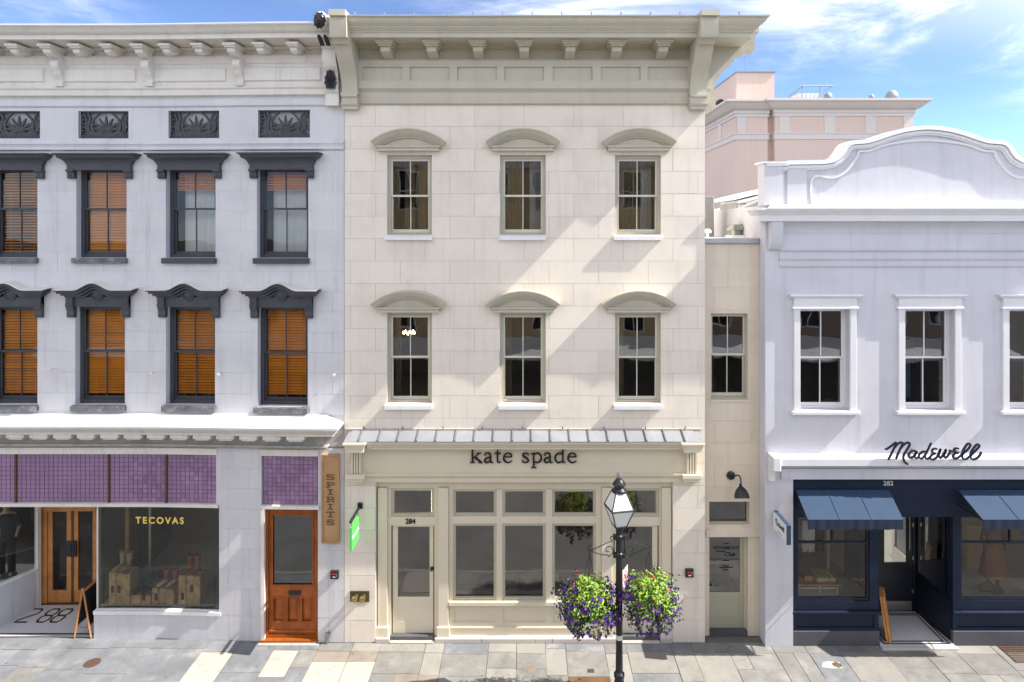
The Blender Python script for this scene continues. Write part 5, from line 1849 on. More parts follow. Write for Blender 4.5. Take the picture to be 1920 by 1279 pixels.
# recess: floor, door, glazed return, ceiling
yb = MY + 1.30
xe0, xe1 = XM(1651), XM(1789)
EF = part('entry_floor', MB().box(xe0, xe1, MY - .04, yb, -.02, .05), 'mosaic_pale', WB)
b2 = MB()
for o in (.07, .16):
    b2.frame_flat = None
    x0, x1, y0, y1 = xe0 + o, xe1 - o, MY + o - .06, yb - o * .8
    t = .035
    for bx in ((x0, x1, y0, y0 + t), (x0, x1, y1 - t, y1), (x0, x0 + t, y0 + t, y1 - t), (x1 - t, x1, y0 + t, y1 - t)):
        b2.box(bx[0], bx[1], bx[2], bx[3], .05, .0545)
part('floor_border', b2, 'mosaic_black', EF)
part('step', MB().cbox(xe0 - .02, xe1 + .03, MY - .14, MY - .042, -.02, .045, .01), 'pale_stone', WB)
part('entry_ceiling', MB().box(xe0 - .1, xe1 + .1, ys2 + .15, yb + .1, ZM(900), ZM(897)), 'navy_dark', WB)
# door at the back
Zb = lambda p: Z(p, yb)
Xb = lambda p: X(p, yb)
xd0, xd1 = Xb(1655), Xb(1712)
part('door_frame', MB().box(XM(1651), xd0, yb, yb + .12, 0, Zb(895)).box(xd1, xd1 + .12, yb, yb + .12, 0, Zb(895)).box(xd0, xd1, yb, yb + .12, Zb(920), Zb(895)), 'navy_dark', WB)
zk = Zb(1056)
DM = part('door', MB().wall(xd0 + .01, xd1 - .01, .06, Zb(921), yb + .02, yb + .07, [(xd0 + .05, xd1 - .14, zk, Zb(930))]), 'navy_dark', WB)
part('door_glass', pane_quad(xd0 + .05, xd1 - .14, zk, Zb(930), yb + .045), 'shop_glass', DM)
part('kick_plate', MB().box(xd0 + .02, xd1 - .03, yb + .005, yb + .019, .08, .30), 'steel', DM)
hg = MB()
for z in (.5, 1.3, 2.1, 2.7):
    hg.box(xd1 - .02, xd1 + .012, yb - .01, yb + .02, z, z + .09)
part('hinge', hg, 'steel', DM)
part('pull_bar', MB().tube([(xd1 - .10, yb - .03, 1.55), (xd1 - .10, yb - .03, 2.9)], .014, 8), 'steel', DM)
put('house_number', text_mesh('282', .145, 'lettering_pale', .008, .002, spacing=1.05), WB, (XM(1668), ys2 - .006, ZM(912)))
# glazed return on the right side of the recess
q0, q1 = Vector((xe1, MY + .12, 0)), Vector((Xb(1716), yb - .02, 0))
dv = q1 - q0
an, ln = math.atan2(dv.y, dv.x), dv.length
part('stall_riser', MB().box(0, ln, -.10, 0, 0, .95).mesh('stall_riser', 'navy_dark'), None, WB, at=tuple(q0), rot=an)
RW = part('shop_window', MB().frame(0, ln, .951, ZM(900), .06, -.08, -.02).mesh('shop_window', 'navy_dark'), None, WB, at=tuple(q0), rot=an)
part('pane', MB().add([(.06, -.05, 1.01), (ln - .06, -.05, 1.01), (ln - .06, -.05, ZM(900) - .06), (.06, -.05, ZM(900) - .06)], [(0, 1, 2, 3)]).mesh('pane', 'glass', fix=False), None, RW, at=(0, 0, 0), local=True)
part('return_wall', MB().box(XM(1651) - .16, XM(1651) - .02, ys2 + .13, yb + .1, 0, ZM(898)), 'navy_dark', WB)
# interiors of the two display windows
IRM = room(WB, XM(1488), XM(1640), ys2 + .2, 2.6, .9, ZM(900), 'light_room', 'shop_floor')
room(WB, XM(1793) + .25, XM(2005), ys2 + .2, 2.8, .9, ZM(900), 'light_room', 'grey_display')
room(WB, XM(1652), XM(1715), yb + .2, 4.2, .03, ZM(905), 'dark_room', 'shop_floor')
# display table with a tray of yellow-green goods, red picture, folding screens
zt1 = Z(1078, .6)
tb = thing('display_table', 'white display table with wooden top inside the left navy shop window', 'table', (X(1522, .6), .6, .95))
x0, x1 = X(1480, .6), X(1558, .6)
mb = MB()
mb.box(x0, x1, .20, .75, .95, 1.0); mb.box(x0, x1, .20, .75, 1.10, 1.13)
for xx in (x0 + .02, (x0 + x1) / 2 + .05, x1 - .03):
    for yy in (.22, .72):
        mb.box(xx - .02, xx + .02, yy - .02, yy + .02, 1.0, zt1 - .04)
part('table_frame', mb, 'white_paint', tb)
part('tabletop', MB().cbox(x0 - .03, x1 + .04, .17, .78, zt1 - .04, zt1, .008), 'oak_light', tb)
ty = thing('tray', 'wooden tray of yellow green goods on the display table', 'tray', (X(1536, .6), .6, zt1))
ax, bx = X(1522, .6), X(1553, .6)
part('tray_base', MB().box(ax, bx, .27, .70, zt1 + .002, zt1 + .03).box(ax - .015, ax, .27, .70, zt1, zt1 + .10).box(bx, bx + .015, .27, .70, zt1, zt1 + .10).box(ax, bx, .685, .70, zt1 + .03, zt1 + .10).box(ax, bx, .27, .285, zt1 + .03, zt1 + .08), 'raw_wood', ty)
fm_ = MB().ball((0, 0, 0), .043, .043, .038, 8, 5).mesh('fruit', 'yellow_fruit', smooth=True)
for i in range(4):
    for j in range(4):
        put('fruit', fm_, ty, (ax + .05 + (bx - ax - .1) * i / 3, .32 + .11 * j, zt1 + .075))
bxx = thing('box', 'small orange box beside the tray on the display table', 'box', (X(1506, .6), .6, zt1))
part('box_body', MB().cbox(X(1499, .6), X(1514, .6), .3, .52, zt1 + .001, zt1 + .12, .006), 'oak_light', bxx)
pic = thing('poster', 'red cloth panel on the back wall of the left navy shop window', 'panel', (X(1592, 1.9), 1.9, Z(1030, 1.9)))
part('panel_face', MB().box(X(1568, 1.9), X(1612, 1.9), 1.9, 1.93, Z(1045, 1.9), Z(985, 1.9)), 'cloth_red', pic)
cab = thing('cabinet', 'low cream cabinet at the back of the left navy shop window', 'cabinet', (X(1580, 1.9), 1.9, .95))
part('cabinet_body', MB().box(X(1562, 1.9), X(1600, 1.9), 1.7, 2.1, .95, Z(1096, 1.9)), 'light_room', cab)
part('pilaster', MB().box(X(1551, 1.4), X(1556, 1.4), 1.4, 1.46, .95, ZM(950)), 'light_room', WB)
part('pilaster', MB().box(X(1622, 1.4), X(1636, 1.4), 1.4, 1.46, .95, ZM(950)), 'light_room', WB)
hang = thing('hanging_clothes', 'grey and striped tops hanging inside the left navy shop window', 'clothes', (X(1528, 1.2), 1.2, Z(1010, 1.2)))
part('garment', curtain_me(.30, .75, 3, 'white_curtain', .03, 4), None, hang, at=(X(1516, 1.2), 1.2, Z(1035, 1.2)))
part('garment', curtain_me(.26, .75, 3, 'cloth_black', .03, 5), None, hang, at=(X(1537, 1.2), 1.25, Z(1035, 1.2)))
part('hanging_rail', MB().tube([(X(1500, 1.2), 1.22, Z(974, 1.2)), (X(1555, 1.2), 1.22, Z(974, 1.2))], .012, 6), 'steel', hang)


# ---- mannequins
def skin_body(name, joints, bones, rad, m, parent, sub=2):
    me = bpy.data.meshes.new(name)
    me.from_pydata([tuple(j) for j in joints], bones, [])
    ob = bpy.data.objects.new(name + '_tmp', me)
    COL.objects.link(ob)
    md = ob.modifiers.new('skin', 'SKIN')
    for i, r_ in enumerate(rad):
        me.skin_vertices[0].data[i].radius = (r_ if isinstance(r_, tuple) else (r_, r_))
    me.skin_vertices[0].data[0].use_root = True
    sb_ = ob.modifiers.new('sub', 'SUBSURF'); sb_.levels = sub
    dg = bpy.context.evaluated_depsgraph_get()
    res = bpy.data.meshes.new_from_object(ob.evaluated_get(dg))
    bpy.data.objects.remove(ob)
    res.name = name
    res.materials.clear(); res.materials.append(MATS[m])
    for p in res.polygons: p.use_smooth = True
    return put(name, res, parent, (0, 0, 0), 0, True)


def mannequin(label, at, rot, sc, top_m, skirt_m, body_m='mannequin_skin', dress=True, arm_bend=.25):
    M = thing('mannequin', label, 'mannequin', at, rot)
    J = [(0, 0, .95), (0, 0, 1.15), (0, 0, 1.38), (0, 0, 1.50), (0, -.01, 1.58), (0, -.02, 1.70),
         (-.17, 0, 1.40), (-.25, .02, 1.14), (-.22, -.12 * arm_bend * 4, .92), (.17, 0, 1.40), (.25, .02, 1.14), (.22, -.12 * arm_bend * 4, .92),
         (-.10, 0, .86), (-.10, 0, .48), (-.10, 0, .09), (-.10, -.12, .03), (.10, 0, .86), (.10, .01, .48), (.10, .02, .09), (.10, -.10, .03)]
    B = [(0, 1), (1, 2), (2, 3), (3, 4), (4, 5), (2, 6), (6, 7), (7, 8), (2, 9), (9, 10), (10, 11), (0, 12), (12, 13), (13, 14), (14, 15), (0, 16), (16, 17), (17, 18), (18, 19)]
    R = [(.15, .10), (.12, .09), (.16, .10), .055, .06, (.085, .10), .06, .045, .03, .06, .045, .03, .085, .055, .04, .035, .085, .055, .04, .035]
    J = [tuple(c * sc for c in j) for j in J]
    R = [tuple(c * sc for c in r_) if isinstance(r_, tuple) else r_ * sc for r_ in R]
    skin_body('body', J, B, R, body_m, M)
    if dress:
        pr = [(.0, 1.42), (.18, 1.41), (.155, 1.15), (.19, .95), (.25, .60), (.30, .32), (.29, .32), (.0, .40)]
        mb = MB().lathe([(a * sc, b * sc) for a, b in pr], (0, 0, 0), 18)
        mb.warp(lambda a, b, c: (a, b * .72 + .012 * math.sin(math.atan2(b, a) * 7), c))
        part('dress', mb.mesh('dress', skirt_m, smooth=True), None, M, at=(0, 0, 0), local=True)
    else:
        pr = [(.06, 1.47), (.17, 1.43), (.19, 1.25), (.175, 1.05), (.19, .84), (.18, .84), (.0, .9)]
        mb = MB().lathe([(a * sc, b * sc) for a, b in pr], (0, 0, 0), 18)
        mb.warp(lambda a, b, c: (a * 1.1, b * .74, c))
        for s_ in (-1, 1):
            mb.tube([(s_ * .15 * sc, 0, 1.41 * sc), (s_ * .22 * sc, 0, 1.27 * sc), (s_ * .245 * sc, .015, 1.17 * sc)], [.085 * sc, .08 * sc, .075 * sc], 10)
        part('shirt', mb.mesh('shirt', top_m, smooth=True), None, M, at=(0, 0, 0), local=True)
        mb = MB()
        for s_ in (-1, 1):
            mb.tube([(s_ * .09 * sc, 0, .95 * sc), (s_ * .10 * sc, 0, .5 * sc), (s_ * .10 * sc, .01, .10 * sc)], [.105 * sc, .08 * sc, .075 * sc], 10)
        part('trousers', mb.mesh('trousers', skirt_m, smooth=True), None, M, at=(0, 0, 0), local=True)
    st = MB().lathe([(0, 0), (.22, 0), (.22, .02), (0, .02)], (0, 0, 0), 16)
    part('base', st.mesh('base', 'steel'), None, M, at=(0, 0, 0), local=True)
    return M


mannequin('mannequin in a long brown dress in the right navy shop window', (X(1862, .45), .45, .96), 0, 1.04, 'cloth_black', 'cloth_brown', 'boot_dark')
mannequin('mannequin in a teal blouse behind the dark entry glass', (X(1752, .9), 1.0, .93), -.6, .86, 'cloth_teal', 'cloth_black', 'mannequin_skin', dress=False)
mannequin('mannequin in a black T-shirt in the far left show window', (X(12, 1.35), 1.35, .80), .35, 1.06, 'cloth_black', 'cloth_black', 'mannequin_skin', dress=False)
bag = thing('handbag', 'black handbag lying by the brown dress in the right navy shop window', 'bag', (X(1850, .3), .3, .97))
mb = MB().ball((X(1850, .3), .3, 1.08), .20, .11, .11, 10, 6)
mb.tube([(X(1845, .3), .3, 1.13), (X(1856, .3), .28, 1.22), (X(1866, .3), .3, 1.10)], .014, 6)
part('bag_body', mb, 'cloth_black', bag, smooth=True)
scr = thing('wood_panel', 'tan wooden backdrop panel in the right navy shop window', 'panel', (X(1835, 1.4), 1.4, .96))
part('panel_board', MB().box(X(1812, 1.4), X(1862, 1.4), 1.4, 1.44, .96, Z(985, 1.4)), 'sign_wood', scr)
scr2 = thing('wood_panel', 'tan cloth backdrop high on the right of the right navy shop window', 'panel', (X(1905, 1.4), 1.5, Z(1015, 1.4)))
part('panel_board', MB().box(X(1893, 1.4), X(1935, 1.4), 1.5, 1.54, Z(1022, 1.4), Z(960, 1.4)), 'sign_wood', scr2)
part('roof', MB().box(ML + .3, MR, MY + .36, 10, ZM(400), ZM(396)), 'roof_metal', WB)

# ---- awnings
def awning(label, xl0, xr0, xl1, xr1, o):
    y0, y1 = MY - .02, MY - o
    zt, zb, zv = ZM(918), Z(974.5, y1), Z(993, y1)
    a, b, c, d = X(xl0, y0), X(xr0, y0), X(xl1, y1), X(xr1, y1)
    A = thing('awning', label, 'awning', ((a + b) / 2, y0, zt), group='blue awnings over the navy shop windows')
    mb = MB()
    n = 12
    v = []
    for i in range(n + 1):
        t = i / n
        for j in range(5):
            u = j / 4
            sag = -.012 * math.sin(math.pi * u) * (1 - .7 * math.cos(6 * math.pi * t) ** 2)
            v.append(((a + (b - a) * t) * (1 - u) + (c + (d - c) * t) * u, y0 + (y1 - y0) * u, zt + (zb - zt) * u + sag))
    m_ = len(v)
    v += [(p[0], p[1] + .004, p[2] - .012) for p in v]
    f = []
    for i in range(n):
        for j in range(4):
            p = i * 5 + j
            f += [(p, p + 1, p + 6, p + 5), (m_ + p + 5, m_ + p + 6, m_ + p + 1, m_ + p)]
    mb.add(v, f)
    part('canopy', mb, 'awning_cloth', A, smooth=True)
    for t in (1 / 3, 2 / 3):
        pts = []
        for j in range(5):
            u = j / 4
            pts.append(((a + (b - a) * t) * (1 - u) + (c + (d - c) * t) * u, y0 + (y1 - y0) * u - .002, zt + (zb - zt) * u + .004))
        part('seam', MB().tube(pts, .006, 4), 'awning_seam', A)
    vl = MB()
    nn = 48
    v = []
    for i in range(nn + 1):
        t = i / nn
        x = c + (d - c) * t
        yv = y1 - .004 + .006 * math.sin(t * 37) * math.sin(t * 11)
        v += [(x, y1, zb), (x, yv - .006 * math.sin(t * 61), zv + .006 * math.sin(t * 29)), (x, y1 + .008, zb), (x, yv + .008, zv + .006 * math.sin(t * 29))]
    f = []
    for i in range(nn):
        p = 4 * i; q = p + 4
        f += [(p, q, q + 1, p + 1), (q + 2, p + 2, p + 3, q + 3), (p + 1, q + 1, q + 3, p + 3)]
    vl.add(v, f)
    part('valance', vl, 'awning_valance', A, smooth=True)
    fr_ = MB()
    for xa, xf in ((a + .02, c + .03), (b - .02, d - .03)):
        xm_ = xa * .6 + xf * .4
        fr_.tube([(xa, MY + .05, zt - .35), (xf, y1 + .015, zb - .03)], .014, 6)
        fr_.tube([(xa, y0, zt - .02), (xf, y1 + .015, zb - .03)], .014, 6)
        fr_.tube([(xa, MY + .05, zt - .27), (xa * .62 + xf * .38, (y0 + y1) / 2 + .05, zt - .26)], .011, 6)
    fr_.tube([(c + .01, y1 + .015, zb - .015), (d - .01, y1 + .015, zb - .015)], .014, 6)
    part('awning_frame', fr_, 'navy_dark', A)
    return A


awning('blue awning over the left navy shop window', 1492, 1667, 1515, 1694, .72)
awning('blue awning over the right navy shop window', 1797, 1999, 1843, 2047, .76)

# ---- script sign on the ledge
def ms(pts):
    return [(1650 + a / 9.6, 810 + b / 9.6) for a, b in pts]


strokes = [
    [(105, 312), (150, 290), (220, 238), (270, 198), (292, 196), (285, 225), (240, 320), (200, 400), (155, 488)],
    [(262, 280), (310, 225), (365, 190), (402, 194), (400, 225), (360, 310), (325, 390), (290, 478)],
    [(375, 290), (430, 225), (490, 192), (528, 200), (528, 240), (490, 310), (440, 390), (418, 450), (430, 515), (460, 555), (492, 575)],
    [(660, 350), (610, 336), (545, 362), (510, 410), (520, 460), (565, 462), (620, 420), (655, 358), (632, 410), (625, 455), (660, 475), (700, 440)],
    [(815, 352), (770, 352), (715, 395), (700, 450), (730, 480), (780, 455), (830, 380), (915, 205)],
    [(860, 318), (815, 410), (815, 465), (850, 484), (895, 455)],
    [(1015, 303), (970, 302), (935, 330), (940, 368), (995, 388), (945, 402), (905, 445), (910, 485), (960, 494), (1020, 455)],
    [(1020, 455), (1065, 360), (1092, 300), (1060, 385), (1062, 450), (1090, 464), (1140, 400), (1190, 312), (1160, 390), (1150, 445), (1180, 464), (1225, 420), (1255, 365), (1258, 330), (1300, 352), (1335, 350)],
    [(1405, 296), (1365, 292), (1330, 318), (1345, 358), (1405, 374), (1350, 385), (1312, 425), (1318, 468), (1365, 482), (1430, 440), (1500, 345), (1590, 262)],
    [(1430, 440), (1560, 330), (1622, 245), (1605, 208), (1560, 225), (1500, 320), (1472, 410), (1490, 475), (1540, 488), (1610, 440)],
    [(1610, 440), (1720, 330), (1782, 255), (1765, 222), (1720, 240), (1655, 330), (1622, 420), (1640, 480), (1690, 490), (1760, 455), (1800, 405), (1812, 365)],
]
strokes[8] = strokes[8][:-2]
ysg = MY - .31
MS = thing('sign', 'navy script lettering reading Madewell standing on the white ledge', 'sign', (X(1750), ysg, ZM(862)))
for q, st in enumerate(strokes):
    P = spline(ms(st), 5)
    w = .044 if q < 3 else .038
    rb = [(X(a, ysg), Z(b, ysg), w) for a, b in P]
    mb = MB().ribbon(rb, ysg - .012 - .0012 * q, ysg + .012)
    for e in (rb[0], rb[-1]):
        o = len(mb.v)
        mb.lathe([(0, 0), (w / 2, 0), (w / 2, .024), (0, .024)], (0, 0, 0), 10)
        for i in range(o, len(mb.v)):
            a, b, c = mb.v[i]
            mb.v[i] = (e[0] + a, ysg + .0118 - .0012 * q - c, e[1] + b)
    part('letter', mb, 'lettering_navy', MS)
part('sign_rod', MB().tube([(X(1676, ysg), ysg + .02, Z(852, ysg)), (X(1790, ysg), ysg + .02, Z(851, ysg))], .008, 6), 'brass', MS)
part('sign_bracket', MB().box(X(1700), X(1704), ysg, MY + .01, Z(853, ysg), Z(850.5, ysg)).box(X(1780), X(1784), ysg, MY + .01, Z(853, ysg), Z(850.5, ysg)), 'steel', MS)

# ================================================================== pink hotel block behind
PY = 26.0
PX_ = lambda p, y=PY: X(p, y)
PZ_ = lambda p, y=PY: Z(p, y)
PB = thing('hotel_building', 'tall pink stucco block with white bands rising behind the roofs', 'building', (PX_(1560), PY, 0))
pl, pm_, prr = PX_(1382), PX_(1453), PX_(1712)
yb_ = PY + 14
zpt, zband, zb2 = PZ_(200), PZ_(250), PZ_(262)


def pbox(nm, x0, x1, y0, y1, z0, z1, m):
    return part(nm, MB().box(x0, x1, y0, y1, z0, z1), m, PB)


pbox('wall', pl, pm_ - .35, PY + .25, yb_, 0, PZ_(196), 'pink_stucco')
pbox('wall', pm_, prr, PY, yb_, 0, PZ_(196), 'pink_stucco')
pbox('wall', pm_ - .349, pm_ - .001, PY + .6, yb_, 0, PZ_(196), 'pink_stucco')
pth = [(pl, PY + 13.9), (pl, PY + .25), (pm_ - .36, PY + .25), (pm_ - .36, PY + .6), (pm_, PY + .6), (pm_, PY), (prr, PY), (prr, PY + 13.9)]
part('cornice', MB().sweep([(0, PZ_(188)), (.75, PZ_(188)), (.75, PZ_(192)), (.60, PZ_(195)), (.45, PZ_(200)), (.30, PZ_(204)), (.10, PZ_(206)), (.10, PZ_(212)), (0, PZ_(212))], pth), 'pink_trim', PB)
part('band', MB().sweep([(0, PZ_(212.3)), (.06, PZ_(212.3)), (.06, PZ_(218)), (0, PZ_(218))], pth), 'pink_trim', PB)
part('band', MB().sweep([(0, PZ_(249)), (.10, PZ_(249)), (.10, PZ_(251)), (.06, PZ_(252)), (.06, PZ_(261)), (0, PZ_(262))], pth), 'pink_trim', PB)
for a, b in ((1384, 1401), (1461, 1480), (1545, 1565), (1622, 1641), (1711 - 18, 1711)):
    yy = PY + .25 if a < 1440 else PY
    pbox('pilaster', PX_(a) + .01, PX_(b), yy - .055, yy + .05, PZ_(249.2), PZ_(218.3), 'pink_trim')
for y in (PY + 3.2, PY + 8):
    pbox('pilaster', pl - .055, pl + .05, y, y + .7, PZ_(249.2), PZ_(218.3), 'pink_trim')
# stair tower, left wing seen obliquely
TY = PY + 1.4
pbox('stair_tower', X(1381, TY), X(1452, TY), TY, TY + 9, PZ_(196), Z(136, TY), 'pink_stucco')
pbox('tower_coping', X(1380, TY), X(1454, TY), TY - .1, TY + 9.1, Z(136, TY), Z(133.5, TY), 'roof_metal')
pbox('roof_coping', pm_ + .2, prr - .2, PY + .6, yb_, PZ_(188), PZ_(184), 'roof_metal')
wl0 = PX_(1318, PY + 14)
pbox('wing_wall', PX_(1290, PY + 9), pl - .001, PY + 9, PY + 13, 0, PZ_(196), 'pink_stucco')
pbox('wing_coping', PX_(1290, PY + 9), pl - .4, PY + 8.6, PY + 9.5, PZ_(196) - .1, PZ_(190), 'pink_trim')
pbox('band', PX_(1290, PY + 9), pl - .06, PY + 8.94, PY + 9, PZ_(262), PZ_(250), 'pink_trim')
f_ = part('window', MB().frame(X(1318, PY + 9), X(1328, PY + 9), Z(280, PY + 9), Z(251, PY + 9) - .3, .09, PY + 8.9, PY + 9.05), 'white_paint', PB)
xm0, xm1 = X(1318, PY + 9), X(1328, PY + 9)
zm0, zm1 = Z(280, PY + 9), Z(251, PY + 9) - .3
mb = MB()
for q in range(1, 3): mb.box(xm0 + .09, xm1 - .09, PY + 8.93, PY + 8.97, zm0 + (zm1 - zm0) * q / 3 - .03, zm0 + (zm1 - zm0) * q / 3 + .03)
mb.box((xm0 + xm1) / 2 - .03, (xm0 + xm1) / 2 + .03, PY + 8.92, PY + 8.98, zm0 + .09, zm1 - .09)
part('glazing_bar', mb, 'white_paint', f_)
part('pane', pane_quad(xm0 + .09, xm1 - .09, zm0 + .09, zm1 - .09, PY + 8.99), 'dark_glass', f_)
for px, py in ((1420, 160),):
    pass
# things on the roofs
an_ = thing('antenna', 'thin rooftop aerial on the pink stair tower', 'antenna', (X(1398, PY + 4), PY + 4, Z(137, PY + 4)))
mb = MB().tube([(0, 0, -.3), (0, 0, 1.55)], .035, 6)
for z, L_ in ((1.5, .5), (1.3, .62), (1.1, .42)):
    mb.tube([(-L_, 0, z - .12), (L_, 0, z + .2)], .022, 5)
part('mast', mb, 'roof_metal', an_, at=an_.location)
rl = thing('roof_railing', 'thin metal railing beside a white tank on the pink roof', 'railing', (X(1530, PY + 3), PY + 3, Z(184, PY + 3)))
Zr = lambda p: Z(p, PY + 3)
Xr = lambda p: X(p, PY + 3)
mb = MB().tube([(Xr(1480), PY + 3, Zr(181)), (Xr(1504), PY + 3, Zr(161)), (Xr(1561), PY + 3, Zr(161))], .05, 6)
mb.tube([(Xr(1538), PY + 3, Zr(184)), (Xr(1538), PY + 3, Zr(161))], .05, 6)
mb.tube([(Xr(1561), PY + 3, Zr(161)), (Xr(1545), PY + 3, Zr(172))], .03, 6)
mb.tube([(Xr(1504), PY + 3, Zr(161)), (Xr(1504), PY + 3, Zr(184))], .03, 6)
part('rail', mb, 'roof_metal', rl)
tk = thing('roof_tank', 'low white tank under the railing on the pink roof', 'tank', (Xr(1521), PY + 3.6, Zr(184)))
mb = MB().box(Xr(1501), Xr(1541), PY + 3.3, PY + 4.6, Zr(186), Zr(173.5))
for q in range(6):
    xx = Xr(1501) + (Xr(1541) - Xr(1501)) * q / 5
    mb.box(xx - .06, xx + .06, PY + 3.24, PY + 3.3, Zr(185), Zr(174))
part('tank_body', mb, 'white_paint', tk)
dm = MB().ball((0, 0, 0), .42, .42, .5, 10, 6).mesh('vent_dome', 'roof_metal', smooth=True)
for px, lab, sc_ in ((1555, 'spiky roof fan beside the white tank on the pink roof', .7), (1675, 'round dome vent near the right end of the pink roof', 1.0), (1637, 'small stub vent in the middle of the pink roof', .45)):
    t = thing('roof_vent', lab, 'vent', (Xr(px), PY + 3.2, Zr(184)))
    o = put('vent_dome', dm, t, (Xr(px), PY + 3.2, Zr(182)))
    o.scale = (sc_, sc_, sc_)
sec = thing('security_camera', 'dark floodlight fixed to the side of the pink stair tower', 'floodlight', (PX_(1376), PY + 3, PZ_(177)))
part('camera_body', MB().ball((PX_(1377), PY + 3, PZ_(177)), .32, .3, .28, 8, 6).box(PX_(1377), pl + .5, PY + 2.9, PY + 3.1, PZ_(180), PZ_(179)), 'black_iron', sec)

# ---- low old roofs between the cream and the white building
OB = thing('old_building', 'weathered white gabled rear building between the cream and white fronts', 'building', (X(1375, 7), 7, 0))
yo = 6.0
Xo, Zo = (lambda p: X(p, yo)), (lambda p: Z(p, yo))
pts = [(Xo(1300), 0), (Xo(1450), 0), (Xo(1450), Zo(380)), (Xo(1424), Zo(386)), (Xo(1385), Zo(402)), (Xo(1350), Zo(412)), (Xo(1332), Zo(424)), (Xo(1300), Zo(436))]
part('gable_wall', MB().prism(pts, yo, yo + .5), 'grimy_white', OB)
rk = [(Xo(1300), Zo(434)), (Xo(1332), Zo(421)), (Xo(1350), Zo(409)), (Xo(1385), Zo(398)), (Xo(1424), Zo(381)), (Xo(1450), Zo(374))]
part('gable_coping', MB().ribbon([(a, b, .16) for a, b in spline(rk, 3)], yo - .12, yo + .6), 'grimy_white', OB)
mb = MB().add([(Xo(1300), yo + .6, Zo(430)), (Xo(1450), yo + .6, Zo(376)), (X(1450, 12), 12, Z(372, 12)), (X(1290, 12), 12, Z(402, 12))], [(0, 1, 2, 3)])
mb.add([(Xo(1300), yo + .6, Zo(433)), (Xo(1450), yo + .6, Zo(379)), (X(1450, 12), 12, Z(375, 12)), (X(1290, 12), 12, Z(405, 12))], [(3, 2, 1, 0)])
part('roof', mb, 'white_roofing', OB)
yd_ = 8.0
Xd, Zd = (lambda p: X(p, yd_)), (lambda p: Z(p, yd_))
mb = MB().box(Xd(1380), Xd(1445), yd_, yd_ + 2, Zd(412), Zd(381))
part('dormer', mb, 'grimy_white', OB)
rp = [(Xd(1369), Zd(373)), (Xd(1405), Zd(364)), (Xd(1450), Zd(354))]
part('dormer_eave', MB().ribbon([(a, b, .12) for a, b in rp], yd_ - .35, yd_ + 2).ribbon([(a + .25, b - .11, .10) for a, b in rp], yd_ - .2, yd_ + 2), 'white_paint', OB)
for q in range(3):
    part('louvre', MB().frame(Xd(1384) + q * .28, Xd(1384) + q * .28 + .24, Zd(396) + .06 * q, Zd(384) + .08 * q, .04, yd_ - .05, yd_), 'white_paint', OB)
cx_ = X(1402, 5.9)
cp = MB().box(cx_, cx_ + .34, 5.8, 6, Zo(436) - 1.2, Zo(400))
cp.cbox(cx_ - .06, cx_ + .42, 5.66, 6, Zo(416), Zo(409), .03).cbox(cx_ - .03, cx_ + .38, 5.72, 6, Zo(420), Zo(416) - .002, .02)
part('pilaster', cp, 'grimy_white', OB)
rv = thing('roof_vent', 'shiny steel cone topped exhaust vent on the narrow infill roof', 'vent', (X(1382, 1.6), 1.6, Z(449, 1.6)))
yv = 1.6
Zv = lambda p: Z(p, yv)
u = S * (D + yv) / D
mb = MB().lathe([(0, Zv(450)), (13 * u, Zv(450)), (13 * u, Zv(431)), (22.5 * u, Zv(431)), (22.5 * u, Zv(430)), (15 * u, Zv(421)), (0, Zv(420.5))], (X(1382, yv), yv, 0), 10, .31)
part('vent_hood', mb, 'steel', rv)
part('vent_curb', MB().box(X(1367, yv), X(1408, yv), yv - .3, yv + .35, Zv(452), Zv(441)), 'white_roofing', rv)
ac = thing('duct', 'tall grey metal duct against the cream building side above the infill roof', 'duct', (X(1325, 3), 3, Z(447)))
part('duct_body', MB().cbox(KR + .02, X(1331.5, 3), 2.6, 3.4, Z(450), Z(369, 3), .02), 'steel', ac)
tv = thing('roof_vent', 'small white capped pipe vent at the left end of the infill roof', 'vent', (X(1327, 1.2), 1.2, Z(447)))
part('vent_pipe', MB().lathe([(0, 0), (.035, 0), (.035, .10), (.09, .10), (.10, .14), (.06, .19), (0, .20)], (X(1326.5, .9), .9, Z(446)), 10), 'white_paint', tv)
# ================================================================== street lamp
LY = -2.0
XS, ZS = (lambda p: X(p, LY)), (lambda p: Z(p, LY))
u = S * (D + LY) / D
lx = XS(1161)
LP = thing('street_lamp', 'black cast iron street lamp with white glazed lantern in front of the cream shop', 'street lamp', (lx, LY, 0))
pr = [(0, 0), (.20, 0), (.20, .10), (.17, .14), (.15, .22), (.115, .28), (.10, .42), (.085, .54), (.105, .56), (.105, .62), (.072, .66), (.068, 1.0), (.070, 1.02), (.066, 1.05), (.062, 2.2), (.060, ZS(1045)),
      (.078, ZS(1043)), (.078, ZS(1037)), (.060, ZS(1035)), (.057, ZS(1012)), (.075, ZS(1010)), (.075, ZS(1004)), (.058, ZS(1002)), (.058, ZS(996)), (.085, ZS(989)), (.105, ZS(986.5)), (.105, ZS(985)), (0, ZS(985))]
part('post', MB().lathe(pr, (lx, LY, 0), 18), 'black_iron', LP, smooth=True)
part('post_band', MB().lathe([(.0695, ZS(1198)), (.071, ZS(1198)), (.071, ZS(1189)), (.0695, ZS(1189))], (lx, LY, 0), 16), 'lantern_white', LP)
LR = math.radians(13)
w0, w1, w2 = 10.5 * u, 21.5 * u, 10.5 * u          # half widths: foot, shoulder, roof top
zl0, zl1, zl2 = ZS(984.5), ZS(951), ZS(921)


def lant(hw, z):
    return [(lx + (a * math.cos(LR) - b * math.sin(LR)) * hw, LY + (a * math.sin(LR) + b * math.cos(LR)) * hw, z) for a, b in ((-1, -1), (1, -1), (1, 1), (-1, 1))]


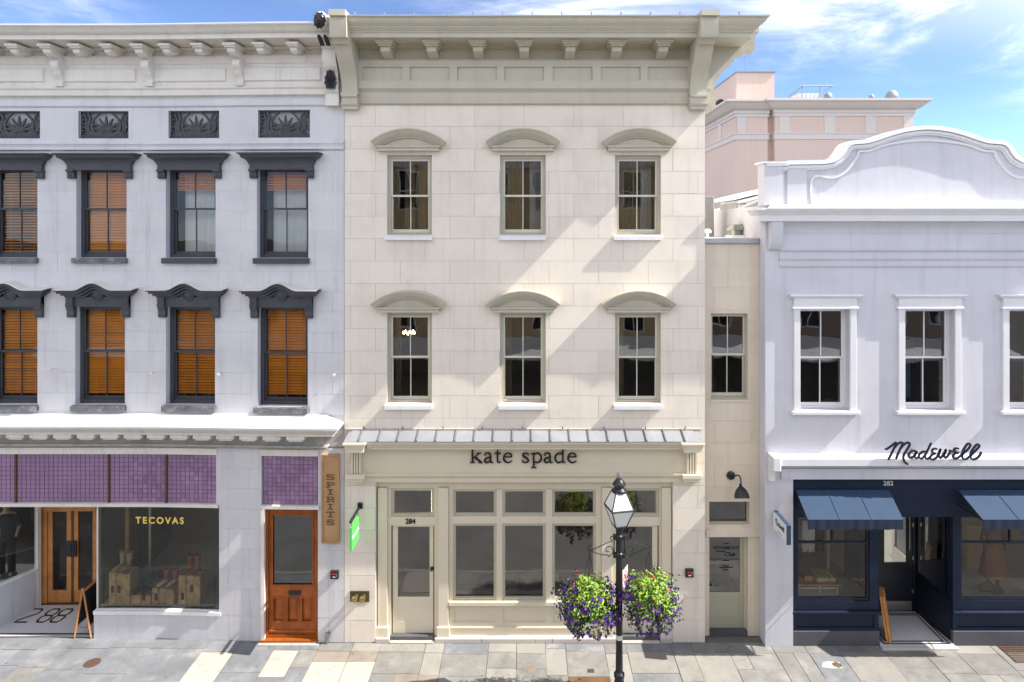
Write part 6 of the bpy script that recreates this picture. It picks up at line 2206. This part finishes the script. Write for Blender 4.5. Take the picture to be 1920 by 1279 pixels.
A0, A1, A2 = lant(w0, zl0), lant(w1, zl1), lant(w2, zl2)
fr_ = MB()
for i in range(4):
    j = (i + 1) % 4
    fr_.tube([A0[i], A1[i]], .013, 5); fr_.tube([A1[i], A2[i]], .013, 5)
    fr_.tube([A0[i], A0[j]], .016, 5); fr_.tube([A1[i], A1[j]], .020, 5); fr_.tube([A2[i], A2[j]], .016, 5)
part('lantern_frame', fr_, 'black_iron', LP)
for q in range(4):
    j = (q + 1) % 4
    for P0, P1, nm in ((A0, A1, 'lantern_glass'), (A1, A2, 'lantern_glass')):
        c = Vector((lx, LY, 0))
        vs = [Vector(p) for p in (P0[q], P0[j], P1[j], P1[q])]
        vi = [v + (Vector((lx, LY, v.z)) - v) * .06 for v in vs]
        part(nm, MB().add(vs + vi, [(0, 1, 2, 3), (7, 6, 5, 4), (0, 4, 5, 1), (1, 5, 6, 2), (2, 6, 7, 3), (3, 7, 4, 0)]), 'lantern_white', LP)
part('lantern_cap', MB().lathe([(0, zl2 - .01), (w2 * 1.35, zl2 - .01), (w2 * 1.35, zl2 + .03), (w2 * .9, ZS(914)), (w2 * .85, ZS(910)), (w2 * 1.2, ZS(909)), (w2 * 1.15, ZS(906)), (w2 * .7, ZS(900)), (w2 * .45, ZS(897)), (w2 * .4, ZS(893)), (0, ZS(893))], (lx, LY, 0), 12), 'black_iron', LP, smooth=True)
part('photocell', MB().lathe([(0, ZS(895)), (.05, ZS(895)), (.05, ZS(889)), (.042, ZS(887)), (0, ZS(887))], (lx, LY, 0), 12), 'steel', LP, smooth=True)
tips = {}
for s_, tpx, tpy in ((-1, 1105, 1031), (1, 1217, 1026)):
    mb = MB()
    xa = lx + s_ * .075
    for py in (1007, 1041):
        mb.cbox(lx + s_ * .055, lx + s_ * .115, LY - .05, LY + .05, ZS(py + 4), ZS(py - 4), .01)
    mb.box(lx + s_ * .10 - .01, lx + s_ * .10 + .01, LY - .015, LY + .015, ZS(1044), ZS(1004))
    tx, tz = XS(tpx), ZS(tpy)
    r0 = lx + s_ * .11
    zq = ZS(1016)
    P = spline([(r0, zq + .09), (r0 - s_ * .01 + s_ * .05, zq + .11), (r0 + s_ * .06, zq + .07), (r0 + s_ * .03, zq + .01), (r0 + s_ * .10, zq - .01), (tx - s_ * .1, tz + .02), (tx, tz), (tx + s_ * .03, tz + .05), (tx - s_ * .01, tz + .08), (tx - s_ * .04, tz + .05)], 5)
    mb.tube([(a, LY, b) for a, b in P], .0085, 5)
    zz = ZS(1036)
    P = spline([(tx, tz - .01), (tx - s_ * .22, tz - .09), (tx - s_ * .36, zz - .05), (r0 + s_ * .10, zz - .08), (r0 + s_ * .01, zz + .0), (r0 + s_ * .04, zz + .10), (r0 + s_ * .13, zz + .11), (r0 + s_ * .15, zz + .03), (r0 + s_ * .09, zz + .02)], 6)
    mb.tube([(a, LY, b) for a, b in P], .0085, 5)
    mb.tube([(tx, LY, tz), (tx, LY, tz - .06), (tx + .015, LY, tz - .085)], .007, 5)
    part('basket_bracket', mb, 'black_iron', LP)
    tips[s_] = (tx, tz - .08)
hk = MB().tube(spline([(lx - .06, LY, ZS(1150)), (lx - .12, LY, ZS(1152)), (lx - .13, LY, ZS(1165)), (lx - .07, LY, ZS(1170))], 5), .01, 5)
part('post_hook', hk, 'black_iron', LP)


def leaf_cloud(rng_, n, fn, size, tri=True):
    mb = MB()
    for _ in range(n):
        p, nv = fn(rng_)
        nv = (nv + Vector((rng_.gauss(0, .6), rng_.gauss(0, .6), rng_.gauss(.2, .6)))).normalized()
        a = nv.cross(Vector((rng_.gauss(0, 1), rng_.gauss(0, 1), rng_.gauss(0, 1)))).normalized()
        b = nv.cross(a)
        s_ = size * rng_.uniform(.6, 1.35)
        q = [p - a * s_, p + b * s_ * .45 + nv * s_ * .12, p + a * s_, p - b * s_ * .45 + nv * s_ * .12]
        mb.add(q, [(0, 1, 2), (0, 2, 3)])
    return mb


def flower_cloud(rng_, n, fn, size):
    mb = MB()
    for _ in range(n):
        p, nv = fn(rng_)
        nv = (nv + Vector((rng_.gauss(0, .3), rng_.gauss(0, .3), rng_.gauss(0, .3)))).normalized()
        a = nv.cross(Vector((0, .3, 1))).normalized(); b = nv.cross(a)
        s_ = size * rng_.uniform(.7, 1.2)
        p = p + nv * .03
        v = [p - nv * s_ * .35]
        for k in range(10):
            t = k * math.pi / 5
            r_ = s_ * (1 if k % 2 == 0 else .72)
            v.append(p + (a * math.cos(t) + b * math.sin(t)) * r_ + nv * s_ * .1 * (k % 2))
        mb.add(v, [(0, 1 + k, 1 + (k + 1) % 10) for k in range(10)])
    return mb


def basket(s_, label, cpx, cpy, rx, rz, seed, droop):
    r_ = random.Random(seed)
    bx, bz = XS(cpx), ZS(cpy)
    H = thing('hanging_basket', label, 'hanging basket', (bx, LY, bz), group='flower baskets hanging from the street lamp')
    mb = MB().lathe([(0, -.17), (.10, -.16), (.19, -.08), (.23, .05), (.21, .05), (.0, .02)], (0, 0, .02), 14)
    part('basket_bowl', mb.mesh('basket_bowl', 'coir'), None, H, at=(bx, LY, bz))
    tx, tz = tips[s_]
    ch = MB()
    for k in range(3):
        t = k * 2.09 + .4
        ch.tube([(tx, LY, tz), (bx + .21 * math.cos(t), LY + .21 * math.sin(t), bz + .06)], .0055, 4)
    part('chain', ch, 'black_iron', H)
    lobes = [(r_.uniform(0, 6.28), r_.uniform(-.8, .8), r_.uniform(.10, .2)) for _ in range(7)]

    def shape(d):
        k = 1.0
        az = math.atan2(d.y, d.x)
        for a, e, amp in lobes:
            dd = math.cos(az - a) * .5 + .5 - abs(d.z - e) * .6
            k += amp * max(0, dd - .35)
        k *= .90
        if d.z < 0: k *= 1 + droop * max(0, -d.z) * (.5 + .5 * math.cos(az - 0.7)) + .06 * math.sin(az * 5)
        return k

    def direction(rg, bias):
        while True:
            d = Vector((rg.gauss(0, 1), rg.gauss(0, 1), rg.gauss(bias, 1))).normalized()
            if d.z > -.8: return d
    lime, green, pur, vio, red = MB(), MB(), MB(), MB(), MB()

    def merge(dst, src):
        dst.add(src.v, src.f)
    for q in range(210):
        d = direction(r_, .05)
        k = shape(d) * r_.uniform(.62, 1.0) * (1.12 if r_.random() < .12 else 1)
        c = Vector((bx + d.x * rx * k, LY + d.y * rx * k, bz + d.z * rz * k))
        nv = Vector((d.x / rx, d.y / rx, d.z / rz)).normalized()
        sp = r_.uniform(.035, .075)
        fn = lambda g_: (c + Vector((g_.gauss(0, sp), g_.gauss(0, sp), g_.gauss(0, sp))), nv)
        top = d.z > -.15 and r_.random() < .82 + .3 * d.z  # lime kept mostly to the top, imitating sun on the upper leaves
        merge(lime if top else green, leaf_cloud(r_, r_.randint(10, 20), fn, .034 if top else .038))
        merge(green, leaf_cloud(r_, 6, lambda g_: (fn(g_)[0] - nv * .06, nv), .04))
        pr = .62 - .75 * d.z + (.5 if abs(d.x) > .6 else 0)
        if r_.random() < pr:
            f2 = lambda g_: (c + nv * (sp * .9) + Vector((g_.gauss(0, sp), g_.gauss(0, sp), g_.gauss(0, sp))), nv)
            merge(pur, flower_cloud(r_, r_.randint(3, 8), f2, .032))
            if r_.random() < .5: merge(vio, flower_cloud(r_, 2, f2, .032))
        elif d.z > .45 and r_.random() < .06:
            merge(red, flower_cloud(r_, 2, lambda g_: (c + nv * .07 + Vector((g_.gauss(0, .03), g_.gauss(0, .03), g_.gauss(0, .02))), nv), .03))
    merge(green, leaf_cloud(r_, 900, lambda g_: (lambda d: (Vector((bx + d.x * rx * .62, LY + d.y * rx * .62, bz + d.z * rz * .62)), d))(direction(g_, 0)), .05))
    part('foliage', green, 'leaf_green', H, kind='stuff')
    part('foliage', lime, 'leaf_lime_sunlit', H, kind='stuff')
    part('flowers', pur, 'petal_purple', H, kind='stuff')
    part('flowers', vio, 'petal_violet', H, kind='stuff')
    if red.f: part('flowers', red, 'petal_red', H, kind='stuff')
    # trailing stems
    tr, tf = MB(), MB()
    for _ in range(34):
        t = r_.uniform(0, 6.28)
        q = Vector((bx + rx * .75 * math.cos(t), LY + rx * .75 * math.sin(t), bz - rz * .62))
        L_ = r_.uniform(.10, .26) * (1.4 if math.cos(t - .7) > .4 else .8)
        for k in range(9):
            p = q + Vector((r_.gauss(0, .018), r_.gauss(0, .018), -L_ * k / 8))
            m1 = leaf_cloud(r_, 2, lambda g_: (p, Vector((math.cos(t), math.sin(t), .2))), .026)
            tr.add(m1.v, m1.f)
            if k > 3 and r_.random() < .6:
                m2 = flower_cloud(r_, 1, lambda g_: (p, Vector((math.cos(t), math.sin(t), 0))), .03)
                tf.add(m2.v, m2.f)
    part('trailing_stems', tr, 'leaf_green', H, kind='stuff')
    part('flowers', tf, 'petal_purple', H, kind='stuff')
    return H


basket(-1, 'flower basket on the left arm of the street lamp, with more purple petunias trailing low', 1104, 1130, .52, .53, 31, .30)
basket(1, 'flower basket on the right arm of the street lamp, fuller with lime leaves', 1219, 1124, .51, .50, 57, .05)
# no parking plate on the post
npz0, npz1 = ZS(1121), ZS(1070)
NP = thing('parking_sign', 'small white no parking plate with red symbol fixed to the lamp post', 'sign', (lx + .06, LY - .03, npz0), math.radians(62))
w, h = .30, npz1 - npz0
part('plate', MB().box(0, w, -.004, .004, 0, h).mesh('plate', 'white_sign'), None, NP, at=(0, 0, 0), local=True)
rg = MB().ribbon([(w / 2 + .095 * math.cos(t), h * .68 + .095 * math.sin(t), .022) for t in [2 * math.pi * i / 24 for i in range(24)]], -.007, -.004, close=True)
rg.ribbon([(w / 2 - .065, h * .68 + .065, .02), (w / 2 + .065, h * .68 - .065, .02)], -.0072, -.004)
rg.frame(.008, w - .008, .008, h - .008, .008, -.0065, -.004)
part('symbol', rg.mesh('symbol', 'red_paint'), None, NP, at=(0, 0, 0), local=True)
put('letter', text_mesh('P', .15, 'lettering_black', .003, .003), NP, (w / 2, -.0055, h * .68 - .052), 0, True)

# ================================================================== things on the facades
# vertical wooden sign
sx0, sx1, sz0, sz1 = X(604), X(637), Z(1017), Z(850.5)
SS = thing('sign', 'tall narrow tan wooden board with carved letters reading SPIRITS', 'sign', ((sx0 + sx1) / 2, -.01, sz0))
part('board', MB().box(sx0 + .01, sx1 - .01, -.05, .0, sz0 + .01, sz1 - .01), 'sign_wood', SS)
part('sign_frame', MB().frame(sx0, sx1, sz0, sz1, .035, -.075, -.002), 'sign_wood', SS)
cx_ = (sx0 + sx1) / 2 + .0
hw = .095


def slab_letter(c):
    s_ = .03
    stem = [(-.05, 0, .036), (-.05, 1, .036)]
    if c == 'I': return [[(0, 0, .05), (0, 1, .05)], [(-.06, .07, .14), (.06, .07, .14)], [(-.06, .93, .14), (.06, .93, .14)]]
    if c == 'T': return [[(0, 0, .05), (0, 1, .05)], [(-.06, .07, .14), (.06, .07, .14)], [(-.09, .93, .14), (.09, .93, .14)], [(-.085, .7, .02), (-.085, 1, .02)], [(.085, .7, .02), (.085, 1, .02)]]
    if c == 'P': return [[(-.05, 0, .045), (-.05, 1, .045)], [(-.095, .07, .14), (.0, .07, .14)], [(-.095, .93, .12), (.04, .93, .12)], [(.04, .93, .12), (.085, .86, .04), (.085, .55, .04), (.04, .46, .12), (-.03, .46, .12)]]
    if c == 'R': return [[(-.05, 0, .045), (-.05, 1, .045)], [(-.095, .07, .14), (.0, .07, .14)], [(-.095, .93, .12), (.03, .93, .12)], [(.03, .93, .12), (.075, .86, .04), (.075, .58, .04), (.03, .5, .12), (-.03, .5, .12)], [(.03, .5, .045), (.065, .1, .045), (.10, .06, .03)]]
    return [[(.085, .72, .03), (.07, .88, .04), (0, .94, .1), (-.07, .88, .045), (-.075, .66, .045), (-.03, .54, .1), (.04, .46, .1), (.08, .32, .045), (.07, .12, .045), (0, .06, .1), (-.07, .12, .04), (-.085, .28, .03)]]


for c, py in zip('SPIRITS', (893, 907.5, 921, 935, 948.5, 963, 977.5)):
    hh = .125
    mb = MB()
    z0 = Z(py) - hh / 2
    for q, st in enumerate(slab_letter(c)):
        horiz = len(st) == 2 and abs(st[0][1] - st[1][1]) < 1e-6
        pts = [(cx_ + a, z0 + b * hh, (w * hh if horiz else w * .85)) for a, b, w in st]
        if len(st) > 5: pts = [(cx_ + a, z0 + b * hh, w) for (a, b, _), w in zip(st, [.016, .02, .02, .026, .03, .026, .026, .03, .026, .02, .02, .016])]
        elif len(st) > 2: pts = [(a, b, .022) for a, b, _ in pts]
        mb.ribbon(pts, -.062 - .0008 * q, -.049)
    part('letter', mb, 'carved_letter_shade', SS)

# green blade sign
gx = X(675)
GS = thing('sign', 'bright green blade sign with white lettering on a black wall bracket', 'sign', (gx, -.02, Z(947)))
mb = MB().cbox(X(671), X(680), -.05, .0, Z(953), Z(942), .01)
mb.box(gx - .022, gx + .022, -.84, -.02, Z(951), Z(947))
part('sign_bracket', mb, 'black_iron', GS)
mb = MB().box(gx - .025, gx + .015, -.78, -.14, 2.42, 2.93)
part('sign_panel', mb, 'green_sign', GS)
part('hanger', MB().box(gx - .01, gx, -.74, -.73, 2.93, Z(950)).box(gx - .01, gx, -.18, -.17, 2.93, Z(950)), 'black_iron', GS)
tm = text_mesh('kate spade', .125, 'white_sign', .006, .003)
o = put('lettering', tm, GS, (gx + .018, -.46, 2.64), math.radians(90))

# white blade sign
mx = X(1450, -.2)
BS = thing('sign', 'white blade sign with blue edge and black Madewell script beside the navy awning', 'sign', (mx, MY, 2.85))
part('sign_panel', MB().box(mx, mx + .09, -.96, -.20, 2.655, 3.05), 'white_sign', BS)
part('sign_edge', MB().box(mx + .004, mx + .094, -.975, -.96, 2.65, 3.056).box(mx + .004, mx + .094, -.96, -.2, 3.05, 3.056).box(mx + .004, mx + .094, -.96, -.2, 2.645, 2.655), 'awning_cloth', BS)
part('sign_bracket', MB().box(mx + .03, mx + .06, -.2, MY, 2.75, 2.80).box(mx + .03, mx + .06, -.2, MY, 2.92, 2.97), 'black_iron', BS)
for q, st in enumerate(strokes):
    P = spline(st, 4)
    mb = MB().ribbon([((a / 1920 - .5) * .62, -(b / 1920 - .2) * .62 * 1.15, .014) for a, b in P], -.003 - .0002 * q, .001)
    mb.v = [(mx + b, -.58 - a, 2.88 + c) for a, b, c in mb.v]
    part('letter', mb, 'lettering_black', BS)
part('rule_line', MB().box(mx - .003, mx + .001, -.72, -.44, 2.715, 2.727), 'lettering_black', BS)

# gooseneck lamp over the green door
wx, wy = X(1370, IY), IY
WLp = thing('wall_lamp', 'black gooseneck wall lamp above the green glazed door', 'wall lamp', (wx, wy, Z(891, IY)))
bkp = MB().lathe([(0, 0), (.085, 0), (.10, .02), (.09, .05), (.05, .07), (0, .075)], (0, 0, 0), 16)
bkp.v = [(wx + a, wy - c, Z(891, IY) + b) for a, b, c in bkp.v]
part('backplate', bkp, 'black_iron', WLp, smooth=True)
zb_ = Z(891, IY)
pa = spline([(wx, wy - .05, zb_), (wx + .06, wy - .14, zb_ + .04), (wx + .11, wy - .24, zb_ + .08), (wx + .135, wy - .30, zb_ + .02), (wx + .14, wy - .31, zb_ - .14)], 6)
part('arm', MB().tube(pa, .016, 8), 'black_iron', WLp, smooth=True)
shd = MB().lathe([(0, .10), (.028, .095), (.032, .05), (.06, .03), (.105, -.02), (.135, -.09), (.145, -.17), (.135, -.17), (.12, -.10), (.0, -.03)], (0, 0, 0), 20)
Rm = Matrix.Rotation(math.radians(-22), 4, 'X')
shd.v = [tuple(Rm @ (Vector(p) * 1.15) + Vector((wx + .14, wy - .31, zb_ - .20))) for p in shd.v]
part('lamp_shade', shd, 'black_iron', WLp, smooth=True)
part('bulb', MB().ball((wx + .14, wy - .30, zb_ - .33), .045), 'lantern_white', WLp, smooth=True)


def alarm(px, py, y, label):
    a = thing('alarm_box', label, 'alarm box', (X(px), y, Z(py)), group='black fire alarm boxes')
    s_ = .09
    mb = MB().cbox(-s_, s_, -.07, 0, -s_, s_, .012)
    mb.frame(-s_ + .012, s_ - .012, -s_ + .012, s_ - .012, .012, -.078, -.07)
    part('box_body', mb, 'black_iron', a, at=a.location)
    part('red_strip', MB().box(-.05, .055, -.076, -.0705, .015, .045), 'red_paint', a, at=a.location)
    part('label_plate', MB().box(-.032, .03, -.076, -.0705, -.05, -.028), 'white_sign', a, at=a.location)
    part('pull_lever', MB().tube([(.055, -.085, .045), (.062, -.09, -.03)], .007, 5), 'steel', a, at=a.location)


alarm(628, 1076, -.0, 'black alarm box on the pale grey pier right of the brown door')
alarm(1292, 1073, -.0, 'black alarm box on the cream pier left of the green glazed door')
# twin fire inlet
FI = thing('standpipe_inlet', 'bronze plate with two capped hose inlets low on the cream wall', 'hose inlet', (X(674.5), 0, Z(1118)))
part('back_plate', MB().cbox(X(656.5), X(692.5), -.018, .0, Z(1128), Z(1108), .004), 'bronze_plate', FI)
for px in (667.5, 682):
    hx = X(px)
    mb = MB().lathe([(0, 0), (.058, 0), (.052, .03), (.05, .09), (.066, .10), (.066, .13), (.04, .15), (0, .155)], (0, 0, 0), 14)
    for k in range(4):
        t = k * math.pi / 2 + .5
        mb.ball((.066 * math.cos(t), .066 * math.sin(t), .115), .016, .016, .016, 6, 4)
    mb.v = [(hx + a, -.016 - c, Z(1118) + b) for a, b, c in mb.v]
    part('inlet', mb, 'brass', FI, smooth=True)
part('chain', MB().tube(spline([(X(669), -.14, Z(1123)), (X(675), -.13, Z(1127)), (X(681), -.14, Z(1123))], 5), .006, 5), 'brass', FI)

# ================================================================== boots on timber blocks in the left show window
zf_ = Z(1150) + .004


def timber(px0, px1, ptop, y, label, splits, slots, depth=.34):
    x0, x1 = X(px0, y), X(px1, y)
    zt = Z(ptop, y)
    T = thing('timber_block', label, 'pedestal', ((x0 + x1) / 2, y, zf_), group='weathered timber display blocks under the boots')
    xs = [x0] + [x0 + (x1 - x0) * s_ for s_ in splits] + [x1]
    for q, (a, b) in enumerate(zip(xs[:-1], xs[1:])):
        mb = MB().cbox(a + .003, b - .003, y - depth / 2 + .012 * (q % 2), y + depth / 2, zf_, zt - .03 * ((q * 7) % 3) * .5, .012)
        part('timber', mb, 'raw_wood', T)
    for sx_, sz in slots:
        cx2 = x0 + (x1 - x0) * sx_
        part('mortise', MB().box(cx2 - .035, cx2 + .035, y - depth / 2 - .004, y - depth / 2 + .02, zf_ + sz, zf_ + sz + .16), 'sign_wood_dark', T)
    return zt


by = .5
TB = [('a', 212, 252, 1067, 'tall timber block at the left of the show window'), ('b', 253, 290, 1109, 'lowest timber block under the dark shoes'), ('c', 292, 333, 1096, 'mid height timber block under the brown and white boots'), ('d', 341, 382, 1072, 'tall timber block at the right of the show window')]
zts = {}
for (k, a, b, t, lab), sp, sl_ in zip(TB, ((.33, .62), (.5,), (.3, .62), (.35, .7)), ([(.18, .28), (.47, .28)], [(.65, .10)], [(.2, .1)], [(.2, .12), (.6, .3)])):
    zts[k] = timber(a, b, t, by, lab, sp, sl_)


def boot_mesh(hs, low):
    """boot about its heel: toe towards -y"""
    mb = MB()
    if not low:
        mb.tube([(0, 0, .07), (0, .0, .16), (0, .015, hs * .6), (0, .015, hs)], [.047, .048, .066, .075], 10)
        for s_ in (-1, 1):
            mb.prism([(s_ * .05, hs - .01), (s_ * .077, hs - .01), (s_ * .07, hs + .04)], -.03, .045)
    else:
        mb.tube([(0, 0, .05), (0, .0, .10), (0, .01, .15)], [.045, .05, .048], 10)
    mb.tube([(0, .05, .065), (0, -.02, .07), (0, -.12, .055), (0, -.20, .038), (0, -.255, .028)], [.035, .052, .047, .036, .008], 10)
    mb.box(-.032, .032, -.01, .065, 0, .04)
    mb.box(-.035, .035, -.20, -.06, .008, .022)
    return mb


def boots(k, px0, px1, hs, m_top, m_foot, lab, low=False):
    for q, px in enumerate((px0, px1)):
        zt = zts[k]
        w_ = 'left' if q == 0 else 'right'
        b = thing('boot', lab % w_, 'boot', (X(px, by), by + .06, zt), math.radians(-28 + 8 * q), group='cowboy boots on the timber blocks')
        bm_ = boot_mesh(hs, low)
        part('boot_body', bm_.mesh('boot_body', m_top, smooth=True), None, b, at=(0, 0, 0), local=True)
        if m_foot != m_top:
            mb = MB().tube([(0, .052, .065), (0, -.02, .072), (0, -.12, .057), (0, -.20, .040), (0, -.26, .028)], [.038, .055, .05, .039, .009], 10)
            part('vamp', mb.mesh('vamp', m_foot, smooth=True), None, b, at=(0, 0, 0), local=True)


boots('a', 227, 240, .36, 'boot_tan', 'boot_tan', '%s tan boot of the pair on the far left timber block')
boots('b', 264, 279, .2, 'boot_dark', 'boot_dark', '%s dark low shoe of the pair on the lowest timber block', True)
boots('c', 310, 326, .34, 'boot_brown', 'boot_pale', '%s boot of the brown and white pair on the middle timber block')
boots('d', 354, 368, .36, 'boot_brown', 'boot_brown', '%s brown boot of the pair on the far right timber block')

# ================================================================== A-frame boards
ax, ay = X(160, .25), .16
AF = thing('a_frame_board', 'wooden A-frame board with dark panels in the 288 entry', 'sign board', (ax, ay, .02), 0.0)
for s_, nm in ((-1, 'left'), (1, 'right')):
    mb = MB()
    for yy in (0, .56):
        mb.tube([(s_ * .19, yy, 0), (0, yy, 1.12)], .022, 4)
    mb.tube([(s_ * .02, 0, 1.04), (s_ * .02, .56, 1.04)], .018, 4)
    mb.tube([(s_ * .15, 0, .26), (s_ * .15, .56, .26)], .018, 4)
    part('easel_frame', mb.mesh('easel_frame', 'oak_light'), None, AF, at=(0, 0, 0), local=True)
    pb = MB().add([(s_ * .155, .03, .25), (s_ * .155, .53, .25), (s_ * .02, .53, 1.04), (s_ * .02, .03, 1.04), (s_ * .14, .03, .25), (s_ * .14, .53, .25), (s_ * .005, .53, 1.04), (s_ * .005, .03, 1.04)],
                  [(0, 1, 2, 3), (7, 6, 5, 4), (0, 4, 5, 1), (1, 5, 6, 2), (2, 6, 7, 3), (3, 7, 4, 0)])
    part('board_panel', pb.mesh('board_panel', 'mosaic_black'), None, AF, at=(0, 0, 0), local=True)
ch = MB().tube(spline([(-.14, .02, .30), (-.05, .02, .22), (.06, .02, .22), (.14, .02, .30)], 5), .006, 4)
part('chain', ch.mesh('chain', 'black_iron'), None, AF, at=(0, 0, 0), local=True)
bx2, by2 = X(1665.5, -.12), -.10
AB = thing('a_frame_board', 'folded orange wooden A-frame board standing edge on in the navy entry', 'sign board', (bx2, by2, .052), math.radians(-27))
mb = MB()
for dx_ in (0, .055):
    mb.add([(dx_ - .025, 0, 0), (dx_ + .02, 0, 0), (dx_ + .02 - .14, .03, .98), (dx_ - .025 - .14, .03, .98), (dx_ - .025, .52, 0), (dx_ + .02, .52, 0), (dx_ + .02 - .14, .52, .98), (dx_ - .025 - .14, .52, .98)],
           [(0, 1, 2, 3), (7, 6, 5, 4), (0, 4, 5, 1), (1, 5, 6, 2), (2, 6, 7, 3), (3, 7, 4, 0)])
part('board_frame', mb.mesh('board_frame', 'oak_light'), None, AB, at=(0, 0, 0), local=True)


# ================================================================== covers in the pavement
def gy(py):
    return D * 780 / (py - 425) - D


def lid(px, py, r_, label, m='cast_iron', kind='manhole'):
    y = gy(py)
    t = thing('manhole_cover', label, kind, (X(px, y), y, 0))
    mb = MB().lathe([(0, -.02), (r_, -.02), (r_, .004), (r_ - .012, .007), (r_ - .02, .003), (0, .003)], (0, 0, 0), 24)
    part('lid', mb, m, t, at=t.location)
    rb = MB()
    for q in range(-3, 4):
        hh = math.sqrt(max(0, (r_ * .8) ** 2 - (q * r_ * .23) ** 2))
        if hh > .02: rb.box(-hh, hh, q * r_ * .23 - .008, q * r_ * .23 + .008, .003, .0065)
    part('lid_ribs', rb, m, t, at=t.location)
    return t


lid(173, 1243, .165, 'brown round cover in the blue grey slabs near the 288 entry')
lid(993, 1253, .125, 'small round cover in the pale slabs left of the street lamp', 'slate_tan')
t = lid(1569, 1247, .095, 'small yellowish round cap set in a white patch in front of the navy shop', 'brass')
mb = MB().prism([(-.28, -.06), (-.12, -.11), (.13, -.10), (.15, .08), (-.08, .12), (-.20, .08)], -.02, .0035, 'xy')
part('patch', mb, 'white_trim', t, at=t.location + Vector((-.06, 0, 0)))
y = gy(1258)
ve = thing('floor_vent', 'small brown slotted cover in the pavement left of the lamp post', 'drain', (X(1108, y), y, 0))
mb = MB().box(-.07, .07, -.06, .06, -.02, .004)
for q in range(4): mb.box(-.06 + .035 * q, -.045 + .035 * q, -.05, .05, .004, .009)
part('vent_plate', mb, 'cast_iron', ve, at=ve.location)
y0, y1 = gy(1243), gy(1209)
gx0, gx1 = X(1868, y1) - .02, X(1990, y0)
GR = thing('cellar_grate', 'rusty iron cellar grating at the foot of the right navy shop window', 'grate', ((gx0 + gx1) / 2, (y0 + y1) / 2, 0))
part('grate_frame', MB().box(gx0, gx1, y0, y0 + .04, -.02, .006).box(gx0, gx1, y1 - .04, y1, -.02, .006).box(gx0, gx0 + .04, y0 + .04, y1 - .04, -.02, .006).box(gx1 - .04, gx1, y0 + .04, y1 - .04, -.02, .006), 'grate_iron', GR)
part('grate_well', MB().box(gx0 + .03, gx1 - .03, y0 + .03, y1 - .03, -.02, -.0005), 'mosaic_black', GR)
bm1 = MB().box(-.009, .009, y0 - (y0 + y1) / 2 + .04, y1 - (y0 + y1) / 2 - .04, .0, .007).mesh('grate_bar', 'cast_iron')
n = int((gx1 - gx0 - .08) / .048)
for q in range(n):
    put('grate_bar', bm1, GR, (gx0 + .065 + .048 * q, (y0 + y1) / 2, 0))
cr = MB()
q = y0 + .09
while q < y1 - .05:
    cr.box(gx0 + .04, gx1 - .04, q, q + .022, .0012, .0095); q += .075
part('cross_bars', cr, 'cast_iron', GR)

# ================================================================== the far side of the street (seen in the window glass)
OY = -18.45


def far_house(label, x0, x1, h, wall, rows, cols, off):
    H_ = thing('facing_building', label, 'building', ((x0 + x1) / 2, OY, 0))
    hs = []
    for r_ in rows:
        for c in range(cols):
            xc = x0 + (x1 - x0) * (c + .5) / cols
            hs.append((xc - .5, xc + .5, r_, r_ + 1.9))
    hs.append((x0 + .8, x1 - .8, .6, 3.0))
    part('wall', MB().wall(x0 + .01, x1 - .01, 0, h, OY - .3, OY, hs), wall, H_)
    part('back_wall', MB().box(x0 + .3, x1 - .3, OY - 6, OY - .5, 0, h - .3), 'dark_room', H_)
    part('cornice', MB().box(x0, x1, OY - .2, OY + .45, h - .5, h).box(x0, x1, OY, OY + .12, h - 1.3, h - .501), 'white_trim', H_)
    part('shop_canopy', MB().prism([(OY, 3.3), (OY + 1.7, 3.0), (OY + 1.7, 3.12), (OY, 3.9)], x0 + .3, x1 - .3, 'yz'), 'white_paint', H_)
    fm_ = MB().frame(-.5, .5, 0, 1.9, .07, -.12, .05).box(-.43, .43, -.1, .03, .92, .98).box(-.02, .02, -.09, .02, .07, 1.83)
    fm_.box(-.42, .42, -.10, -.09, .08, 1.82)
    fm2 = fm_.mesh('window', 'white_paint')
    gm2 = MB().box(-.43, .43, -.085, -.08, .07, 1.83).mesh('pane', 'dark_glass')
    for h_ in hs[:-1]:
        w_ = put('window', fm2, H_, ((h_[0] + h_[1]) / 2, OY - .02, h_[2]))
        put('pane', gm2, w_, (0, .0, 0), 0, True)


far_house('cream facade across the street, reflected in the left window glass', -24, -9, 7.6, 'cream_wall', (4.4,), 7, 0)
far_house('ochre facade across the street, reflected in the cream building windows', -9, 9, 13.6, 'ochre_wall', (4.2, 7.2, 10.2), 8, 0)
far_house('red brick facade across the street, reflected in the right window glass', 9, 24, 7.4, 'brick_wall', (4.4,), 7, 0)
